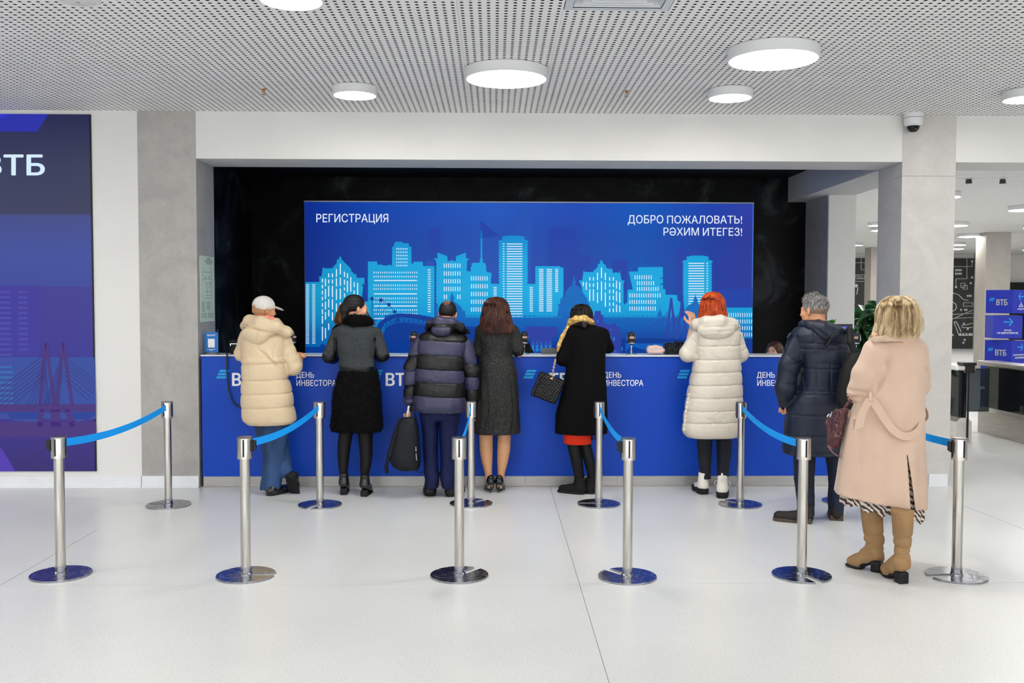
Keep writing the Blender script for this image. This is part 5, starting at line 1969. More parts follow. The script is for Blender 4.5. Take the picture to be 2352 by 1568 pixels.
c.u(P.col([(756, 985, 1050, 0.09, 0.02), (766, 968, 1068, 0.13, 0.01), (780, 962, 1072, 0.165, 0), (810, 960, 1066, 0.18, 0), (850, 958, 1064, 0.185, 0), (900, 955, 1066, 0.185, 0), (930, 953, 1068, 0.185, 0), (938, 954, 1068, 0.18, 0), (943, 958, 1064, 0.17, 0)], p=2.6, edge=0.016))
ys = [764, 782, 815, 847, 876, 908, 952]
bf = baffles(P, ys, 0.013, -TL * 0.5, pw=0.3)
c.disp(lambda x, y, z: bf(x, y, z))
armL = [P.q(968, 784, 0.0), P.q(947, 846, -0.02), P.q(942, 918, -0.01)]
armR = [P.q(1066, 792, 0.0), P.q(1081, 852, 0.0), P.q(1083, 912, 0.04)]
a_ = Soft((0.0085, 0.0085, 0.006)).chain(armL, [0.066, 0.064, 0.048], 0.02).chain(armR, [0.066, 0.064, 0.050], 0.02)
bfa = baffles(P, [770, 813, 845, 880, 908, 930], 0.012, 0.1, pw=0.4)
a_.disp(lambda x, y, z: np.where(x < 0, bfa(x, y, z), 0) + creases(x, y, z, 0.010, 36, 13, (1, 1, 1.6)))
bfb = baffles(P, [770, 832, 862, 893, 925], 0.012, -0.05, pw=0.4)
a_.disp(lambda x, y, z: np.where(x > 0, bfb(x, y, z), 0))
c.disp(lambda x, y, z: creases(x, y, z, 0.009, 30, 3, (1.5, 1, .8)) + 0.0015 * waves(x, y, z, 110, 5))
V1, Q1 = c.result(); V2, Q2 = a_.result()
zs3 = [P.q(1012, y).z for y in (782, 815, 847, 876, 908)]
zsl = [P.q(945, y).z for y in (813, 845, 880, 908)]
zsr = [P.q(1080, y).z for y in (832, 862, 893)]
c1 = V1[Q1].mean(1); c2 = V2[Q2].mean(1)
st = sum((c1[:, 2] + TL * 0.5 * c1[:, 0] < z).astype(int) for z in zs3)          # 0 black yoke, 1 slate, 2 black ...
m1 = (st % 2 == 0).astype(int)
sl_ = sum((c2[:, 2] - 0.1 * c2[:, 0] - 0.022 < z).astype(int) for z in zsl); sr_ = sum((c2[:, 2] + 0.05 * c2[:, 0] < z).astype(int) for z in zsr)
m2 = np.where(c2[:, 0] < 0, (sl_ % 2 == 1), (sr_ % 2 == 1)).astype(int)
P.add('jacket', (V1, Q1), [m_slate, m_blkn], mfun=lambda x, y, z: m1)
P.add('sleeves', (V2, Q2), [m_slate, m_blkn], mfun=lambda x, y, z: m2)
h = Soft(0.0075)
h.chain([P.q(983, 752, 0.04), P.q(990, 744, -0.05), P.q(1008, 738, -0.11), P.q(1036, 741, -0.12), P.q(1058, 752, -0.07), P.q(1068, 760, 0.02), P.q(1080, 766, 0.03)], [0.030, 0.040, 0.044, 0.044, 0.038, 0.025, 0.008], 0.02)
h.u(Ell(P.q(1015, 758, -0.12), (0.095, 0.06, 0.062)), 0.015)
h.disp(fold(P.q(992, 752, 0), P.q(1045, 752, 0), 0.006, 0.010)); h.disp(fold(P.q(1003, 750, 0), P.q(1003, 768, 0), 0.004, 0.007)); h.disp(fold(P.q(1028, 750, 0), P.q(1028, 768, 0), 0.004, 0.007))
h.disp(lambda x, y, z: 0.003 * waves(x, y, z, 50, 8))
zh1, zh2, xh = P.q(1012, 742).z, P.q(1012, 750).z, P.q(1035, 750).x
P.add('hood', h, [m_slate, m_blkn], mfun=lambda x, y, z: np.where((z < zh2) & (x < xh) & (y < -0.09), 0, np.where(z > zh1, 0, 1)))
# short dark hair with a thin crown
k = Soft(0.0045)
k.u(Ell((0, -0.024, 0.030), (0.0815, 0.099, 0.093)))
k.cut(RBox((0, 0.09, -0.04), (0.2, 0.07, 0.12), 0.01, rot3(0, -10, 0)), 0.006)
k.cut(RBox((0, 0.012, -0.09), (0.2, 0.05, 0.085), 0.012), 0.006)
k.cut(RBox((0, 0, -0.18), (0.2, 0.2, 0.09), 0.002), 0.006)
k.disp(lambda x, y, z: 0.0012 * waves(x, y, z, 260, 14))
m_hbd = hair_mat('hair_short_black', (4, 3, 3), (12, 10, 10), (34, 28, 25), 0.5, 120, (1, 1, 0.4))
V, Q = k.result()
cc = V[Q].mean(1)
crown = np.hypot(cc[:, 0] - 0.0, (cc[:, 1] + 0.080)) < 0.034 + 0.006 * np.sin(cc[:, 0] * 300)
P.add('hair', (xf(V, HM, hc, 0.95), Q), [m_hbd, mat('thin_hair_crown', (118, 84, 66), 0.7, var=0.3, scale=80)], mfun=lambda x, y, z: ((cc[:, 2] > 0.05) & crown).astype(int))
m_navy = mat('navy_trouser_cloth', (5, 16, 62), 0.7, var=0.12, scale=9, stretch=(1, 1, .3), bump=0.3, bscale=20, bdist=0.006)
k = Soft(0.0085)
k.u(P.col([(925, 962, 1060, 0.13, 0.01), (950, 964, 1057, 0.13, 0.0), (965, 967, 1054, 0.12, 0)], edge=0.03))
k.u(P.col([(950, 965, 1008, 0.12, 0), (990, 970, 1006, 0.10, 0), (1040, 972, 1005, 0.085, 0), (1080, 973, 1007, 0.08, -0.01), (1100, 975, 1009, 0.082, -0.02), (1119, 978, 1005, 0.078, -0.02)], edge=0.01), 0.02)
k.u(P.col([(950, 1009, 1056, 0.12, 0), (990, 1009, 1050, 0.10, 0), (1040, 1011, 1046, 0.085, 0), (1080, 1012, 1045, 0.08, -0.01), (1100, 1012, 1046, 0.082, -0.02), (1119, 1016, 1043, 0.078, -0.02)], edge=0.01), 0.008)
zc_ = P.q(1012, 1095).z
k.disp(lambda x, y, z: 0.006 * waves(x, y, z, 20, 21, str_=(1.5, 1, 0.6)) + creases(x, y, z, 0.010, 16, 23, (1.4, 1, .8)) + 0.008 * np.exp(-((z - zc_) / 0.06) ** 2) * waves(x, y, z, 45, 22, str_=(0.6, 0.6, 1.6)))
P.add('trousers', k, m_navy)
for fx, fy, yw in ((989, 1140, 8), (1031, 1141, -22)):
    put_shoe(P, foot(P, fx, fy), yw, shoe_vq(0.28, 0.052, 0.10, 0.055, 0.035, shaft_r=0.047), sole_soft(0.285, 0.055, 0.026), m=mat('black_sneaker', (20, 20, 22), 0.5, var=0.2, scale=30, bump=0.3, bscale=80), name='sneaker')

# backpack in his left hand
bp = empty('backpack', at(935, 1010, 8.27), 'black backpack held by its handle beside the navy trousers', 'backpack')
bp.location.z = 0.0
B0 = bp.location.copy()


def bq(px, py, dy=0.0):
    return at(px, py, 8.27 + dy) - B0


m_bag = mat('backpack_black_nylon', (6, 10, 20), 0.6, var=0.2, scale=10, bump=0.3, bscale=30, bdist=0.005)
k = Soft(0.008)
rr = [(958, 922, 956, .04), (972, 915, 961, .07), (1000, 907, 964, .09), (1030, 900, 966, .10), (1055, 897, 967, .105), (1070, 902, 966, .10), (1080, 916, 962, .08)]
rws = []
for y, a, b, hd in rr:
    A, B = bq(a, y), bq(b, y); rws.append((A.z, (A.x + B.x) / 2, 0.0, (B.x - A.x) / 2, hd))
k.u(Column(rws, p=2.4, edge=0.03, sm=0.03))
k.disp(lambda x, y, z: creases(x, y, z, 0.012, 16, 33, (1.5, 1, .4)) + 0.006 * waves(x, y, z, 20, 31, str_=(1.5, 1, .5)) + 0.002 * waves(x, y, z, 60, 32))
V, Q = k.result()
link('body', vq_mesh([(V, Q, 0)]), m_bag, bp)
st = Soft(0.006).chain([bq(918, 965, 0.0), bq(908, 1000, -.02), bq(896, 1045, -.03), bq(891, 1055, -0.03), bq(887, 1070, -.02), bq(888, 1083, -.01)], [0.018, 0.024, 0.026, 0.014, 0.014, 0.018], 0.01)
o = link('shoulder_strap', vq_mesh([(*st.result(), 0)]), m_bag, bp)
st = Soft(0.004).chain([bq(956, 1080, -.05), bq(964, 1086, -.03), bq(974, 1082, -.0)], [0.004, 0.004, 0.004], 0)
link('strap_loop', vq_mesh([(*st.result(), 0)]), m_bag, bp)
MB().tube([bq(938, 938, -.03), bq(939, 932, -.01), bq(936.5, 946, -.02), bq(935, 958, 0)], 0.009, 8, flat=(1, 0.35)).build('grip_tape', mat('tape_white', (214, 214, 208), 0.5), bp)
MB().tube([bq(948, 938, 0.0), bq(952, 950, 0), bq(957, 962, 0.02)], 0.008, 8, flat=(1, 0.35)).build('handle', m_bag, bp)
mb = MB()
for a, b in (((955, 1026), (955.5, 1036)), ((955.5, 1041), (957, 1057))):
    mb.tube([bq(*a, -0.085), bq(*b, -0.095)], 0.004, 6)
o = mb.build('reflector_tab', mat('reflector_silver', (170, 174, 180), 0.3, 0.5), bp); o['kind'] = 'stuff'
ph = MB().box(-0.018, 0.018, -0.004, 0.004, -0.04, 0.04, 0.003)
o = ph.build('phone', mat('phone_dark_glass', (30, 26, 34), 0.15), None)
o.location = at(942.5, 936, 8.29); o.rotation_euler = (0.2, -0.5, 0.4); tag(o, 'slim dark phone held together with the backpack handle', 'phone')
# ------------------------------------------------------------------ person: black dotted dress and stilettos
def dots():
    t = NT('black_dotted_chiffon')
    v = t.coords('Object')
    vo = t.n('ShaderNodeTexVoronoi'); vo.inputs['Scale'].default_value = 150
    t.l(v, vo.inputs['Vector'])
    t.l(t.ramp(vo.outputs['Distance'], [(0.15, srgb(150, 140, 124)), (0.22, srgb(5, 5, 6))]), t.bsdf.inputs['Base Color'])
    t.P(Roughness=0.75)
    return t.m


m_dress = dots()
P = Person(1142, 8.57, 'woman with long brown hair in a black dotted dress and black stilettos')
J = joints(P, neck=(1140, 742, 0.03), sl=(1104, 758, 0.02), sr=(1180, 758, 0.02), el=(1096, 815, 0.06), er=(1193, 812, 0.05), wl=(1112, 798, 0.24), wr=(1178, 798, 0.24),
           hl=(1124, 915, 0), hr=(1156, 915, 0), kl=(1117, 1015, 0.01), kr=(1157, 1015, 0.01), al=(1122, 1096, 0), ar=(1151, 1096, 0))
HM = rot3(0, -14, 0); hc = P.q(1140, 715, 0.05)
lg = Soft(0.006)
lg.u(P.col([(950, 1098, 1134, 0.075, 0), (985, 1100, 1133, 0.065, 0), (1010, 1101, 1132, 0.058, 0), (1035, 1102, 1132, 0.060, -0.01), (1060, 1106, 1131, 0.052, -0.01), (1085, 1113, 1130, 0.037, -0.01), (1105, 1115, 1131, 0.036, 0.0)], p=2, edge=0.01))
lg.u(P.col([(950, 1142, 1178, 0.075, 0), (985, 1143, 1174, 0.065, 0), (1010, 1143, 1173, 0.058, 0), (1035, 1142, 1172, 0.060, -0.01), (1060, 1142, 1167, 0.052, -0.01), (1085, 1143, 1160, 0.037, -0.01), (1105, 1142, 1158, 0.036, 0.0)], p=2, edge=0.01))
m_tan = mat('tan_tights_skin', (205, 152, 112), 0.42, var=0.03, scale=9, spec=0.35)
P.body(J, [m_skin, m_tan], (HM, hc, 0.95), fem=True, legs=False)
P.add('tights', lg, m_tan, 'tan sheer tights')
gath = lambda th, z: 1 + 0.018 * np.sin(th * 17 + 3 * np.sin(6 * z)) * np.clip((1.22 - z) * 2.2, 0.0, 1) + 0.006 * np.sin(th * 31 + 9 * z)
c = Soft((0.008, 0.008, 0.008))
c.u(P.col([(740, 1118, 1162, 0.06, 0.03), (746, 1100, 1182, 0.09, 0.02), (756, 1095, 1186, 0.115, 0.01), (780, 1099, 1181, 0.12, 0), (812, 1104, 1176, 0.112, 0), (818, 1102, 1178, 0.115, 0), (850, 1097, 1187, 0.14, 0), (900, 1093, 1191, 0.155, 0), (950, 1091, 1193, 0.165, 0), (990, 1089, 1195, 0.17, 0), (994, 1089, 1195, 0.17, 0)], p=2.2, edge=0.004))
c.ops[-1][1].wob = gath
c.chain([P.q(1105, 760, 0.01), P.q(1099, 808, 0.01), P.q(1110, 808, 0.10), P.q(1114, 799, 0.23)], [0.052, 0.050, 0.048, 0.034], 0.015, first=0.03)
c.chain([P.q(1179, 760, 0.01), P.q(1191, 802, 0.0), P.q(1190, 806, 0.08), P.q(1178, 799, 0.23)], [0.052, 0.054, 0.052, 0.034], 0.015, first=0.03)
c.disp(lambda x, y, z: creases(x, y, z, 0.006, 30, 3, (1.5, 1, .7)))
P.add('dress', c, m_dress)
m_hlb = hair_mat('hair_chestnut', (26, 12, 10), (66, 34, 26), (116, 68, 50), 0.34, 60)
hcol = P.hair(681, [(713, 1108, 1170, 0.115, 0.01), (722, 1106, 1172, 0.115, -0.01), (742, 1103, 1177, 0.10, -0.04), (754, 1106, 1180, 0.075, -0.07), (763, 1112, 1180, 0.045, -0.095)], p=2.1, wob=lambda th, z: 1 + 0.02 * np.sin(th * 23 + 3 * np.sin(9 * z)))
k = Soft(0.006).u(hcol)
lp = lock_paths((hcol.t[0].mean(), -0.03), col_surface(hcol), 420, hcol.z1 - 0.01, hcol.z0 + 0.005, 16, th=(PI * 0.9, PI * 2.1), wav=0.003, zj=0.012, lift=0.003, curl=0.15)
P.add('hair', k, m_hlb, extra=lambda V, Q: [(*tubes_np(lp, taper(420, 10, 0.0032), 3), 0)])
m_patent = mat('black_patent', (10, 10, 12), 0.12, var=0, coat=0.6)
m_nude = mat('nude_sole', (214, 176, 140), 0.5)
for fx, fy, yw in ((1128, 1132, 10), (1146, 1132, -8)):
    f = foot(P, fx, fy)
    up = Soft(0.0045)
    up.chain([(0, 0.020, 0.108), (0, 0.045, 0.088), (0, 0.10, 0.045), (0, 0.165, 0.020), (0, 0.215, 0.012)], [0.034, 0.036, 0.038, 0.034, 0.014], 0.02, (1, 1, 1))
    up.u(Cap((0, 0.018, 0.10), (0, 0.022, 0.130), 0.034, 0.030), 0.02)
    up.cut(Cap((0, 0.07, 0.17), (0, 0.13, 0.10), 0.034, 0.034), 0.006)
    hl = Soft(0.0035).chain([(0, 0.012, 0.085), (0, 0.006, 0.06), (0, 0.004, 0.0)], [0.018, 0.008, 0.0045], 0.006)
    V, Q = up.result(); M = rot3(yw)
    o = P.add('stiletto', (xf(V, M, f), Q), m_patent)
    V, Q = hl.result(); P.add('heel', (xf(V, M, f), Q), m_patent, parent=o)
    s_ = Soft(0.004).chain([(0, 0.022, 0.066), (0, 0.07, 0.042), (0, 0.13, 0.006)], [0.020, 0.021, 0.026], 0.01, (1, 1, 0.5))
    V, Q = s_.result(); P.add('sole', (xf(V, M, f + Vector((0, -0.006, 0))), Q), m_nude, 'beige sole', parent=o)

# ------------------------------------------------------------------ staff seated behind the desk, hidden by the dotted dress
P = Person(1178, 10.2, 'desk clerk in a black top bent low, hidden behind the woman in the dotted dress')
J = joints(P, neck=(1172, 775, 0), sl=(1150, 792, 0), sr=(1203, 793, 0), el=(1142, 840, -0.05), er=(1222, 835, -0.05), wl=(1160, 845, -0.25), wr=(1200, 845, -0.25), hl=(1165, 938, 0.1), hr=(1195, 938, 0.1), kl=(1165, 940, -0.25), kr=(1195, 940, -0.25), al=(1165, 1050, -0.25), ar=(1195, 1050, -0.25))
HM = rot3(180, -25, 0); hc = P.q(1158, 756, -0.03)
P.body(J, m_skin, (HM, hc, 0.92), fem=True)
c = Soft(0.01)
c.u(P.col([(772, 1165, 1180, 0.05, 0), (778, 1155, 1203, 0.08, 0), (790, 1143, 1214, 0.11, 0), (812, 1140, 1226, 0.12, 0), (890, 1150, 1215, 0.13, 0.04)], edge=0.03, p=2.1))
c.chain([J['sr'], J['er'], J['wr']], [0.055, 0.055, 0.04], 0.04).chain([J['sl'], J['el'], J['wl']], [0.055, 0.055, 0.04], 0.04)
c.disp(lambda x, y, z: 0.004 * waves(x, y, z, 30, 4))
P.add('sweater', c, m_knit)
P.add('trousers', Soft(0.016).chain([J['hl'], J['kl'], J['al']], [0.10, 0.075, 0.055], 0.02).chain([J['hr'], J['kr'], J['ar']], [0.10, 0.075, 0.055], 0.02), MATS['black_trousers'])
k = Soft(0.006).u(Ell((0, -0.02, 0.02), (0.09, 0.11, 0.11))); k.cut(RBox((0, 0.12, -0.03), (0.06, 0.07, 0.10), 0.02), 0.01)
V, Q = k.result(); P.add('hair', (xf(V, HM, hc, 0.95), Q), m_hb)
for q_ in ('al', 'ar'):
    put_shoe(P, Vector((J[q_].x, -0.20, 0)), 180, shoe_vq(0.25, sp=0.009), None)
def office_chair(x, y, label):
    e = empty('office_chair', (x, y, 0), label, 'chair', 'office chairs behind the desk')
    mc = mat('chair_black_fabric', (18, 18, 20), 0.8)
    MB().box(-0.22, 0.22, -0.20, 0.22, 0.37, 0.43, 0.02).build('seat', mc, e)
    MB().box(-0.20, 0.20, 0.24, 0.28, 0.50, 0.86, 0.02).build('backrest', mc, e)
    MB().lathe([(0.025, 0.06), (0.025, 0.41)], n=16).build('column', m_cap, e)
    for k in range(5):
        a = k * 2 * PI / 5
        MB().tube([(0, 0, 0.08), (0.26 * math.cos(a), 0.26 * math.sin(a), 0.045)], 0.018, 8).tube([(0.26 * math.cos(a), 0.26 * math.sin(a), 0.045), (0.26 * math.cos(a), 0.26 * math.sin(a), 0.0)], 0.02, 8).build('leg', m_blk, e)
    return e
office_chair(P.x0, 10.36, 'black office chair under the clerk in the black top')

# ------------------------------------------------------------------ person: long black coat, gold scarf, red hem
m_coatb = mat('black_wool', (4, 4, 5), 0.9, var=0.15, scale=80, bump=0.3, bscale=250, bdist=0.001, spec=0.15)
P = Person(1345, 8.50, 'woman in a long black coat with a gold patterned scarf and red hem showing')
J = joints(P, neck=(1335, 745, 0.03), sl=(1310, 765, 0.02), sr=(1382, 768, 0.02), el=(1292, 830, 0.05), er=(1398, 803, 0.12), wl=(1310, 799, 0.24), wr=(1385, 797, 0.26),
           hl=(1328, 920, 0), hr=(1352, 920, 0), kl=(1318, 1030, 0), kr=(1350, 1030, 0), al=(1328, 1110, 0), ar=(1360, 1110, 0))
HM = rot3(4, -22, 0); hc = P.q(1336, 728, 0.06)
P.body(J, m_skin, (HM, hc, 0.92), fem=True, legs=False)
c = Soft((0.009, 0.009, 0.009))
c.u(P.col([(742, 1320, 1352, 0.06, 0.03), (750, 1304, 1380, 0.10, 0.02), (760, 1300, 1393, 0.13, 0.01), (790, 1304, 1392, 0.14, 0), (820, 1306, 1390, 0.14, 0), (860, 1298, 1391, 0.15, 0), (900, 1290, 1393, 0.16, 0), (950, 1276, 1395, 0.17, 0), (994, 1274, 1395, 0.175, 0)], p=2.3, edge=0.006))
c.chain([P.q(1309, 766, 0.0), P.q(1292, 824, 0.0), P.q(1300, 826, 0.10), P.q(1312, 799, 0.24)], [0.056, 0.058, 0.056, 0.042], 0.02, first=0.04)
c.chain([P.q(1385, 768, 0.01), P.q(1397, 798, 0.08), P.q(1394, 797, 0.16), P.q(1385, 797, 0.26)], [0.056, 0.050, 0.046, 0.04], 0.02, first=0.04)
c.disp(lambda x, y, z: 0.004 * waves(x, y, z, 18, 41, str_=(1.6, 1, .4)) + 0.002 * waves(x, y, z, 55, 42))
P.add('coat', c, m_coatb)
sk = Soft(0.008).u(P.col([(960, 1290, 1362, 0.13, 0), (1018, 1295, 1358, 0.12, 0)], edge=0.004)); P.add('skirt', sk, mat('red_wool_skirt', (214, 46, 14), 0.8, var=0.05), 'orange red skirt hem')
k = Soft(0.008)
k.u(P.col([(1000, 1301, 1332, 0.065, 0), (1022, 1303, 1334, 0.06, 0), (1055, 1310, 1338, 0.055, -0.01), (1085, 1317, 1341, 0.045, 0), (1112, 1322, 1344, 0.042, 0)], p=2, edge=0.008))
k.u(P.col([(1000, 1328, 1356, 0.065, 0), (1022, 1332, 1358, 0.06, 0), (1055, 1340, 1366, 0.055, -0.01), (1085, 1348, 1368, 0.045, 0), (1112, 1350, 1368, 0.042, 0)], p=2, edge=0.008))
P.add('tights', k, m_tight)
m_fboot = mat('black_suede_boot', (14, 14, 15), 0.8, var=0.3, scale=50, bump=0.6, bscale=120)
for fx, fy, yw in ((1344, 1135, 62), (1362, 1135, 20)):
    put_shoe(P, foot(P, fx, fy), yw, shoe_vq(0.26, 0.047, 0.09, 0.05, 0.05), sole_soft(0.265, 0.050, 0.022), m=m_fboot, name='ankle_boot')
hcol = P.hair(697, [ (722, 1310, 1361, 0.105, 0.02), (738, 1309, 1360, 0.09, 0.0), (748, 1314, 1356, 0.07, -0.02)], p=2.1, wob=lambda th, z: 1 + 0.012 * np.sin(th * 23 + 3 * np.sin(9 * z)))
k = Soft(0.0055).u(hcol).u(Cap(P.q(1338, 735, -0.08), P.q(1342, 749, -0.11), 0.032, 0.022), 0.03)
lp = lock_paths((hcol.t[0].mean(), 0.0), col_surface(hcol), 200, hcol.z1 - 0.01, hcol.z0 + 0.01, 17, wav=0.002, zj=0.01, lift=0.002)
P.add('hair', k, m_hb, extra=lambda V, Q: [(*tubes_np(lp, taper(200, 10, 0.0026), 3), 0)])


def gold():
    t = NT('gold_paisley_silk')
    v = t.coords('Object')
    vo = t.n('ShaderNodeTexVoronoi', feature='F1'); vo.inputs['Scale'].default_value = 85; t.l(v, vo.inputs['Vector'])
    w = t.n('ShaderNodeTexNoise'); w.inputs['Scale'].default_value = 70; w.inputs['Detail'].default_value = 2
    t.l(v, w.inputs['Vector'])
    mx = t.n('ShaderNodeMath', operation='MULTIPLY'); t.l(vo.outputs['Distance'], mx.inputs[0]); t.l(w.outputs['Fac'], mx.inputs[1])
    t.l(t.ramp(mx.outputs[0], [(0.11, srgb(54, 34, 16)), (0.17, srgb(196, 156, 84)), (0.5, srgb(226, 188, 110))]), t.bsdf.inputs['Base Color'])
    t.P(Roughness=0.5)
    return t.m


m_gold = gold()
k = Soft(0.006)
k.chain([P.q(1307, 745, 0.05), P.q(1311, 739, -0.03), P.q(1322, 733, -0.085), P.q(1342, 732, -0.095), P.q(1357, 738, -0.05), P.q(1362, 745, 0.03)], [0.022, 0.028, 0.030, 0.030, 0.026, 0.02], 0.015)
k.disp(lambda x, y, z: 0.003 * np.sin(z * 150 + 16 * x + 9 * y) + 0.002 * waves(x, y, z, 50, 2))
P.add('scarf', k, m_gold)
k = Soft(0.006).chain([P.q(1306, 750, -0.02), P.q(1292, 772, -0.045), P.q(1284, 792, -0.05), P.q(1281, 805, -0.04)], [0.020, 0.018, 0.018, 0.012], 0.01, (1, 1, 1))
k.disp(lambda x, y, z: 0.003 * waves(x, y, z, 90, 2))
P.add('scarf_end', k, m_gold)
fr = []
rs = np.random.RandomState(2)
for i in range(14):
    a = P.q(1358 + i * 2.0, 990, -0.10 - 0.005 * (i % 3)); L = 0.07 + 0.02 * rs.rand()
    t = np.linspace(0, 1, 6)[:, None]
    fr.append(V3(a) + t * np.array([0.006 * rs.normal(), 0, -L]))
P.add('fringe', tubes_np(fr, np.full((14, 6), 0.0028)), m_fur)

# quilted bag on her arm
bg = empty('shoulder_bag', (P.x0 + P.q(1262, 890).x, 8.40, 0.0), 'black quilted shoulder bag with a chain hanging beside the long black coat', 'bag')
B0 = bg.location.copy()


def quilt(name, rgb, sc, rough=0.3):
    t = NT(name)
    v = t.coords('Object')
    sx = t.n('ShaderNodeSeparateXYZ'); t.l(v, sx.inputs[0])
    outs = []
    for sg in (1, -1):
        a = t.n('ShaderNodeMath', operation='MULTIPLY_ADD'); t.l(sx.outputs[2], a.inputs[0]); a.inputs[1].default_value = sg * 1.0; t.l(sx.outputs[0], a.inputs[2])
        m = t.n('ShaderNodeMath', operation='MULTIPLY'); t.l(a.outputs[0], m.inputs[0]); m.inputs[1].default_value = sc
        s_ = t.n('ShaderNodeMath', operation='SINE'); t.l(m.outputs[0], s_.inputs[0])
        ab = t.n('ShaderNodeMath', operation='ABSOLUTE'); t.l(s_.outputs[0], ab.inputs[0])
        outs.append(ab.outputs[0])
    mn = t.n('ShaderNodeMath', operation='MINIMUM'); t.l(outs[0], mn.inputs[0]); t.l(outs[1], mn.inputs[1])
    pw = t.n('ShaderNodeMath', operation='POWER'); t.l(mn.outputs[0], pw.inputs[0]); pw.inputs[1].default_value = 0.5
    t.P(Base_Color=srgb(*rgb), Roughness=rough)
    t.bump(pw.outputs[0], 0.9, 0.010)
    return t.m


m_quilt = quilt('black_quilted_leather', (9, 10, 10), 95)
rot = Matrix.Rotation(math.radians(22), 3, 'Y')
k = Soft(0.005)
cb = at(1258, 890, 8.38) - B0
k.u(RBox(cb, (0.118, 0.045, 0.115), 0.028, rot))
k.disp(lambda x, y, z: 0.003 * waves(x, y, z, 30, 3))
link('body', vq_mesh([(*k.result(), 0)]), m_quilt, bg)
k = Soft(0.005).chain([at(1243, 856, 8.335) - B0, at(1222, 906, 8.335) - B0], [0.010, 0.012], 0).chain([at(1243, 856, 8.42) - B0, at(1222, 906, 8.42) - B0], [0.010, 0.012], 0)
link('piping', vq_mesh([(*k.result(), 0)]), m_leath, bg)
m_gch = mat('pale_gold_metal', (222, 196, 160), 0.25, 0.9)
a, b = at(1276, 824, 8.36) - B0, at(1268, 862, 8.34) - B0
for i in range(11):
    c_ = a.lerp(b, i / 10)
    tor = MB()
    n1 = 10
    d = (b - a).normalized(); s1 = Vector((1, 0, 0)) if i % 2 else Vector((0, 1, 0))
    pts = [c_ + d * (0.010 * math.cos(t)) + s1 * (0.007 * math.sin(t)) for t in np.linspace(0, 2 * PI, n1)]
    tor.tube(pts, 0.0026, 6, cap=False).build('chain_link', m_gch, bg)
MB().tube([a, b], 0.0035, 6).build('chain_leather', m_leath, bg)
MB().tube([b + Vector((-.012, 0, 0)), b + Vector((0.0, -.012, .0)), b + Vector((0.014, 0, -0.012)), b + Vector((-0.012, -.006, -0.03)), b + Vector((0.008, -.006, -0.034))], 0.005, 8).build('chain_ring', m_gch, bg)

# ------------------------------------------------------------------ person: red hair, pale puffer coat, white boots
P = Person(1642, 8.48, 'red-haired woman in a long pale beige padded coat and white lace-up boots')
J = joints(P, neck=(1640, 738, 0.03), sl=(1604, 770, 0.01), sr=(1684, 772, 0.01), el=(1576, 815, 0.04), er=(1706, 818, 0.04), wl=(1588, 752, 0.12), wr=(1690, 798, 0.22),
           hl=(1620, 920, 0), hr=(1660, 920, 0), kl=(1620, 1030, 0), kr=(1662, 1030, 0), al=(1620, 1110, -0.02), ar=(1660, 1110, -0.03))
HM = rot3(12, -10, 0); hc = P.q(1637, 706, 0.05)
P.body(J, m_skin, (HM, hc, 0.95), [(P.q(1592, 748, 0.10), rot3(20, 75, 10), 0.35, 0.35, -1, 0.95)], fem=True, legs=False)
m_pale = mat('pale_beige_nylon', (212, 203, 188), 0.42, var=0.03, scale=5, bump=0.3, bscale=35, bdist=0.004, spec=0.4)
c = Soft((0.0085, 0.0085, 0.006))
c.u(P.col([(742, 1610, 1670, 0.08, 0.02), (752, 1598, 1690, 0.12, 0.01), (765, 1594, 1698, 0.145, 0), (790, 1598, 1696, 0.155, 0), (825, 1597, 1697, 0.16, 0), (850, 1592, 1699, 0.165, 0), (880, 1586, 1701, 0.17, 0), (910, 1580, 1702, 0.175, 0), (950, 1574, 1703, 0.18, 0), (985, 1570, 1700, 0.18, 0), (997, 1573, 1698, 0.175, 0), (1002, 1580, 1692, 0.165, 0)], p=2.6, edge=0.014))
c.disp(baffles(P, [758, 793, 824, 853, 882, 911, 940, 967, 1004], 0.010, 0.03, pw=0.25))
c.chain([P.q(1601, 772, 0.0), P.q(1580, 812, 0.01), P.q(1590, 790, 0.09), P.q(1592, 762, 0.11)], [0.068, 0.074, 0.06, 0.045], 0.02, first=0.03)
c.chain([P.q(1690, 776, 0.0), P.q(1700, 813, 0.01), P.q(1698, 811, 0.10), P.q(1690, 797, 0.22)], [0.066, 0.072, 0.066, 0.046], 0.02, first=0.03)
c.disp(fold(P.q(1583, 775, 0), P.q(1600, 790, 0), 0.005, 0.008)); c.disp(fold(P.q(1572, 795, 0), P.q(1584, 812, 0), 0.005, 0.008)); c.disp(fold(P.q(1597, 765, 0), P.q(1599, 835, 0), 0.006, 0.012)); c.disp(fold(P.q(1696, 765, 0), P.q(1698, 838, 0), 0.006, 0.012))
c.disp(fold(P.q(1700, 805, 0), P.q(1712, 800, 0), 0.005, 0.007))
c.disp(lambda x, y, z: creases(x, y, z, 0.009, 28, 3, (1.2, 1, 1)) + 0.0012 * waves(x, y, z, 120, 4))
P.add('coat', c, m_pale)
P.add('zip', Soft(0.006).chain([P.q(1583, 905, -0.06), P.q(1575, 950, -0.06), P.q(1571, 990, -0.06)], [0.012, 0.013, 0.012], 0.0).disp(lambda x, y, z: 0.003 * np.sin(z * 160)), m_pale, 'side zip placket')
h = Soft(0.008)
h.chain([P.q(1592, 752, 0.05), P.q(1600, 744, -0.06), P.q(1622, 739, -0.13), P.q(1655, 737, -0.14), P.q(1682, 744, -0.08), P.q(1692, 752, 0.04)], [0.035, 0.044, 0.048, 0.050, 0.046, 0.035], 0.03)
h.u(Ell(P.q(1645, 757, -0.13), (0.165, 0.065, 0.092)), 0.02)
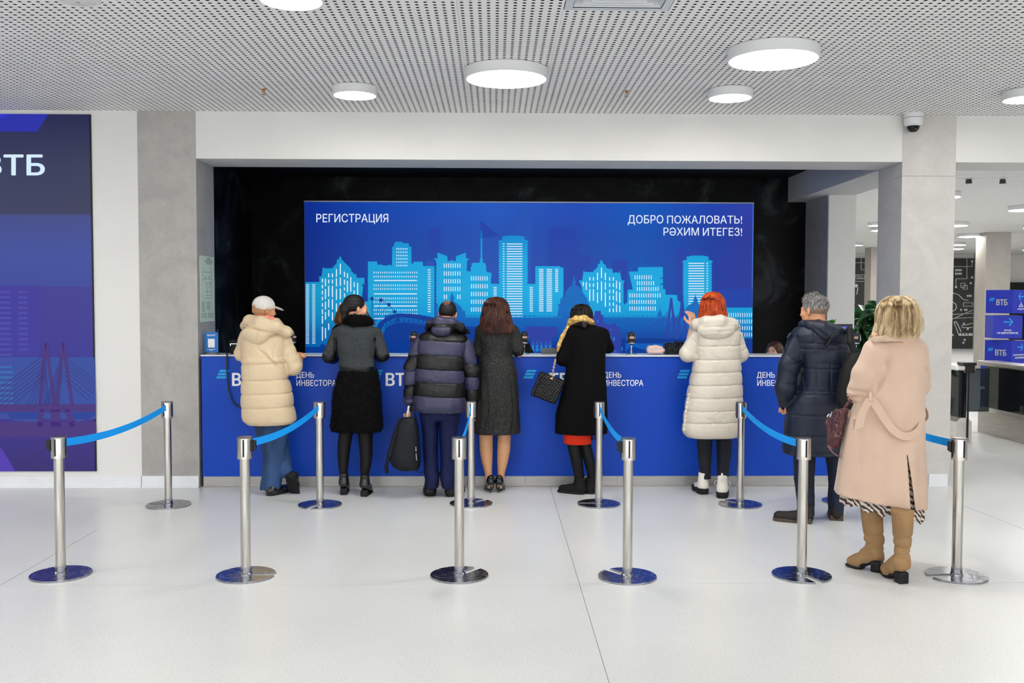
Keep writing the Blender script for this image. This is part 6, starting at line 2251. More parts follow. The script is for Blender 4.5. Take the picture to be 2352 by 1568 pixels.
h.disp(fold(P.q(1596, 751, 0), P.q(1694, 747, 0), 0.005, 0.008)); h.disp(fold(P.q(1606, 762, 0), P.q(1694, 756, 0), 0.004, 0.006)); h.disp(fold(P.q(1642, 762, 0), P.q(1642, 775, 0), 0.003, 0.005))
h.disp(lambda x, y, z: creases(x, y, z, 0.009, 34, 9) + 0.0015 * waves(x, y, z, 110, 4))
P.add('hood', h, m_pale)
m_hred = hair_mat('hair_copper_red', (120, 34, 8), (196, 70, 20), (232, 110, 40), 0.36, 55)
hcol = P.hair(668, [(704, 1609, 1665, 0.11, 0.01), (714, 1607, 1667, 0.11, -0.01), (728, 1606, 1669, 0.095, -0.04), (738, 1603, 1664, 0.07, -0.085)], p=2.1, wob=lambda th, z: 1 + 0.018 * np.sin(th * 21 + 3 * np.sin(9 * z)))
k = Soft(0.006).u(hcol)
k.disp(fold(P.q(1637, 705, 0), P.q(1636, 735, 0), 0.006, 0.012))
lp = lock_paths((hcol.t[0].mean(), -0.03), col_surface(hcol), 420, hcol.z1 - 0.01, hcol.z0 + 0.005, 26, th=(PI * 0.85, PI * 2.15), wav=0.004, zj=0.014, lift=0.004, curl=0.3)
P.add('hair', k, m_hred, extra=lambda V, Q: [(*tubes_np(lp, taper(420, 10, 0.0034), 3), 0)])
m_djean = denim('dark_indigo_denim', (3, 5, 12), (12, 20, 36))
k = Soft(0.0075)
k.u(P.col([(975, 1598, 1640, 0.09, 0), (1005, 1601, 1636, 0.085, 0), (1050, 1603, 1634, 0.07, 0), (1080, 1607, 1632, 0.058, -0.01), (1099, 1609, 1632, 0.052, -0.02)], p=2, edge=0.004))
k.u(P.col([(975, 1642, 1684, 0.09, 0), (1005, 1645, 1681, 0.085, 0), (1050, 1647, 1678, 0.07, 0), (1080, 1647, 1674, 0.058, -0.01), (1094, 1648, 1673, 0.052, -0.02)], p=2, edge=0.004))
k.disp(lambda x, y, z: 0.004 * waves(x, y, z, 28, 51, str_=(1, 1, 1.6)))
P.add('jeans', k, m_djean)
m_wboot = mat('white_boot_leather', (228, 224, 212), 0.4, var=0.03, bump=0.1, bscale=40)
for fx, fy, yw, tabt in ((1619, 1136, 6, 0), (1658, 1145, -16, 1)):
    f = foot(P, fx, fy)
    up = shoe_vq(0.27, 0.044, 0.10, 0.06, 0.06, 0.03, shaft_r=0.043)
    so = Soft(0.005)
    so.u(Column([(0, 0, 0.135, 0.052, 0.138), (0.036, 0, 0.135, 0.056, 0.142), (0.055, 0, 0.135, 0.050, 0.137)], p=3, edge=0.005, sm=0.004))
    so.cut(RBox((0, 0.125, 0.0), (0.1, 0.028, 0.014), 0.004), 0.004)
    so.disp(lambda x, y, z: 0.0035 * (np.sin(y * 170) > 0) * (z < 0.03))
    o = put_shoe(P, f + Vector((0, 0, 0.0)), yw, up, so, m=m_wboot, name='boot', label='white lace-up boot')
    M = rot3(yw)
    mb = MB().tube([V3(f) + np.array(M @ Vector(q)) for q in ((0.0, -0.004, 0.155), (0.0, -0.014, 0.19), (0.0, -0.012, 0.225), (0.0, 0.0, 0.212))], 0.009, 8, flat=(1, 0.35))
    if tabt: mb.build('pull_tab', m_wboot, o)
    mb = MB()
    for sx in (-1, 1):
        mb.tube([V3(f) + np.array(M @ Vector(q)) for q in ((sx * 0.03, 0.09, 0.14), (sx * 0.060, 0.06, 0.145), (sx * 0.070, 0.05, 0.115), (sx * 0.056, 0.06, 0.095), (sx * 0.04, 0.09, 0.12))], 0.0022, 6)
    if tabt: mb.build('lace', m_wboot, o)['kind'] = 'stuff'
# ------------------------------------------------------------------ person: grey hair, navy parka
YM = 7.46
m_nvy = mat('navy_parka_shell', (15, 25, 45), 0.48, var=0.08, scale=5, bump=0.35, bscale=26, bdist=0.005, spec=0.4)
P = Person(1880, YM, 'grey-haired man in a long navy parka and jeans with a black backpack strap')
J = joints(P, neck=(1880, 748, 0.0), sl=(1832, 790, 0.0), sr=(1930, 790, 0.02), el=(1800, 895, -0.03), er=(1950, 895, 0.02), wl=(1805, 938, 0.12), wr=(1945, 950, 0.15),
           hl=(1858, 960, 0), hr=(1905, 960, 0), kl=(1850, 1070, 0.02), kr=(1915, 1070, 0), al=(1853, 1172, 0), ar=(1920, 1170, 0))
HM = rot3(40, -3, 0); hc = P.q(1868, 714, 0.0)
P.body(J, m_skin2, (HM, hc, 1.03), [(P.q(1805, 922, 0.05), rot3(-25, -80, 80), 1.3, 0.04, -1, 0.95)])
c = Soft((0.009, 0.009, 0.0075))
c.u(P.col([(742, 1850, 1912, 0.09, 0.0), (754, 1825, 1940, 0.125, 0), (768, 1818, 1950, 0.15, 0), (800, 1830, 1952, 0.165, 0), (850, 1838, 1950, 0.17, 0), (890, 1832, 1948, 0.17, 0), (920, 1815, 1945, 0.175, 0), (950, 1807, 1942, 0.18, 0), (990, 1803, 1940, 0.185, 0), (1030, 1799, 1938, 0.19, 0), (1041, 1800, 1937, 0.19, 0)], p=2.4, edge=0.010))
zb = [P.q(1880, y).z for y in (787, 800, 845, 895, 903, 950, 997, 1034)]
xb = [P.q(x, 850).x for x in (1858, 1890, 1922)]


def grid_q(x, y, z):
    o = 0
    for q in zb: o = np.maximum(o, np.exp(-((z - q) / 0.006) ** 2))
    for q in xb: o = np.maximum(o, np.exp(-((x - q + 0.02 * (z - 1.2)) / 0.006) ** 2) * (z > zb[4]) * 0.8)
    return 0.0075 * o


c.disp(grid_q)
c.chain([P.q(1830, 792, 0.0), P.q(1812, 840, -0.02), P.q(1804, 892, -0.03), P.q(1806, 925, 0.08)], [0.078, 0.080, 0.078, 0.060], 0.03, first=0.03)
c.chain([P.q(1936, 792, 0.02), P.q(1948, 895, 0.02), P.q(1940, 935, 0.15)], [0.075, 0.065, 0.05], 0.02, first=0.03)
for a, b in (((1802, 815), (1840, 835)), ((1800, 838), (1838, 828)), ((1795, 850), (1836, 868)), ((1790, 880), (1832, 878)), ((1800, 900), (1828, 905)), ((1838, 790), (1842, 900))):
    c.disp(fold(P.q(*a), P.q(*b), 0.007, 0.010))
c.disp(lambda x, y, z: 0.003 * waves(x, y, z, 28, 61) + creases(x, y, z, 0.018, 24, 62, (1, 1, 1.3)))
P.add('parka', c, m_nvy)
h = Soft(0.008)
h.chain([P.q(1842, 752, 0.07), P.q(1845, 746, -0.01), P.q(1862, 748, -0.08), P.q(1892, 752, -0.13), P.q(1922, 760, -0.10), P.q(1937, 768, 0.0)], [0.030, 0.036, 0.040, 0.045, 0.045, 0.035], 0.02)
h.u(Ell(P.q(1903, 768, -0.13), (0.105, 0.06, 0.065), Matrix.Rotation(0.25, 3, 'Y')), 0.04)
h.chain([P.q(1856, 742, -0.04), P.q(1880, 740, -0.075), P.q(1902, 744, -0.06)], [0.02, 0.024, 0.022], 0.02, first=0.02)
h.disp(fold(P.q(1858, 752, 0), P.q(1885, 775, 0), 0.007, 0.012)); h.disp(lambda x, y, z: 0.004 * waves(x, y, z, 32, 8))
P.add('hood', h, m_nvy)
P.add('hood_strap', Soft(0.004).chain([P.q(1915, 768, -0.195), P.q(1899, 793, -0.185)], [0.011, 0.011], 0.0).disp(lambda x, y, z: 0.002 * np.sin(z * 420)), m_blk, 'ribbed black strap')
P.add('collar_flap', Soft(0.005).chain([P.q(1842, 748, 0.05), P.q(1828, 758, 0.03), P.q(1815, 768, 0.0), P.q(1808, 776, -0.01)], [0.012, 0.013, 0.012, 0.008], 0.01), m_nvy)
# grey short hair, standing locks on top
m_hg = hair_mat('hair_steel_grey', (56, 54, 52), (130, 128, 124), (206, 206, 204), 0.5, 90, (1, 1, 0.5))
m_hg2 = mat('grey_hair_shaved', (132, 112, 96), 0.75, var=0.3, scale=120, bump=0.4, bscale=400)
k = Soft(0.0045)
k.u(Ell((0, -0.022, 0.032), (0.0825, 0.100, 0.090)))
k.cut(RBox((0, 0.10, -0.03), (0.2, 0.068, 0.11), 0.01, rot3(0, -6, 0)), 0.006)
k.cut(RBox((0, 0.020, -0.10), (0.2, 0.050, 0.085), 0.012), 0.006)
k.cut(RBox((0, 0, -0.175), (0.2, 0.2, 0.09), 0.002), 0.006)
k.disp(lambda x, y, z: 0.0012 * waves(x, y, z, 220, 14))
V, Q = k.result()
cc = V[Q].mean(1)
# locks in head space
rs = np.random.RandomState(12)
n = 2600
qi = rs.randint(0, len(Q), n); pc = V[Q[qi]].mean(1)
kp = pc[:, 2] > 0.018
pc = pc[kp]; n = len(pc)
nr = pc / np.array([0.0825, 0.1, 0.09]) ** 2 * 0.0069; nr[:, 1] += 0.022; nr /= np.linalg.norm(nr, axis=1, keepdims=True)
fwd = np.array([0, 0.5, 0.0]) + rs.normal(size=(n, 3)) * 0.20
dn = np.where(pc[:, 1:2] < -0.05, np.array([[0, 0, -0.9]]), fwd)
top = np.clip((pc[:, 2:3] - 0.02) / 0.08, 0, 1)
L = (0.008 + 0.022 * top) * (0.7 + 0.6 * rs.rand(n, 1))
dd = nr * (0.12 + 0.42 * top) + dn * 0.8; dd /= np.linalg.norm(dd, axis=1, keepdims=True)
pp = np.stack([pc - nr * 0.002, pc + (nr * 0.6 + dd * 0.4) * L * 0.5, pc + dd * L], 1)
LV, LQ = tubes_np(pp, np.array([[0.0016, 0.0013, 0.0003]]) * np.ones((n, 1)), 3)
P.add('hair', (xf(V, HM, hc, 1.03), Q), [m_hg, m_hg2], mfun=lambda x, y, z: (cc[:, 2] < 0.012).astype(int), extra=lambda V_, Q_: [(xf(LV, HM, hc, 1.03), LQ, 0)])
k = Soft(0.0085)
k.u(P.col([(1030, 1822, 1873, 0.10, 0), (1070, 1824, 1871, 0.085, 0.0), (1110, 1825, 1869, 0.078, 0), (1150, 1831, 1870, 0.072, 0.0), (1182, 1833, 1870, 0.075, 0.0)], p=2, edge=0.006))
k.u(P.col([(1030, 1892, 1940, 0.10, 0), (1070, 1901, 1938, 0.085, 0), (1110, 1904, 1938, 0.078, 0), (1150, 1902, 1938, 0.072, 0), (1178, 1904, 1936, 0.075, 0)], p=2, edge=0.006))
k.disp(lambda x, y, z: 0.004 * waves(x, y, z, 24, 51, str_=(1, 1, 1.4)))
P.add('jeans', k, denim('navy_jeans', (4, 9, 24), (14, 30, 58)))
m_bshoe = mat('dark_brown_nubuck', (38, 34, 32), 0.65, var=0.15, scale=20, bump=0.3, bscale=60)
m_brs = mat('brown_gum_sole', (78, 66, 56), 0.65, var=0.1)
put_shoe(P, foot(P, 1865, 1201), 68, shoe_vq(0.29, 0.050, 0.10, 0.06, 0.03), sole_soft(0.295, 0.055, 0.026, 0.012), m=m_bshoe, ms=m_brs)
put_shoe(P, foot(P, 1922, 1196), -14, shoe_vq(0.29, 0.050, 0.10, 0.06, 0.03), sole_soft(0.295, 0.055, 0.026, 0.012), m=m_bshoe, ms=m_brs)
# his backpack
bk = empty('backpack', (P.x0 + P.q(1955, 870).x, YM - 0.24, 0.0), 'black backpack hanging from the right shoulder of the man in the navy parka', 'backpack')
B0 = bk.location.copy()
w = lambda px, py, dy=0.0: at(px, py, YM + dy) - B0
m_bkp = mat('backpack_black_canvas', (17, 17, 18), 0.65, var=0.15, scale=20, bump=0.3, bscale=120)
k = Soft(0.009)
rws = []
for y, a, b, hd in [(808, 1955, 1992, .05), (822, 1944, 1998, .07), (850, 1932, 2004, .085), (890, 1924, 2004, .09), (925, 1922, 2000, .09), (938, 1930, 1995, .08)]:
    A, B = w(a, y, -0.27), w(b, y, -0.27); rws.append((A.z, (A.x + B.x) / 2, (A.y), (B.x - A.x) / 2, hd))
k.u(Column(rws, p=2.5, edge=0.03, sm=0.03)); k.disp(lambda x, y, z: 0.004 * waves(x, y, z, 25, 3))
link('body', vq_mesh([(*k.result(), 0)]), m_bkp, bk)
k = Soft(0.006)
k.chain([w(1950, 755, -0.06), w(1953, 760, -0.19), w(1954, 785, -0.235), w(1962, 806, -0.26), w(1966, 815, -0.27)], [0.020, 0.027, 0.027, 0.024, 0.02], 0.01)
link('shoulder_strap', vq_mesh([(*k.result(), 0)]), m_bkp, bk)
MB().tube([w(1953, 796, -.24), w(1949, 797, -.24), w(1950, 804, -.24), w(1954, 811, -.24), w(1958, 806, -.24), w(1957, 797, -.24), w(1953, 796, -.24)], 0.0035, 8, cap=False).build('strap_ring', mat('ring_gunmetal', (110, 112, 118), 0.3, 0.9), bk)
k = Soft(0.006).chain([w(1952, 812, -0.255), w(1972, 806, -0.255)], [0.018, 0.018], 0).chain([w(1956, 814, -.26), w(1962, 828, -.27)], [0.010, 0.010], 0.004)
link('top_handle', vq_mesh([(*k.result(), 0)]), m_bkp, bk)

# ------------------------------------------------------------------ person: blonde, beige wool coat
YL = 6.08
m_beige = mat('beige_wool_coat', (206, 178, 157), 0.75, var=0.03, scale=6, bump=0.2, bscale=350, bdist=0.001, spec=0.2, sheen=0.2)
P = Person(2050, YL, 'blonde woman in a long beige wool coat with zebra skirt and tan suede boots')
J = joints(P, neck=(2058, 762, 0.0), sl=(2010, 800, 0.0), sr=(2110, 800, 0.02), el=(1968, 905, 0.0), er=(2122, 895, 0.05), wl=(1985, 915, 0.22), wr=(2105, 905, 0.28),
           hl=(2025, 1010, 0), hr=(2075, 1010, 0), kl=(2005, 1150, 0.02), kr=(2072, 1150, 0), al=(2012, 1275, 0), ar=(2066, 1285, 0))
HM = rot3(14, -4, 0); hc = P.q(2058, 722, 0.0)
P.body(J, m_skin, (HM, hc, 1.0), [(J['wl'], rot3(10, 0, 90), 0.8, 0.05, -1, 0.95), (J['wr'], rot3(20, 0, -90), 0.8, 0.05, 1, 0.95)], fem=True)
fw = lambda th, z: 1 + 0.040 * np.sin(th * 7 + 2.2 + 1.5 * z) * np.clip((1.15 - z) * 1.4, 0.06, 1) + 0.010 * np.sin(th * 13 + 2 * z) * np.clip((1.3 - z) * 1.4, 0.0, 1)
c = Soft((0.010, 0.010, 0.010))
c.u(P.col([(776, 2010, 2100, 0.09, 0.01), (788, 1996, 2116, 0.12, 0.005), (802, 1990, 2122, 0.14, 0), (830, 1992, 2124, 0.15, 0), (860, 1995, 2122, 0.155, 0), (900, 1978, 2120, 0.16, 0), (940, 1960, 2119, 0.17, 0), (980, 1945, 2118, 0.18, 0), (1030, 1934, 2119, 0.195, 0), (1080, 1925, 2120, 0.21, 0), (1138, 1916, 2121, 0.22, 0), (1180, 1912, 2119, 0.225, 0)], p=2.2, edge=0.004, wob=fw, sm=0.04))
# sloping hem, lower at the right
hz = P.q(2000, 1154, -0.2).z
hl_, hr_ = P.q(1915, 1138, -0.1), P.q(2088, 1172, -0.2)
sl = (hr_.z - hl_.z) / (hr_.x - hl_.x)
c.cut(RBox((0, 0, hl_.z + sl * (0 - hl_.x) - 0.2), (1, 1, 0.2), 0.002, Matrix.Rotation(-math.atan(sl), 3, 'Y')), 0.002)
# back slit
s0, s1, s2 = P.q(2083, 1020, -0.2), P.q(2089, 1172, -0.2), P.q(2104, 1172, -0.2)


def slit(x, y, z):
    t = np.clip((s0.z - z) / (s0.z - s1.z), 0, 1.2)
    xa = s0.x + (s1.x - s0.x) * t; xb_ = s0.x + (s2.x - s0.x) * t
    inside = np.minimum(x - xa, xb_ - x)
    return np.where((y < 0.0) & (t > 0.01), np.clip(inside * 1.0, -0.001, 0.016) * 3.2, 0)


c.chain([P.q(2012, 806, 0.0), P.q(1982, 858, -0.01), P.q(1970, 898, 0.0), P.q(1980, 914, 0.12)], [0.074, 0.066, 0.062, 0.050], 0.02, first=0.05)
c.chain([P.q(2104, 806, 0.0), P.q(2114, 860, 0.02), P.q(2116, 888, 0.05), P.q(2108, 900, 0.22)], [0.070, 0.056, 0.052, 0.046], 0.02, first=0.05)
xs_ = P.q(2083, 900, -0.15).x; xs2 = P.q(1976, 1050, -0.15).x
c.disp(lambda x, y, z: 0.005 * np.exp(-((x - xs_ - 0.03 * (z - 1.2)) / 0.005) ** 2) * (y < -0.02) * (z > s0.z) + 0.0035 * np.exp(-((x - xs2) / 0.004) ** 2) * (y < -0.02) * (z < 1.0))
for a, b in (((2022, 812), (2018, 850)), ((2018, 850), (1994, 905)), ((1948, 895), (1990, 900)), ((1950, 912), (1986, 906)), ((2112, 850), (2128, 845))):
    c.disp(fold(P.q(*a), P.q(*b), 0.013, 0.024))
c.disp(lambda x, y, z: 0.006 * waves(x, y, z, 12, 71, str_=(1.8, 1, .35)) + creases(x, y, z, 0.010, 14, 72, (1.4, 1, .5)))
cs = Soft(0.008)
V, Q = c.result()
# open the slit: pull it inwards as a deep groove and drop the faces of the gap
cc = V[Q].mean(1)
tv = (s0.z - V[:, 2]) / (s0.z - s1.z)
for ex in (s1.x, s2.x):
    xe = s0.x + (ex - s0.x) * tv
    m_ = (V[:, 1] < -0.05) & (tv > 0) & (np.abs(V[:, 0] - xe) < 0.0052)
    V[m_, 0] = xe[m_]
cc = V[Q].mean(1)
t = (s0.z - cc[:, 2]) / (s0.z - s1.z)
xa = s0.x + (s1.x - s0.x) * t; xbb = s0.x + (s2.x - s0.x) * t
gap = (cc[:, 1] < -0.05) & (t > 0.16) & (cc[:, 0] > xa) & (cc[:, 0] < xbb)
# the coat is hollow below: drop the flat underside
e1 = V[Q[:, 2]] - V[Q[:, 0]]; e2 = V[Q[:, 3]] - V[Q[:, 1]]
nn = np.cross(e1, e2); nn /= np.linalg.norm(nn, axis=1, keepdims=True) + 1e-9
under = (np.abs(nn[:, 2]) > 0.85) & (cc[:, 2] < hl_.z + 0.03)
coat = P.add('coat', (V, Q[~(gap | under)]), m_beige)
so_ = coat.modifiers.new('cloth', 'SOLIDIFY'); so_.thickness = 0.006; so_.offset = -1
k = Soft(0.006)
k.chain([P.q(1999, 783, 0.02), P.q(2008, 779, -0.06), P.q(2035, 776, -0.11), P.q(2075, 777, -0.11), P.q(2100, 780, -0.06), P.q(2110, 784, 0.02)], [0.010, 0.013, 0.014, 0.014, 0.013, 0.010], 0.01, (1, 1, 1.6))
k.chain([P.q(2002, 778, 0.03), P.q(2012, 772, -0.03), P.q(2035, 768, -0.08), P.q(2072, 768, -0.085), P.q(2098, 772, -0.04), P.q(2106, 778, 0.03)], [0.016, 0.018, 0.02, 0.02, 0.018, 0.016], 0.02)
P.add('collar', k, m_beige)
P.add('neckerchief', Soft(0.005).chain([P.q(2002, 774, -0.01), P.q(2008, 768, -0.05), P.q(2016, 770, -0.07)], [0.014, 0.016, 0.012], 0.01).disp(lambda x, y, z: 0.003 * waves(x, y, z, 90, 2)), mat('kerchief_orange_cream', (222, 170, 140), 0.6, var=0.35, scale=60), 'cream neckerchief with orange spot')


def ribbon(P, name, pts, w, m, up=(0, 0, 1), parent=None, th=0.004):
    """flat cloth band: pts = [(px, py, dy, width axis)]"""
    q = [P.q(a, b, d) for a, b, d, _ in pts]
    n = 26
    t = np.linspace(0, len(q) - 1, n)
    A = np.array([V3(p) for p in q])
    C = np.stack([np.interp(t, np.arange(len(q)), A[:, i]) for i in range(3)], 1)
    for _ in range(3): C[1:-1] = (C[:-2] + 2 * C[1:-1] + C[2:]) / 4
    W = np.stack([np.interp(t, np.arange(len(q)), [p[3][i] for p in pts]) for i in range(3)], 1)
    W /= np.linalg.norm(W, axis=1, keepdims=True)
    D = np.gradient(C, axis=0); N = np.cross(D, W); N /= np.linalg.norm(N, axis=1, keepdims=True) + 1e-9
    V = []
    for sx, sy in ((-1, -1), (1, -1), (1, 1), (-1, 1)):
        V.append(C + W * sx * w / 2 + N * sy * th / 2)
    V = np.stack(V, 1).reshape(-1, 3)
    b = np.arange(n - 1)[:, None] * 4; k = np.arange(4)[None]; k2 = (k + 1) % 4
    Q = np.stack([b + k, b + k2, b + 4 + k2, b + 4 + k], -1).reshape(-1, 4)
    Q = np.concatenate([Q, [[0, 1, 2, 3], [(n - 1) * 4 + i for i in (3, 2, 1, 0)]]])
    me = vq_mesh([(V, Q, 0)], name); me.shade_flat()
    return link(name, me, m, parent or P.root)


bl = ribbon(P, 'sash', [(2000, 916, -0.185, (0.7, 0, 0.7)), (2012, 930, -0.20, (0.8, 0, .6)), (2030, 960, -0.215, (0.75, 0, .65)), (2052, 990, -0.225, (0.5, 0, .85)), (2072, 1002, -0.225, (0.15, 0, 1)), (2090, 1003, -0.215, (-.1, 0, 1)), (2108, 992, -0.18, (-.3, 0, 1)), (2117, 972, -0.13, (-.5, 0, .9)), (2120, 950, -0.08, (-.5, 0, .9))], 0.050, m_beige)
ribbon(P, 'sash_end', [(1999, 914, -0.19, (1, 0, 0.1)), (1990, 930, -0.20, (1, 0, .25)), (1978, 955, -0.205, (1, 0, .3)), (1972, 984, -0.205, (1, 0, .35))], 0.058, m_beige)
P.add('sash_knot', Soft(0.005).chain([P.q(1999, 908, -.19), P.q(2000, 921, -.195)], [0.008, 0.010], 0).u(Cap(P.q(2000, 902, -.18), P.q(1999, 918, -.2), 0.007), 0.004), m_beige)
ribbon(P, 'belt_loop', [(2121, 930, -0.04, (0, 1, 0)), (2130, 945, -0.05, (0, 1, 0)), (2131, 958, -0.05, (0, 1, 0)), (2121, 972, -0.06, (0, 1, 0))], 0.035, m_beige)
ribbon(P, 'pocket_welt', [(1962, 962, -0.165, (1, 0, 0)), (1963, 994, -0.185, (1, 0, .1))], 0.022, m_beige, th=0.008)


def zebra():
    t = NT('zebra_print_chiffon')
    v = t.coords('Object', (1, 1, 0.8), (0, 0.9, 0))
    w = t.n('ShaderNodeTexWave', wave_type='BANDS', bands_direction='X'); w.inputs['Scale'].default_value = 14; w.inputs['Distortion'].default_value = 7; w.inputs['Detail'].default_value = 2; w.inputs['Detail Scale'].default_value = 1.2
    t.l(v, w.inputs['Vector'])
    t.l(t.ramp(w.outputs['Fac'], [(0.42, srgb(58, 44, 42)), (0.50, srgb(214, 200, 186))]), t.bsdf.inputs['Base Color'])
    t.P(Roughness=0.6)
    return t.m


k = Soft((0.008, 0.008, 0.008))
k.u(P.col([(1000, 1960, 2108, 0.15, 0), (1100, 1938, 2112, 0.175, 0), (1160, 1930, 2115, 0.185, 0), (1205, 1927, 2117, 0.19, 0)], p=2.1, edge=0.004, wob=lambda th, z: 1 + 0.03 * np.sin(th * 19 + 2 * np.sin(8 * z)) * np.clip((0.7 - z) * 3, 0, 1)))
a, b = P.q(1935, 1160, -0.1), P.q(2105, 1200, -0.1)
s_ = (b.z - a.z) / (b.x - a.x)
k.cut(RBox((0, 0, a.z + s_ * (0 - a.x) - 0.2), (1, 1, 0.2), 0.002, Matrix.Rotation(-math.atan(s_), 3, 'Y')), 0.002)
V, Q = k.result()
cc = V[Q].mean(1); e1 = V[Q[:, 2]] - V[Q[:, 0]]; e2 = V[Q[:, 3]] - V[Q[:, 1]]; nn = np.cross(e1, e2); nn /= np.linalg.norm(nn, axis=1, keepdims=True) + 1e-9
V2 = V.copy(); low = np.clip((a.z + 0.10 - V[:, 2]) / 0.10, 0, 1)
V2[:, 2] += low * 0.012 * np.sin(V[:, 0] * 70) * (V[:, 1] < 0.3)
o = P.add('skirt', (V2, Q[~((np.abs(nn[:, 2]) > 0.85) & (cc[:, 2] < a.z + 0.03))]), zebra(), 'zebra print skirt')
so_ = o.modifiers.new('cloth', 'SOLIDIFY'); so_.thickness = 0.003; so_.offset = -1
# hair
def blonde():
    t = NT('hair_blonde_streaks')
    v = t.coords('Object', (1, 1, 0.07))
    f = t.noise(v, 36, 4, 0.6, 0.6)
    f2 = t.noise(t.coords('Object', (1, 1, 0.3)), 5, 2, 0.5)
    mx = t.n('ShaderNodeMath', operation='MULTIPLY_ADD'); t.l(f2, mx.inputs[0]); mx.inputs[1].default_value = 0.75; t.l(f, mx.inputs[2])
    t.l(t.ramp(mx.outputs[0], [(0.66, srgb(112, 88, 62)), (0.78, srgb(176, 146, 106)), (0.92, srgb(226, 204, 162)), (1.0, srgb(240, 224, 190))]), t.bsdf.inputs['Base Color'])
    t.P(Roughness=0.42)
    t.bsdf.inputs['Specular IOR Level'].default_value = 0.3
    t.bump(f, 0.4, 0.004)
    return t.m


hcol = P.hair(676, [(722, 2016, 2110, 0.125, -0.01), (742, 2016, 2112, 0.12, -0.015), (758, 2012, 2112, 0.11, -0.03), (768, 2008, 2108, 0.095, -0.04), (773, 2016, 2100, 0.08, -0.05)], p=2.1, wob=lambda th, z: 1 + 0.016 * np.sin(th * 25 + 3 * np.sin(11 * z)) + 0.012 * np.sin(th * 9 + 20 * z))
k = Soft(0.0065).u(hcol)
lp = lock_paths((hcol.t[0].mean(), -0.01), col_surface(hcol), 1000, hcol.z1 - 0.006, hcol.z0 + 0.014, 36, th=(PI * 0.7, PI * 2.3), wav=0.009, zj=0.016, lift=0.006, curl=0.25, npts=16)
lp2 = lock_paths((hcol.t[0].mean(), -0.01), col_surface(hcol), 30, hcol.z1 - 0.08, hcol.z0 + 0.05, 37, th=(PI * 1.85, PI * 2.1), wav=0.004, zj=0.02, lift=0.01, curl=1.4, npts=14)
P.add('hair', k, blonde(), extra=lambda V, Q: [(*tubes_np(lp, taper(1000, 16, 0.0030), 3), 0), (*tubes_np(lp2, taper(30, 14, 0.0016), 3), 0)])
# suede boots
m_suede = mat('tan_suede', (156, 124, 88), 0.85, var=0.10, scale=7, bump=0.3, bscale=180, bdist=0.001, spec=0.15)
m_heelb = mat('black_block_heel', (14, 15, 18), 0.3, var=0.05)
for side in (0, 1):
    if side == 0:
        hx, hy, yaw = 2025, 1314, 50
        rws = [(1150, 1976, 2026, .072, .0), (1190, 1979, 2026, .068, 0), (1225, 1984, 2029, .060, 0), (1237, 1984, 2031, .06, 0), (1252, 1990, 2029, .052, 0), (1262, 1992, 2028, .05, 0), (1285, 1992, 2030, .05, 0)]
    else:
        hx, hy, yaw = 2077, 1341, 12
        rws = [(1170, 2048, 2098, .072, -.03), (1210, 2051, 2095, .068, -.03), (1240, 2052, 2092, .060, -.05), (1258, 2054, 2090, .052, -.06), (1275, 2054, 2088, .05, -.07), (1300, 2055, 2089, .05, -.07)]
    f = foot(P, hx, hy)
    M = rot3(yaw)
    up = Soft(0.007)
    up.ops += [('u', P.col([(y, a_, b_, hd, f.y + 0.07) for y, a_, b_, hd, dy in rws], p=2, edge=0.01), 0)]
    W = lambda x, y, z: f + M @ Vector((x, y, z))
    up.chain([W(0, 0.045, 0.115), W(0, 0.10, 0.085), W(0, 0.15, 0.050), W(0, 0.195, 0.042)], [0.046, 0.045, 0.042, 0.030], 0.03, first=0.05)
    zf = [P.q(hx, y, f.y).z for y in ((1232, 1256, 1270) if side == 0 else (1240, 1262, 1278))]
    up.disp(lambda x, y, z, zf=zf: sum(0.007 * np.exp(-((z - q + 0.15 * (x - f.x) * (1 if i % 2 else -1)) / 0.010) ** 2) for i, q in enumerate(zf)) + 0.004 * waves(x, y, z, 30, 81 + side))
    up.cut(RBox(W(0, 0.12, -0.05 + 0.0), (0.12, 0.2, 0.062), 0.002, M), 0.003)
    bo = P.add('boot', up, m_suede, 'tan suede knee boot')
    hl2 = Soft(0.005).u(RBox(W(0, 0.030, 0.035), (0.033, 0.032, 0.036), 0.008, M))
    P.add('heel', hl2, m_heelb, parent=bo)
    so2 = Soft(0.005).chain([W(0, 0.045, 0.070), W(0, 0.11, 0.042), W(0, 0.15, 0.012), W(0, 0.205, 0.012)], [0.034, 0.034, 0.038, 0.028], 0.01, (1, 1, 0.42))
    P.add('sole', so2, m_heelb, parent=bo)

# burgundy handbag in the crook of her arm
hb = empty('handbag', (P.x0 + P.q(1930, 985).x, YL, 0.0), 'burgundy crocodile-patterned handbag hanging from the blonde woman\'s left arm', 'bag')
B0 = hb.location.copy()
w = lambda px, py, dy=0.0: at(px, py, YL + dy) - B0


def croc():
    t = NT('burgundy_croc_leather')
    v = t.coords('Object', (1, 1, 1.5))
    vo = t.n('ShaderNodeTexVoronoi', feature='DISTANCE_TO_EDGE'); vo.inputs['Scale'].default_value = 100; vo.inputs['Randomness'].default_value = 0.7
    t.l(v, vo.inputs['Vector'])
    t.l(t.ramp(vo.outputs['Distance'], [(0.02, srgb(40, 16, 18)), (0.10, srgb(84, 38, 42)), (0.4, srgb(112, 58, 60))]), t.bsdf.inputs['Base Color'])
    t.P(Roughness=0.18)
    t.bump(t.ramp(vo.outputs['Distance'], [(0.0, (0, 0, 0)), (0.12, (1, 1, 1))]), 0.5, 0.003)
    return t.m


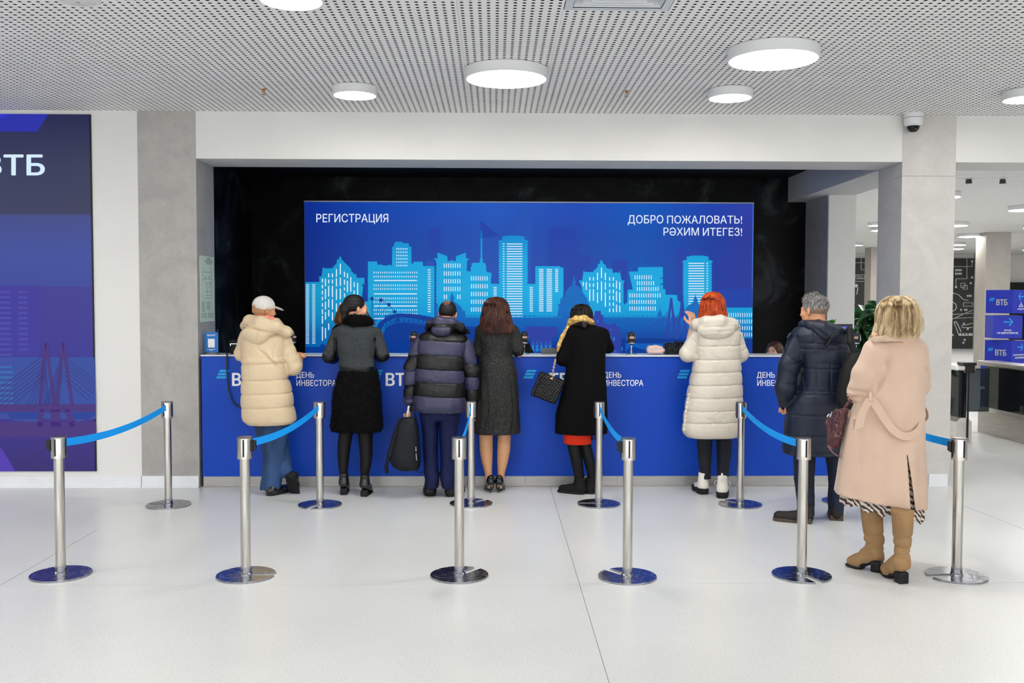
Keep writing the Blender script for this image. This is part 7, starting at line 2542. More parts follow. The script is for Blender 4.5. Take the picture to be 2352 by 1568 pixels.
m_croc = croc()
k = Soft(0.006)
rws = []
for y, a, b, hd in [(938, 1918, 1950, .035), (948, 1914, 1946, .045), (975, 1908, 1940, .05), (1005, 1901, 1932, .05), (1020, 1900, 1927, .05), (1030, 1907, 1923, .04)]:
    A, B = w(a, y, 0.03), w(b, y, 0.03); rws.append((A.z + 0.12 * 0, (A.x + B.x) / 2, A.y, (B.x - A.x) / 2, hd))
k.u(Column(rws, p=2.6, edge=0.02, sm=0.02)); k.disp(lambda x, y, z: 0.006 * waves(x, y, z, 28, 4) + 0.003 * waves(x, y, z, 60, 5))
k.disp(lambda x, y, z: 0.010 * np.exp(-((x + 0.02 - 0.3 * (z - 0.95)) / 0.012) ** 2) * (z > 0.93))
link('body', vq_mesh([(*k.result(), 0)]), m_croc, hb)
k = Soft(0.0055).chain([w(1902, 958, -0.06), w(1901, 972, -0.07), w(1904, 990, -0.07), w(1908, 1010, -0.06)], [0.013, 0.015, 0.013, 0.008], 0.01)
link('side_strap', vq_mesh([(*k.result(), 0)]), m_croc, hb)
MB().tube([w(1900, 956, -.07), w(1904, 951, -.075), w(1909, 953, -.07), w(1906, 958, -.07), w(1911, 946, -.05)], 0.004, 8).build('clasp', mat('clasp_silver', (220, 222, 226), 0.15, 1.0, var=0), hb)
MB().tube([w(1936, 945, .03), w(1943, 932, .05), w(1950, 922, 0.10), w(1958, 917, 0.16)], 0.011, 8).build('handle', m_croc, hb)
MB().tube([w(1902, 1024, -.05), w(1912, 1038, -.05), w(1920, 1044, -.04), w(1928, 1048, .03)], 0.010, 8, flat=(1, 0.4)).build('long_strap', mat('strap_dusty_pink', (150, 104, 104), 0.5), hb)

# ------------------------------------------------------------------ clerk behind the desk at the right, eyes above the desk top
P = Person(1780, 10.9, 'seated clerk behind the desk, only brown hair and eyes above the desk top')
J = joints(P, neck=(1783, 845, 0), sl=(1762, 866, 0), sr=(1806, 866, 0), el=(1755, 905, -0.05), er=(1812, 905, -0.05), wl=(1770, 900, -0.25), wr=(1795, 900, -0.25), hl=(1775, 923, 0.1), hr=(1795, 923, 0.1), kl=(1775, 925, -0.25), kr=(1795, 925, -0.25), al=(1775, 1025, -0.25), ar=(1795, 1025, -0.25))
HM = rot3(180 - 42, 4, 0); hc = P.q(1778, 808.5, 0.0)
P.body(J, mat('skin_fair', (240, 196, 172), 0.5, var=0.03), (HM, hc, 1.0), fem=True)
m_eye = mat('eye_dark', (34, 22, 18), 0.15, var=0)
m_lash = mat('brow_dark', (60, 40, 30), 0.7, var=0)
for sx in (-1, 1):
    e = Soft(0.003).u(Ell((sx * 0.031, 0.083, 0.004), (0.0105, 0.005, 0.0048)))
    V, Q = e.result(); P.add('eye', (xf(V, HM, hc), Q), m_eye)
    e = Soft(0.003).chain([(sx * 0.016, 0.089, 0.022), (sx * 0.032, 0.086, 0.027), (sx * 0.048, 0.076, 0.023)], [0.0030, 0.0034, 0.002], 0.002)
    V, Q = e.result(); P.add('eyebrow', (xf(V, HM, hc), Q), m_lash)
k = Soft(0.0055)
k.u(Ell((0, -0.025, 0.030), (0.092, 0.108, 0.098)))
k.u(Cap((0.075, -0.01, 0.0), (0.085, 0.0, -0.14), 0.034, 0.03), 0.03).u(Cap((-0.075, -0.01, 0.0), (-0.085, 0.0, -0.14), 0.034, 0.03), 0.03)
k.cut(Ell((0, 0.110, -0.03), (0.070, 0.085, 0.100)), 0.012)
k.disp(lambda x, y, z: 0.0012 * np.sin(np.arctan2(x, z + 0.02) * 30))
V, Q = k.result()
P.add('hair', (xf(V, HM, hc), Q), hair_mat('hair_brown_soft', (36, 22, 14), (76, 48, 32), (126, 88, 64), 0.4, 60))
c = Soft(0.012)
c.u(P.col([(842, 1775, 1792, 0.05, 0), (858, 1758, 1810, 0.09, 0), (880, 1754, 1814, 0.11, 0), (925, 1760, 1808, 0.12, 0.03)], edge=0.03))
c.chain([J['sr'], J['er'], J['wr']], [0.055, 0.05, 0.04], 0.04).chain([J['sl'], J['el'], J['wl']], [0.055, 0.05, 0.04], 0.04)
P.add('blouse', c, mat('white_blouse', (226, 228, 232), 0.7))
P.add('trousers', Soft(0.016).chain([J['hl'], J['kl'], J['al']], [0.10, 0.075, 0.055], 0.02).chain([J['hr'], J['kr'], J['ar']], [0.10, 0.075, 0.055], 0.02), MATS['black_trousers'])
for q_ in ('al', 'ar'):
    put_shoe(P, Vector((J[q_].x, -0.20, 0)), 180, shoe_vq(0.25, sp=0.009), None)
office_chair(P.x0, 11.06, 'black office chair under the clerk with brown hair')
# ------------------------------------------------------------------ things on and around the desk
ZT = desk.location.z + ztop + 0.0005


def on_desk(px, Y):
    p = at(px, 811, Y)
    return Vector((p.x, Y, ZT))


m_gry = mat('scanner_dark_grey', (42, 44, 48), 0.3, var=0.05)
m_chr = mat('bright_chrome', (215, 218, 222), 0.12, 1.0, var=0)
m_redl = mat('label_red', (224, 96, 84), 0.5)
_sc = {}


def scanner(px, Y, rz, label):
    p = on_desk(px, Y)
    e = empty('barcode_scanner', p, label, 'scanner', 'barcode scanners on stands along the desk', rz)
    if not _sc:
        M = rot3(0, -14, 0)
        s = Soft(0.004)
        s.u(Cap((0, 0.0, 0.128), (0, 0.012, 0.172), 0.040, 0.034, (1, 0.8, 1)), 0)
        s.u(Ell((0, 0.01, 0.185), (0.030, 0.030, 0.022)), 0.02)
        s.cut(Ell((0, -0.030, 0.118), (0.034, 0.022, 0.018)), 0.006)
        _sc['head'] = vq_mesh([(*s.result(), 0)]); _sc['head'].materials.append(m_gry)
        s = Soft(0.004).chain([(-0.036, 0.012, 0.13), (-0.032, 0.024, 0.185), (0, 0.03, 0.208), (0.032, 0.024, 0.185), (0.036, 0.012, 0.13)], [0.007] * 5)
        _sc['rim'] = vq_mesh([(*s.result(), 0)]); _sc['rim'].materials.append(m_chr)
        _sc['window'] = MB().lathe([(0.030, 0.100), (0.034, 0.106), (0.030, 0.112)], (0, -0.006, 0), n=24).mesh(); _sc['window'].materials.append(m_chr)
        _sc['label_plate'] = MB().box(-0.020, 0.020, -0.0335, -0.030, 0.150, 0.168, 0.001).mesh(); _sc['label_plate'].materials.append(mat('label_cream', (226, 206, 196), 0.5))
        _sc['label_bar'] = MB().box(-0.015, 0.015, -0.0345, -0.0335, 0.156, 0.162).mesh(); _sc['label_bar'].materials.append(m_redl)
        _sc['stem'] = MB().lathe([(0.009, 0.01), (0.006, 0.06), (0.008, 0.104)], n=16).mesh(); _sc['stem'].materials.append(m_chr)
        _sc['base'] = MB().lathe([(0.050, 0), (0.050, 0.005), (0.040, 0.009), (0.012, 0.014)], n=40).mesh(); _sc['base'].materials.append(m_chr)
        for k_ in ('window', 'stem', 'base'): _sc[k_].shade_smooth()
    for k_, me in _sc.items():
        o = bpy.data.objects.new(k_, me); COL.objects.link(o); o.parent = e
    return e


scanner(1450, 8.95, 0, 'barcode scanner on a chrome stand left of the pink fluffy hat')
scanner(1204, 8.98, 0.1, 'barcode scanner right of the woman in the dotted dress')
scanner(951, 8.98, 0, 'barcode scanner left of the striped puffer jacket')
scanner(671, 8.98, 1.1, 'barcode scanner turned sideways beside the cream padded coat')
scanner(1966, 9.0, -0.5, 'barcode scanner behind the strap of the navy parka man')

# folded fluffy hat
p = on_desk(1505, 8.93) + Vector((0, 0, 0.009))
e = empty('fluffy_hat', p, 'folded pale pink fluffy hat on the desk beside the black quilted bag', 'hat')
s = Soft(0.004)
s.chain([(-0.062, 0, 0.030), (-0.05, 0, 0.052), (0.0, 0, 0.060), (0.052, 0, 0.048), (0.066, 0, 0.030), (0.05, 0, 0.020), (-0.055, 0, 0.020)], [0.016, 0.017, 0.016, 0.018, 0.018, 0.018, 0.018], 0.006, (1, 1, 1))
s.ops = [(a, Cap(b.a, b.b, b.ra, b.rb, (1, 1, 1)), c) for a, b, c in s.ops]
s.u(RBox((0, 0.05, 0.034), (0.062, 0.06, 0.030), 0.02), 0.01)
s.u(Cap((0.02, -0.01, 0.034), (-0.03, -0.008, 0.036), 0.009), 0.004)
V, Q = s.result()
link('wool', vq_mesh([(V, Q, 0), (*tufts(V, Q, 2600, 0.010, 0.0009, 3, 0.0, jit=0.8), 0)]), mat('pale_pink_angora', (234, 208, 198), 0.95, var=0.05, scale=20, sheen=0.4), e)

# open quilted clutch
p = on_desk(1547, 8.98)
e = empty('clutch_bag', p, 'open black quilted bag on the desk beside the pale beige padded coat', 'bag')
s = Soft(0.0045).u(RBox((-0.03, 0.03, 0.062), (0.055, 0.07, 0.048), 0.02)).u(Ell((0.05, -0.02, 0.052), (0.052, 0.05, 0.052)), 0.01).u(RBox((0, 0.01, 0.014), (0.09, 0.06, 0.014), 0.012), 0.01)
link('body', vq_mesh([(*s.result(), 0)]), quilt('small_quilt_leather', (20, 22, 28), 130), e)
s = Soft(0.004).chain([(0.01, 0.0, 0.118), (0.06, -0.01, 0.108), (0.12, 0.0, 0.095)], [0.008, 0.014, 0.016], 0.005, (1, 1.6, 1))
link('flap', vq_mesh([(*s.result(), 0)]), m_leath, e)
mb = MB()
for x, z in ((-0.078, 0.085), (-0.078, 0.05), (-0.005, 0.095), (-0.005, 0.05), (0.055, 0.108)):
    mb.lathe([(0.003, -0.04), (0.003, -0.045)], (x, 0, z), n=8, ax='z')
    for i in range(len(mb.v) - 16, len(mb.v)):
        vx_, vy_, vz_ = mb.v[i]; mb.v[i] = (vx_, -0.043 - (vz_ - z) * 1.0 - 0.043, z + vy_)
o = mb.build('stud', m_chr, e); o['kind'] = 'stuff'

# black cross-body bag with its strap hanging over the desk edge
p = on_desk(546, 8.95)
e = empty('crossbody_bag', p, 'small black zipped bag on the desk with its strap hanging over the edge', 'bag')
s = Soft(0.005).u(RBox((0.02, 0, 0.068), (0.095, 0.045, 0.066), 0.03))
s.disp(lambda x, y, z: 0.004 * waves(x, y, z, 30, 3) + 0.004 * np.exp(-((z - 0.098) / 0.004) ** 2))
link('body', vq_mesh([(*s.result(), 0)]), m_bkp, e)
MB().box(-0.055, 0.07, -0.049, -0.044, 0.094, 0.098).build('zip', m_chr, e)
MB().box(-0.056, -0.050, -0.052, -0.046, 0.078, 0.096).build('zip_pull', m_chr, e)
q = lambda px, py, Y: at(px, py, Y) - p
MB().tube([(-0.075, -0.02, 0.06), q(522, 800, 8.85), q(521.5, 812, 8.775), q(521, 830, 8.77), q(522, 862, 8.77), q(526, 898, 8.77), q(534, 922, 8.77), q(545, 933, 8.76), q(560, 935, 8.74)], 0.0065, 8, flat=(1.2, 0.5)).build('strap', m_leath, e)

# acrylic sign holder
p = on_desk(486, 8.90)
e = empty('sign_holder', p, 'clear acrylic holder with a bright blue card at the left end of the desk', 'sign')
m_acr = NT('clear_acrylic'); m_acr.P(Base_Color=(0.95, 0.97, 1, 1), Roughness=0.0); m_acr.bsdf.inputs['Transmission Weight'].default_value = 1.0; m_acr.bsdf.inputs['IOR'].default_value = 1.08; m_acr = m_acr.m
MB().box(-0.064, 0.062, 0.000, 0.0022, 0.010, 0.228).build('front_sheet', m_acr, e)
MB().box(-0.064, 0.062, 0.006, 0.0082, 0.010, 0.228).build('back_sheet', m_acr, e)
MB().box(-0.062, 0.060, 0.003, 0.005, 0.018, 0.202).build('card', mat('card_sky_blue', (10, 130, 215), 0.5, var=0.02), e)
MB().prism([(-0.075, 0.0), (-0.05, 0.020), (-0.045, 0.020), (-0.066, 0.0)], lambda u, v: Vector((u, -0.01, v)), Vector((0, 0.03, 0))).prism([(0.075, 0.0), (0.05, 0.020), (0.045, 0.020), (0.066, 0.0)], lambda u, v: Vector((u, -0.01, v)), Vector((0, 0.03, 0))).box(-0.07, 0.07, -0.012, 0.022, 0, 0.002).build('foot', m_acr, e)
MB().box(-0.032, 0.030, -0.0012, -0.0004, 0.062, 0.142, 0.0002).build('blank_square', mat('paper_white', (235, 238, 240), 0.6, var=0.01), e)
mb = MB()
for z, a in ((0.178, 0.044), (0.168, 0.036), (0.043, 0.040), (0.034, 0.020)):
    for k in range(int(a * 2 / 0.007)):
        mb.box(-a + k * 0.007, -a + k * 0.007 + 0.005, -0.0012, -0.0006, z, z + 0.005)
o = mb.build('small_print', MATS['paper_white'], e); o['kind'] = 'stuff'


def at_x(px, py, x):
    d = ray(px, py)
    return EYE + d * ((x - EYE.x) / d.x)


# evacuation plan on the reveal of the left pillar
xp = xl1 + 0.003
a, b = at_x(458, 590, xp), at_x(490, 740, xp)
y0, y1 = YW + 0.06, YR - 0.04
z1_, z0_ = Z(588, (YW + y0) / 2), Z(741, YW + 0.06)
e = empty('evacuation_plan', (xp, y0, z0_), 'pale green laminated plan sheet on the side face of the grey pillar', 'poster')
W_, H_ = y1 - y0, z1_ - z0_
MB().box(-0.001, 0.003, 0, W_, 0, H_).build('sheet', mat('plan_pale_green', (206, 222, 200), 0.4, var=0.02), e)
mb = MB()
pr_ = lambda u0, v0, u1, v1, m_=mb: m_.box(0.003, 0.0036, u0 * W_, u1 * W_, v0 * H_, v1 * H_)
for u0, v0, u1, v1 in [(0.5, 0.965, 0.75, 0.975), (0.4, 0.945, 0.85, 0.952), (0.3, 0.925, 0.9, 0.932), (0.35, 0.905, 0.9, 0.912), (0.45, 0.885, 0.8, 0.892), (0.2, 0.755, 0.8, 0.760), (0.2, 0.65, 0.8, 0.654), (0.4, 0.595, 0.8, 0.599), (0.4, 0.52, 0.8, 0.524), (0.35, 0.46, 0.85, 0.464), (0.4, 0.40, 0.8, 0.404), (0.25, 0.36, 0.7, 0.364), (0.2, 0.6, 0.21, 0.82), (0.8, 0.35, 0.81, 0.85), (0.5, 0.4, 0.51, 0.5)]:
    pr_(u0, v0, u1, v1)
for k in range(9):
    pr_(0.1, 0.30 - k * 0.018, 0.3, 0.305 - k * 0.018); pr_(0.42, 0.30 - k * 0.014, 0.68, 0.304 - k * 0.014)
for k in range(4):
    pr_(0.08, 0.125 - k * 0.02, 0.42, 0.13 - k * 0.02); pr_(0.52, 0.125 - k * 0.02, 0.92, 0.13 - k * 0.02)
o = mb.build('plan_print', mat('print_dark_green', (60, 92, 82), 0.6), e); o['kind'] = 'stuff'
mb = MB()
for u, v in ((0.35, 0.66), (0.62, 0.66), (0.42, 0.55), (0.68, 0.55)):
    mb.box(0.003, 0.0037, u * W_, (u + 0.03) * W_, v * H_, (v + 0.04) * H_)
o = mb.build('plan_marks', mat('print_red', (200, 60, 60), 0.6), e); o['kind'] = 'stuff'

# grey laptop lid, bag clasp
p = on_desk(1271, 9.02)
e = empty('laptop', p, 'grey laptop lid behind the desk left of the long black coat', 'laptop')
MB().box(-0.11, 0.07, 0.0, 0.012, 0.0, 0.055, 0.006).build('lid', mat('laptop_grey', (96, 96, 98), 0.35, 0.3), e)
MB().box(-0.11, 0.07, 0.0, 0.11, 0.0, 0.010, 0.003).build('base', MATS['laptop_grey'], e)
p = on_desk(752, 8.84)
e = empty('purse', p, 'black purse with a silver clasp at the left elbow of the grey wool jacket', 'bag')
s = Soft(0.004).u(RBox((0.03, 0.02, 0.035), (0.045, 0.03, 0.034), 0.015))
link('body', vq_mesh([(*s.result(), 0)]), m_leath, e)
MB().tube([(-0.030, -0.015, 0.038), (-0.018, -0.02, 0.048), (-0.006, -0.018, 0.042), (-0.016, -0.02, 0.056), (-0.010, -0.02, 0.075)], 0.005, 8).build('clasp', m_chr, e)

# monitor with the small plant on top
p = on_desk(1925, 9.05)
e = empty('monitor', p, 'small black monitor with violet picture on the desk before the white pillar', 'monitor')
MB().box(-0.145, 0.135, 0, 0.03, 0.06, 0.285, 0.004).build('bezel', m_blk, e)
MB().box(-0.132, 0.122, -0.002, 0.002, 0.075, 0.262).build('display', grad_emit('monitor_picture', [(0, (60, 60, 170)), (0.5, (110, 110, 224)), (1, (70, 74, 190))], 'x', -0.13, 0.12, 0.9), e)
mb = MB(); rs = np.random.RandomState(5)
for k in range(26):
    x, z = -0.12 + 0.235 * rs.rand(), 0.085 + 0.16 * rs.rand()
    mb.box(x, x + 0.004 + 0.02 * rs.rand(), -0.003, -0.002, z, z + 0.003 + 0.02 * rs.rand() * (k % 3 == 0))
o = mb.build('picture_detail', emit('monitor_detail', (170, 180, 250), 0.9), e); o['kind'] = 'stuff'
MB().box(-0.03, 0.03, 0.01, 0.03, 0.0, 0.08).box(-0.09, 0.09, -0.04, 0.08, 0, 0.01, 0.003).build('stand', m_blk, e)


def leaf_mesh(L, W, fold=0.25, bend=0.25, n=6):
    mb = MB(); vs = []; fs = []
    for i in range(n + 1):
        t = i / n
        w = W * math.sin(PI * min(1, t ** 0.8)) ** 0.8 if 0 < t < 1 else 0.002
        y = L * t; z = -bend * L * t * t
        vs += [(-w, y, z + fold * w), (0, y, z), (w, y, z + fold * w)]
    for i in range(n):
        a = i * 3
        fs += [(a, a + 1, a + 4, a + 3), (a + 1, a + 2, a + 5, a + 4)]
    me = bpy.data.meshes.new('leaf'); me.from_pydata(vs, [], fs); me.shade_smooth()
    return me


m_lf = mat('leaf_small_bright', (70, 160, 60), 0.4, var=0.25, scale=40)
e = empty('small_plant', Vector((p.x - 0.06, p.y + 0.015, ZT + 0.285)), 'tiny bright green plant on top of the small monitor', 'plant')
MB().lathe([(0.020, 0), (0.024, 0.008), (0.022, 0.014)], n=16).build('pot', mat('pot_dark_green', (20, 90, 50), 0.5), e)
lm = leaf_mesh(0.032, 0.010); lm.materials.append(m_lf)
for k in range(34):
    o = bpy.data.objects.new('leaf', lm); COL.objects.link(o); o.parent = e
    o.location = (0.012 * rs.normal(), 0.008 * rs.normal(), 0.012 + 0.012 * rs.rand())
    o.rotation_euler = (0.2 + 0.9 * rs.rand(), 0, rs.rand() * 6.28)

# ------------------------------------------------------------------ lobby
YPL = 13.2
p = Vector((at(1984, 690, YPL).x, YPL, 0))
e = empty('rubber_plant', p, 'tall dark green rubber plant with broad leaves beyond the white pillar', 'plant')
MB().lathe([(0.16, 0), (0.20, 0.36), (0.21, 0.38), (0.19, 0.38), (0.18, 0.34), (0.01, 0.34)], n=32).build('planter', mat('planter_grey', (150, 150, 148), 0.6), e, angle=0.5)
m_l1 = mat('leaf_dark_green', (30, 74, 40), 0.25, var=0.3, scale=12, spec=0.5)
m_l2 = mat('leaf_mid_green', (56, 112, 62), 0.25, var=0.3, scale=12, spec=0.5)
lv = []
for i in range(4):
    me = leaf_mesh(0.22 + 0.03 * i, 0.056 + 0.010 * (i % 2), 0.3, 0.15 + 0.1 * i, 8); me.materials.append(m_l1 if i % 2 else m_l2); lv.append(me)
rs = np.random.RandomState(9)
stems = []
for k in range(12):
    a = rs.rand() * 6.28; r = 0.06 + 0.18 * rs.rand(); h_ = 1.25 + 0.50 * rs.rand()
    pts = [Vector((0.04 * math.cos(a), 0.04 * math.sin(a), 0.3)), Vector((0.5 * r * math.cos(a), 0.5 * r * math.sin(a), 0.8)), Vector((r * math.cos(a), r * math.sin(a), h_))]
    MB().tube(pts, [0.012, 0.010, 0.006], 8).build('stem', mat('stem_brown', (70, 56, 40), 0.7), e)
    for j in range(20):
        t = 0.40 + 0.60 * (j + rs.rand() * 0.5) / 20
        q_ = pts[0].lerp(pts[1], t * 2) if t < 0.5 else pts[1].lerp(pts[2], min(1, t * 2 - 1))
        o = bpy.data.objects.new('leaf', lv[rs.randint(4)]); COL.objects.link(o); o.parent = e
        o.location = q_; o.rotation_euler = (0.9 - 1.2 * rs.rand(), 0.4 * rs.normal(), rs.rand() * 6.28)

# dark mural with white line drawings
YM_ = YF + 0.14
e = empty('mural', (at(2100, 700, YM_).x, YM_, 0), 'dark grey chalkboard mural with white line drawings on the far lobby wall', 'mural')
o0 = e.location.copy()
fm = lambda u, v: at(u, v, YM_) - o0 + Vector((0, -0.03, 0))
xa, xb = at(1958, 700, YM_).x - o0.x, at(2235, 700, YM_).x - o0.x
MB().box(xa, xb, -0.02, 0.05, at(2100, 803, YM_).z, at(2100, 593, YM_).z).build('board', mat('mural_charcoal', (58, 60, 58), 0.6, var=0.08), e)
mb = MB()
L_ = lambda pts, w=1.0: [mb.prism(bar(*pts[i], *pts[i + 1], w), fm, Vector((0, 0.008, 0))) for i in range(len(pts) - 1)]
L_([(1977, 593), (1977, 619), (2004, 619)]); L_([(1963, 603), (2003, 603)]); L_([(1965, 631), (2001, 631), (2001, 640), (1965, 640), (1965, 631)]); L_([(1962, 646), (1993, 646), (2003, 659)]); L_([(1970, 660), (1967, 676)], 2); L_([(1989, 672), (1992, 664), (2003, 672)], 1.5)
L_([(2188, 612), (2232, 612), (2232, 602)]); L_([(2220, 593), (2220, 640), (2195, 640), (2195, 656)]); L_([(2206, 650), (2216, 650), (2216, 660), (2206, 660), (2206, 650)]); L_([(2211, 655), (2221, 655), (2221, 664), (2211, 664), (2211, 655)])
L_([(2186, 672), (2200, 676), (2212, 688), (2224, 690)], 1.4); L_([(2212, 695), (2233, 695), (2233, 703), (2212, 703), (2212, 695)]); L_([(2186, 733), (2210, 722), (2233, 712)], 1.2); L_([(2186, 722), (2233, 719)], 1.2); L_([(2186, 731), (2233, 729)])
L_([(2190, 739), (2202, 770), (2233, 770)], 1.6); L_([(2190, 739), (2196, 739), (2207, 762)], 2); L_([(2207, 748), (2233, 742)], 1.3); L_([(2207, 752), (2233, 752)], 1.3)
for x, y in ((2232, 600), (2232, 637), (2229, 650), (2222, 755), (2187, 769), (2215, 780), (2212, 787), (2205, 767), (2212, 767), (2219, 767), (2226, 767), (2231, 767)):
    mb.prism([(x - 2.2, y - 2.2), (x + 2.2, y - 2.2), (x + 2.2, y + 2.2), (x - 2.2, y + 2.2)], fm, Vector((0, 0.006, 0)))
for cx_, cy_, r_ in ((2195, 659, 2.5), (1993, 646, 1.6), (2213, 743, 2.3), (1966, 656, 4)):
    mb.prism([(cx_ + r_ * math.cos(t), cy_ + r_ * math.sin(t)) for t in np.linspace(0, 2 * PI, 14, endpoint=False)], fm, Vector((0, 0.006, 0)))
gear = [(2186 + (r_ if k % 2 else r_ * 0.8) * math.cos(t), 704 + (r_ if k % 2 else r_ * 0.8) * math.sin(t)) for k, (t, r_) in enumerate([(a, 11) for a in np.linspace(-PI / 2, PI / 2, 13)])]
L_(gear, 1.5)
for x, y, w_ in ((2193, 618, 17), (2193, 626, 17), (2220, 677, 14), (2205, 709, 6), (2214, 709, 10)):
    for k in range(int(w_ / 4)):
        mb.prism([(x + k * 4, y), (x + k * 4 + 3, y), (x + k * 4 + 3, y + 4.5), (x + k * 4, y + 4.5)], fm, Vector((0, 0.006, 0)))
o = mb.build('line_drawing', mat('chalk_white', (205, 206, 204), 0.7), e); o['kind'] = 'stuff'
me_ = lettering('lettering', 'SKILL ETHIC', lambda u, v: fm(u, v), (1968, 633, 1999, 638.5), MATS['chalk_white'], e, world=False)

# direction boxes
m_sb = mat('sign_box_blue', (30, 46, 172), 0.4, var=0.03)
m_sb2 = mat('sign_box_side', (62, 74, 176), 0.4, var=0.03)
m_arw = mat('arrow_cyan', (20, 160, 235), 0.5)
YB_ = 14.2


def sign_box(px, pya, pyb, rz, s, label, faces):
    z0b, z1b = at(px, pyb, YB_).z, at(px, pya, YB_).z
    e = empty('sign_box', (at(px, 690, YB_).x, YB_, z0b), label, 'sign', 'stacked blue direction boxes', rz)
    H = z1b - z0b - 0.012
    MB().box(-s / 2, s / 2, -s / 2, s / 2, 0.0, H, 0.004).build('box', m_sb, e)
    for kind, side, txt in faces:
        def F(u, v, side=side):
            # u,v in 0..1 over the face
            a = (u - 0.5) * s
            return Vector((a, -s / 2 - 0.003, v * H)) if side == 'front' else Vector((-s / 2 - 0.003, -a, v * H))
        d = Vector((0, 0.002, 0)) if side == 'front' else Vector((0.002, 0, 0))
        if kind == 'arrow':
            sg = txt
            mb = MB()
            for p_, q_ in (((0.5 - 0.16 * sg, 0.72), (0.5 + 0.16 * sg, 0.72)), ((0.5 + 0.16 * sg, 0.72), (0.5 + 0.04 * sg, 0.88)), ((0.5 + 0.16 * sg, 0.72), (0.5 + 0.04 * sg, 0.56))):
                mb.prism(bar(*p_, *q_, 0.045), F, d)
            mb.build('arrow', m_arw, e)
        elif kind == 'text':
            u0, v0, u1, v1, tx = txt
            lettering('lettering', tx, F, (u0, v1, u1, v0), MATS['paper_white'], e, 0.02, world=False)
        elif kind == 'logo':
            lettering('lettering', 'ВТБ', F, (0.40, 0.60, 0.82, 0.34), MATS['paper_white'], e, 0.04, world=False)
            mb = MB()
            for k in range(3):
                mb.prism([(0.16 - .02 * k, 0.66 - 0.05 * k), (0.34 - .02 * k, 0.66 - 0.05 * k), (0.33 - .02 * k, 0.63 - 0.05 * k), (0.15 - .02 * k, 0.63 - 0.05 * k)], F, d)
            o = mb.build('emblem', m_arw, e); o['kind'] = 'stuff'
        elif kind == 'hanger':
            mb = MB()
            for p_, q_ in (((0.38, 0.30), (0.5, 0.40)), ((0.5, 0.40), (0.62, 0.30)), ((0.38, 0.29), (0.62, 0.29)), ((0.5, 0.40), (0.5, 0.45)), ((0.5, 0.46), (0.47, 0.48))):
                mb.prism(bar(*p_, *q_, 0.022), F, d)
            mb.build('hanger_sign', MATS['paper_white'], e)
    return e


A30 = math.radians(-30)
s_ = 0.42
sign_box(2314, 664, 719, math.radians(30), s_, 'top blue sign box with a left arrow and a coat hanger', [('arrow', 'front', -1), ('hanger', 'front', 0), ('text', 'front', (0.28, 0.14, 0.72, 0.22, 'ГАРДЕРОБ')), ('logo', 'left', 0)])
sign_box(2306, 722, 776, math.radians(-11), 0.40, 'middle blue sign box with a right arrow', [('arrow', 'front', 1), ('text', 'front', (0.38, 0.32, 0.62, 0.39, 'ВХОД')), ('text', 'front', (0.14, 0.20, 0.86, 0.28, 'НА МЕРОПРИЯТИЕ'))])
sign_box(2314, 779, 833, math.radians(30), s_, 'lower blue sign box with a right arrow above the turnstile', [('arrow', 'front', 1), ('logo', 'left', 0), ('text', 'front', (0.10, 0.34, 0.90, 0.42, 'ИНФОРМАЦИОННЫЕ')), ('text', 'front', (0.22, 0.22, 0.78, 0.30, 'МАТЕРИАЛЫ'))])
sign_box(2306, 836, 889, math.radians(12), 0.42, 'blue sign box behind the turnstile glass', [])
sign_box(2306, 892, 956, math.radians(30), 0.42, 'bottom blue sign box standing on the floor behind the turnstile', [])
bpy.context.view_layer.update()
for o in COL.objects:
    if o.name.startswith('sign_box') and o.get('label', '').startswith('bottom'):
        zl = o.location.z
        o.location.z = 0.0
        for ch in o.children: ch.scale.z = (zl + 0.40) / 0.40
# turnstiles
m_inox = mat('brushed_inox', (188, 184, 176), 0.3, 0.85, var=0.05, stretch=(1, 1, 8), scale=4)
g = NT('smoked_glass'); g.P(Base_Color=(0.10, 0.12, 0.13, 1), Roughness=0.05); g.bsdf.inputs['Transmission Weight'].default_value = 0.75; g.bsdf.inputs['IOR'].default_value = 1.1; m_smoke = g.m
m_dglass = mat('dark_glass_panel', (24, 28, 30), 0.08, var=0.05)


def turnstile(x0, x1, y0, y1, label, base_h, flap, side):
    e = empty('turnstile', (x0, y0, 0), label, 'turnstile', 'steel turnstiles in the lobby')
    W, D = x1 - x0, y1 - y0
    MB().prism([(0, 0), (0, base_h), (0.05, base_h + 0.05), (W - 0.05, base_h + 0.05), (W, base_h), (W, 0)], lambda u, v: Vector((u, 0, v)), Vector((0, D, 0))).build('base', m_inox, e)
    MB().box(0.05, W - 0.04, 0.06, D * 0.45, base_h + 0.05, 0.885).build('glass_panel', m_dglass, e)
    MB().box(0.05, W - 0.04, D * 0.5, D - 0.06, base_h + 0.05, 0.885).build('glass_panel', m_dglass, e)
    MB().box(0.03, 0.06, D * 0.46, D * 0.485, base_h + 0.04, 0.885).build('post', m_inox, e)
    MB().box(-0.02, W + 0.02, -0.03, D + 0.02, 0.885, 0.945, 0.012).build('top_rail', m_inox, e)
    fx = (W + 0.01, W + 0.28) if side > 0 else (-0.30, -0.01)
    MB().box(fx[0], fx[1], flap, flap + 0.010, 0.30, 0.86, 0.004).build('flap', m_smoke, e)
    return e


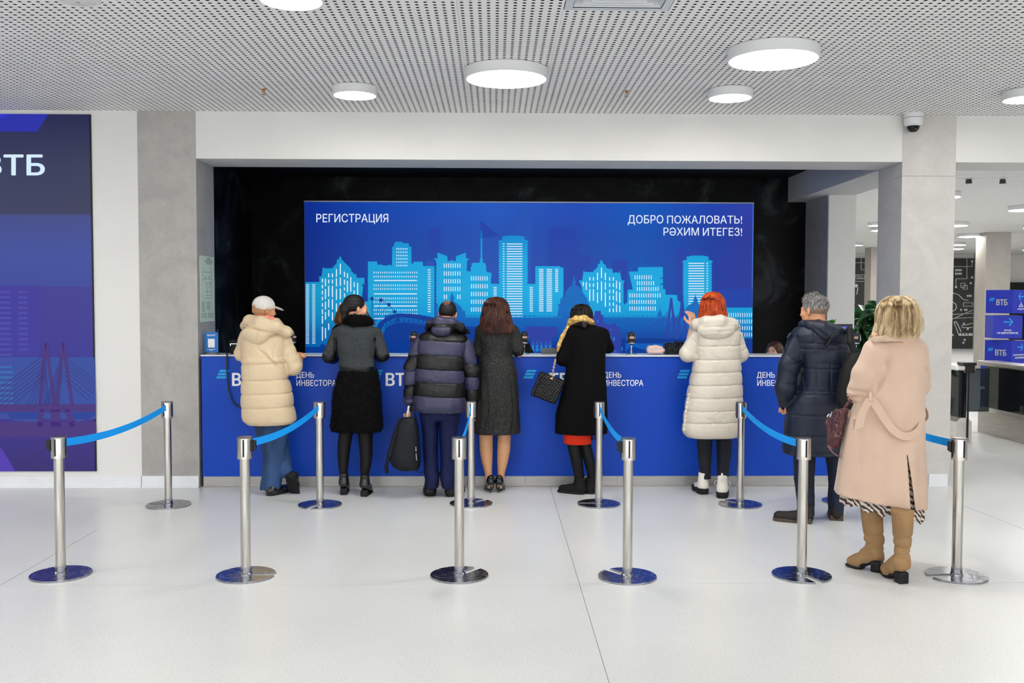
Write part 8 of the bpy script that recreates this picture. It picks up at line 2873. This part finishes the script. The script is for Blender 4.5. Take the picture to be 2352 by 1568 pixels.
t1 = turnstile(5.61, 5.80, 11.47, 13.3, 'left steel turnstile beside the pale pillar, with card reader', 0.26, 0.70, 1)
MB().box(0.125, 0.145, -0.012, 0.0, 0.02, 0.88).build('edge_strip', m_blk, t1)
MB().box(0.04, 0.21, -0.05, 0.10, 0.948, 0.985, 0.008).box(0.08, 0.19, -0.045, 0.05, 0.86, 0.95, 0.005).build('card_reader', m_blk, t1)
t2 = turnstile(6.40, 6.62, 9.9, 12.5, 'right steel turnstile at the picture edge before the blue sign boxes', 0.29, 2.3, -1)
p = Vector((5.50, 11.62, 0.947))
e = empty('leaflet_stand', (5.665, 11.95, 0.946), 'small tilted poster stand with orange bars on the left turnstile', 'sign')
e.rotation_euler = (0, 0, 0)
f_ = lambda u, v: Vector((u, v * 0.25, v))
MB().prism([(-0.14, 0), (0.09, 0), (0.07, 0.34), (-0.14, 0.34)], f_, Vector((0, 0.01, 0))).build('frame', MATS['paper_white'], e)
MB().prism([(-0.13, 0.02), (0.075, 0.02), (0.058, 0.33), (-0.13, 0.33)], lambda u, v: f_(u, v) + Vector((0, -0.002, 0)), Vector((0, 0.002, 0))).build('poster', mat('poster_dark', (44, 46, 44), 0.5), e)
mb = MB()
for z, w0, w1 in ((0.235, -0.12, 0.02), (0.06, -0.12, 0.06)):
    mb.prism([(w0, z), (w1, z), (w1, z + 0.035), (w0, z + 0.035)], lambda u, v: f_(u, v) + Vector((0, -0.004, 0)), Vector((0, 0.002, 0)))
o = mb.build('orange_bar', mat('poster_orange', (226, 110, 62), 0.5), e); o['kind'] = 'stuff'
mb = MB()
for z, w0, w1, h_ in ((0.29, -0.12, 0.03, 0.012), (0.15, -0.09, -0.03, 0.06), (0.11, -0.01, 0.05, 0.05), (0.19, -0.01, 0.04, 0.01)):
    mb.prism([(w0, z), (w1, z), (w1, z + h_), (w0, z + h_)], lambda u, v: f_(u, v) + Vector((0, -0.004, 0)), Vector((0, 0.002, 0)))
o = mb.build('white_print', MATS['paper_white'], e); o['kind'] = 'stuff'
e = empty('tumbler', (5.70, 12.35, 0.9465), 'dark blue tumbler with a steel rim behind the card reader', 'cup')
MB().lathe([(0.04, 0), (0.045, 0.15), (0.047, 0.16)], n=28).build('cup', mat('tumbler_navy', (30, 34, 70), 0.3), e, angle=0.5)
MB().lathe([(0.048, 0.155), (0.049, 0.175), (0.040, 0.18), (0.01, 0.18)], n=28).build('rim', m_chr, e, angle=0.5)
# dark doorway far right
b = MB().box(at(2318, 690, YF).x, 20.5, YF - 0.02, YF + 0.19, 0.0, at(2330, 648, YF).z)
struct('door_1', b, mat('dark_doorway', (26, 28, 30), 0.4), 'dark glazed doorway at the far right')
for px_, py_ in ((2330, 655),):
    pass
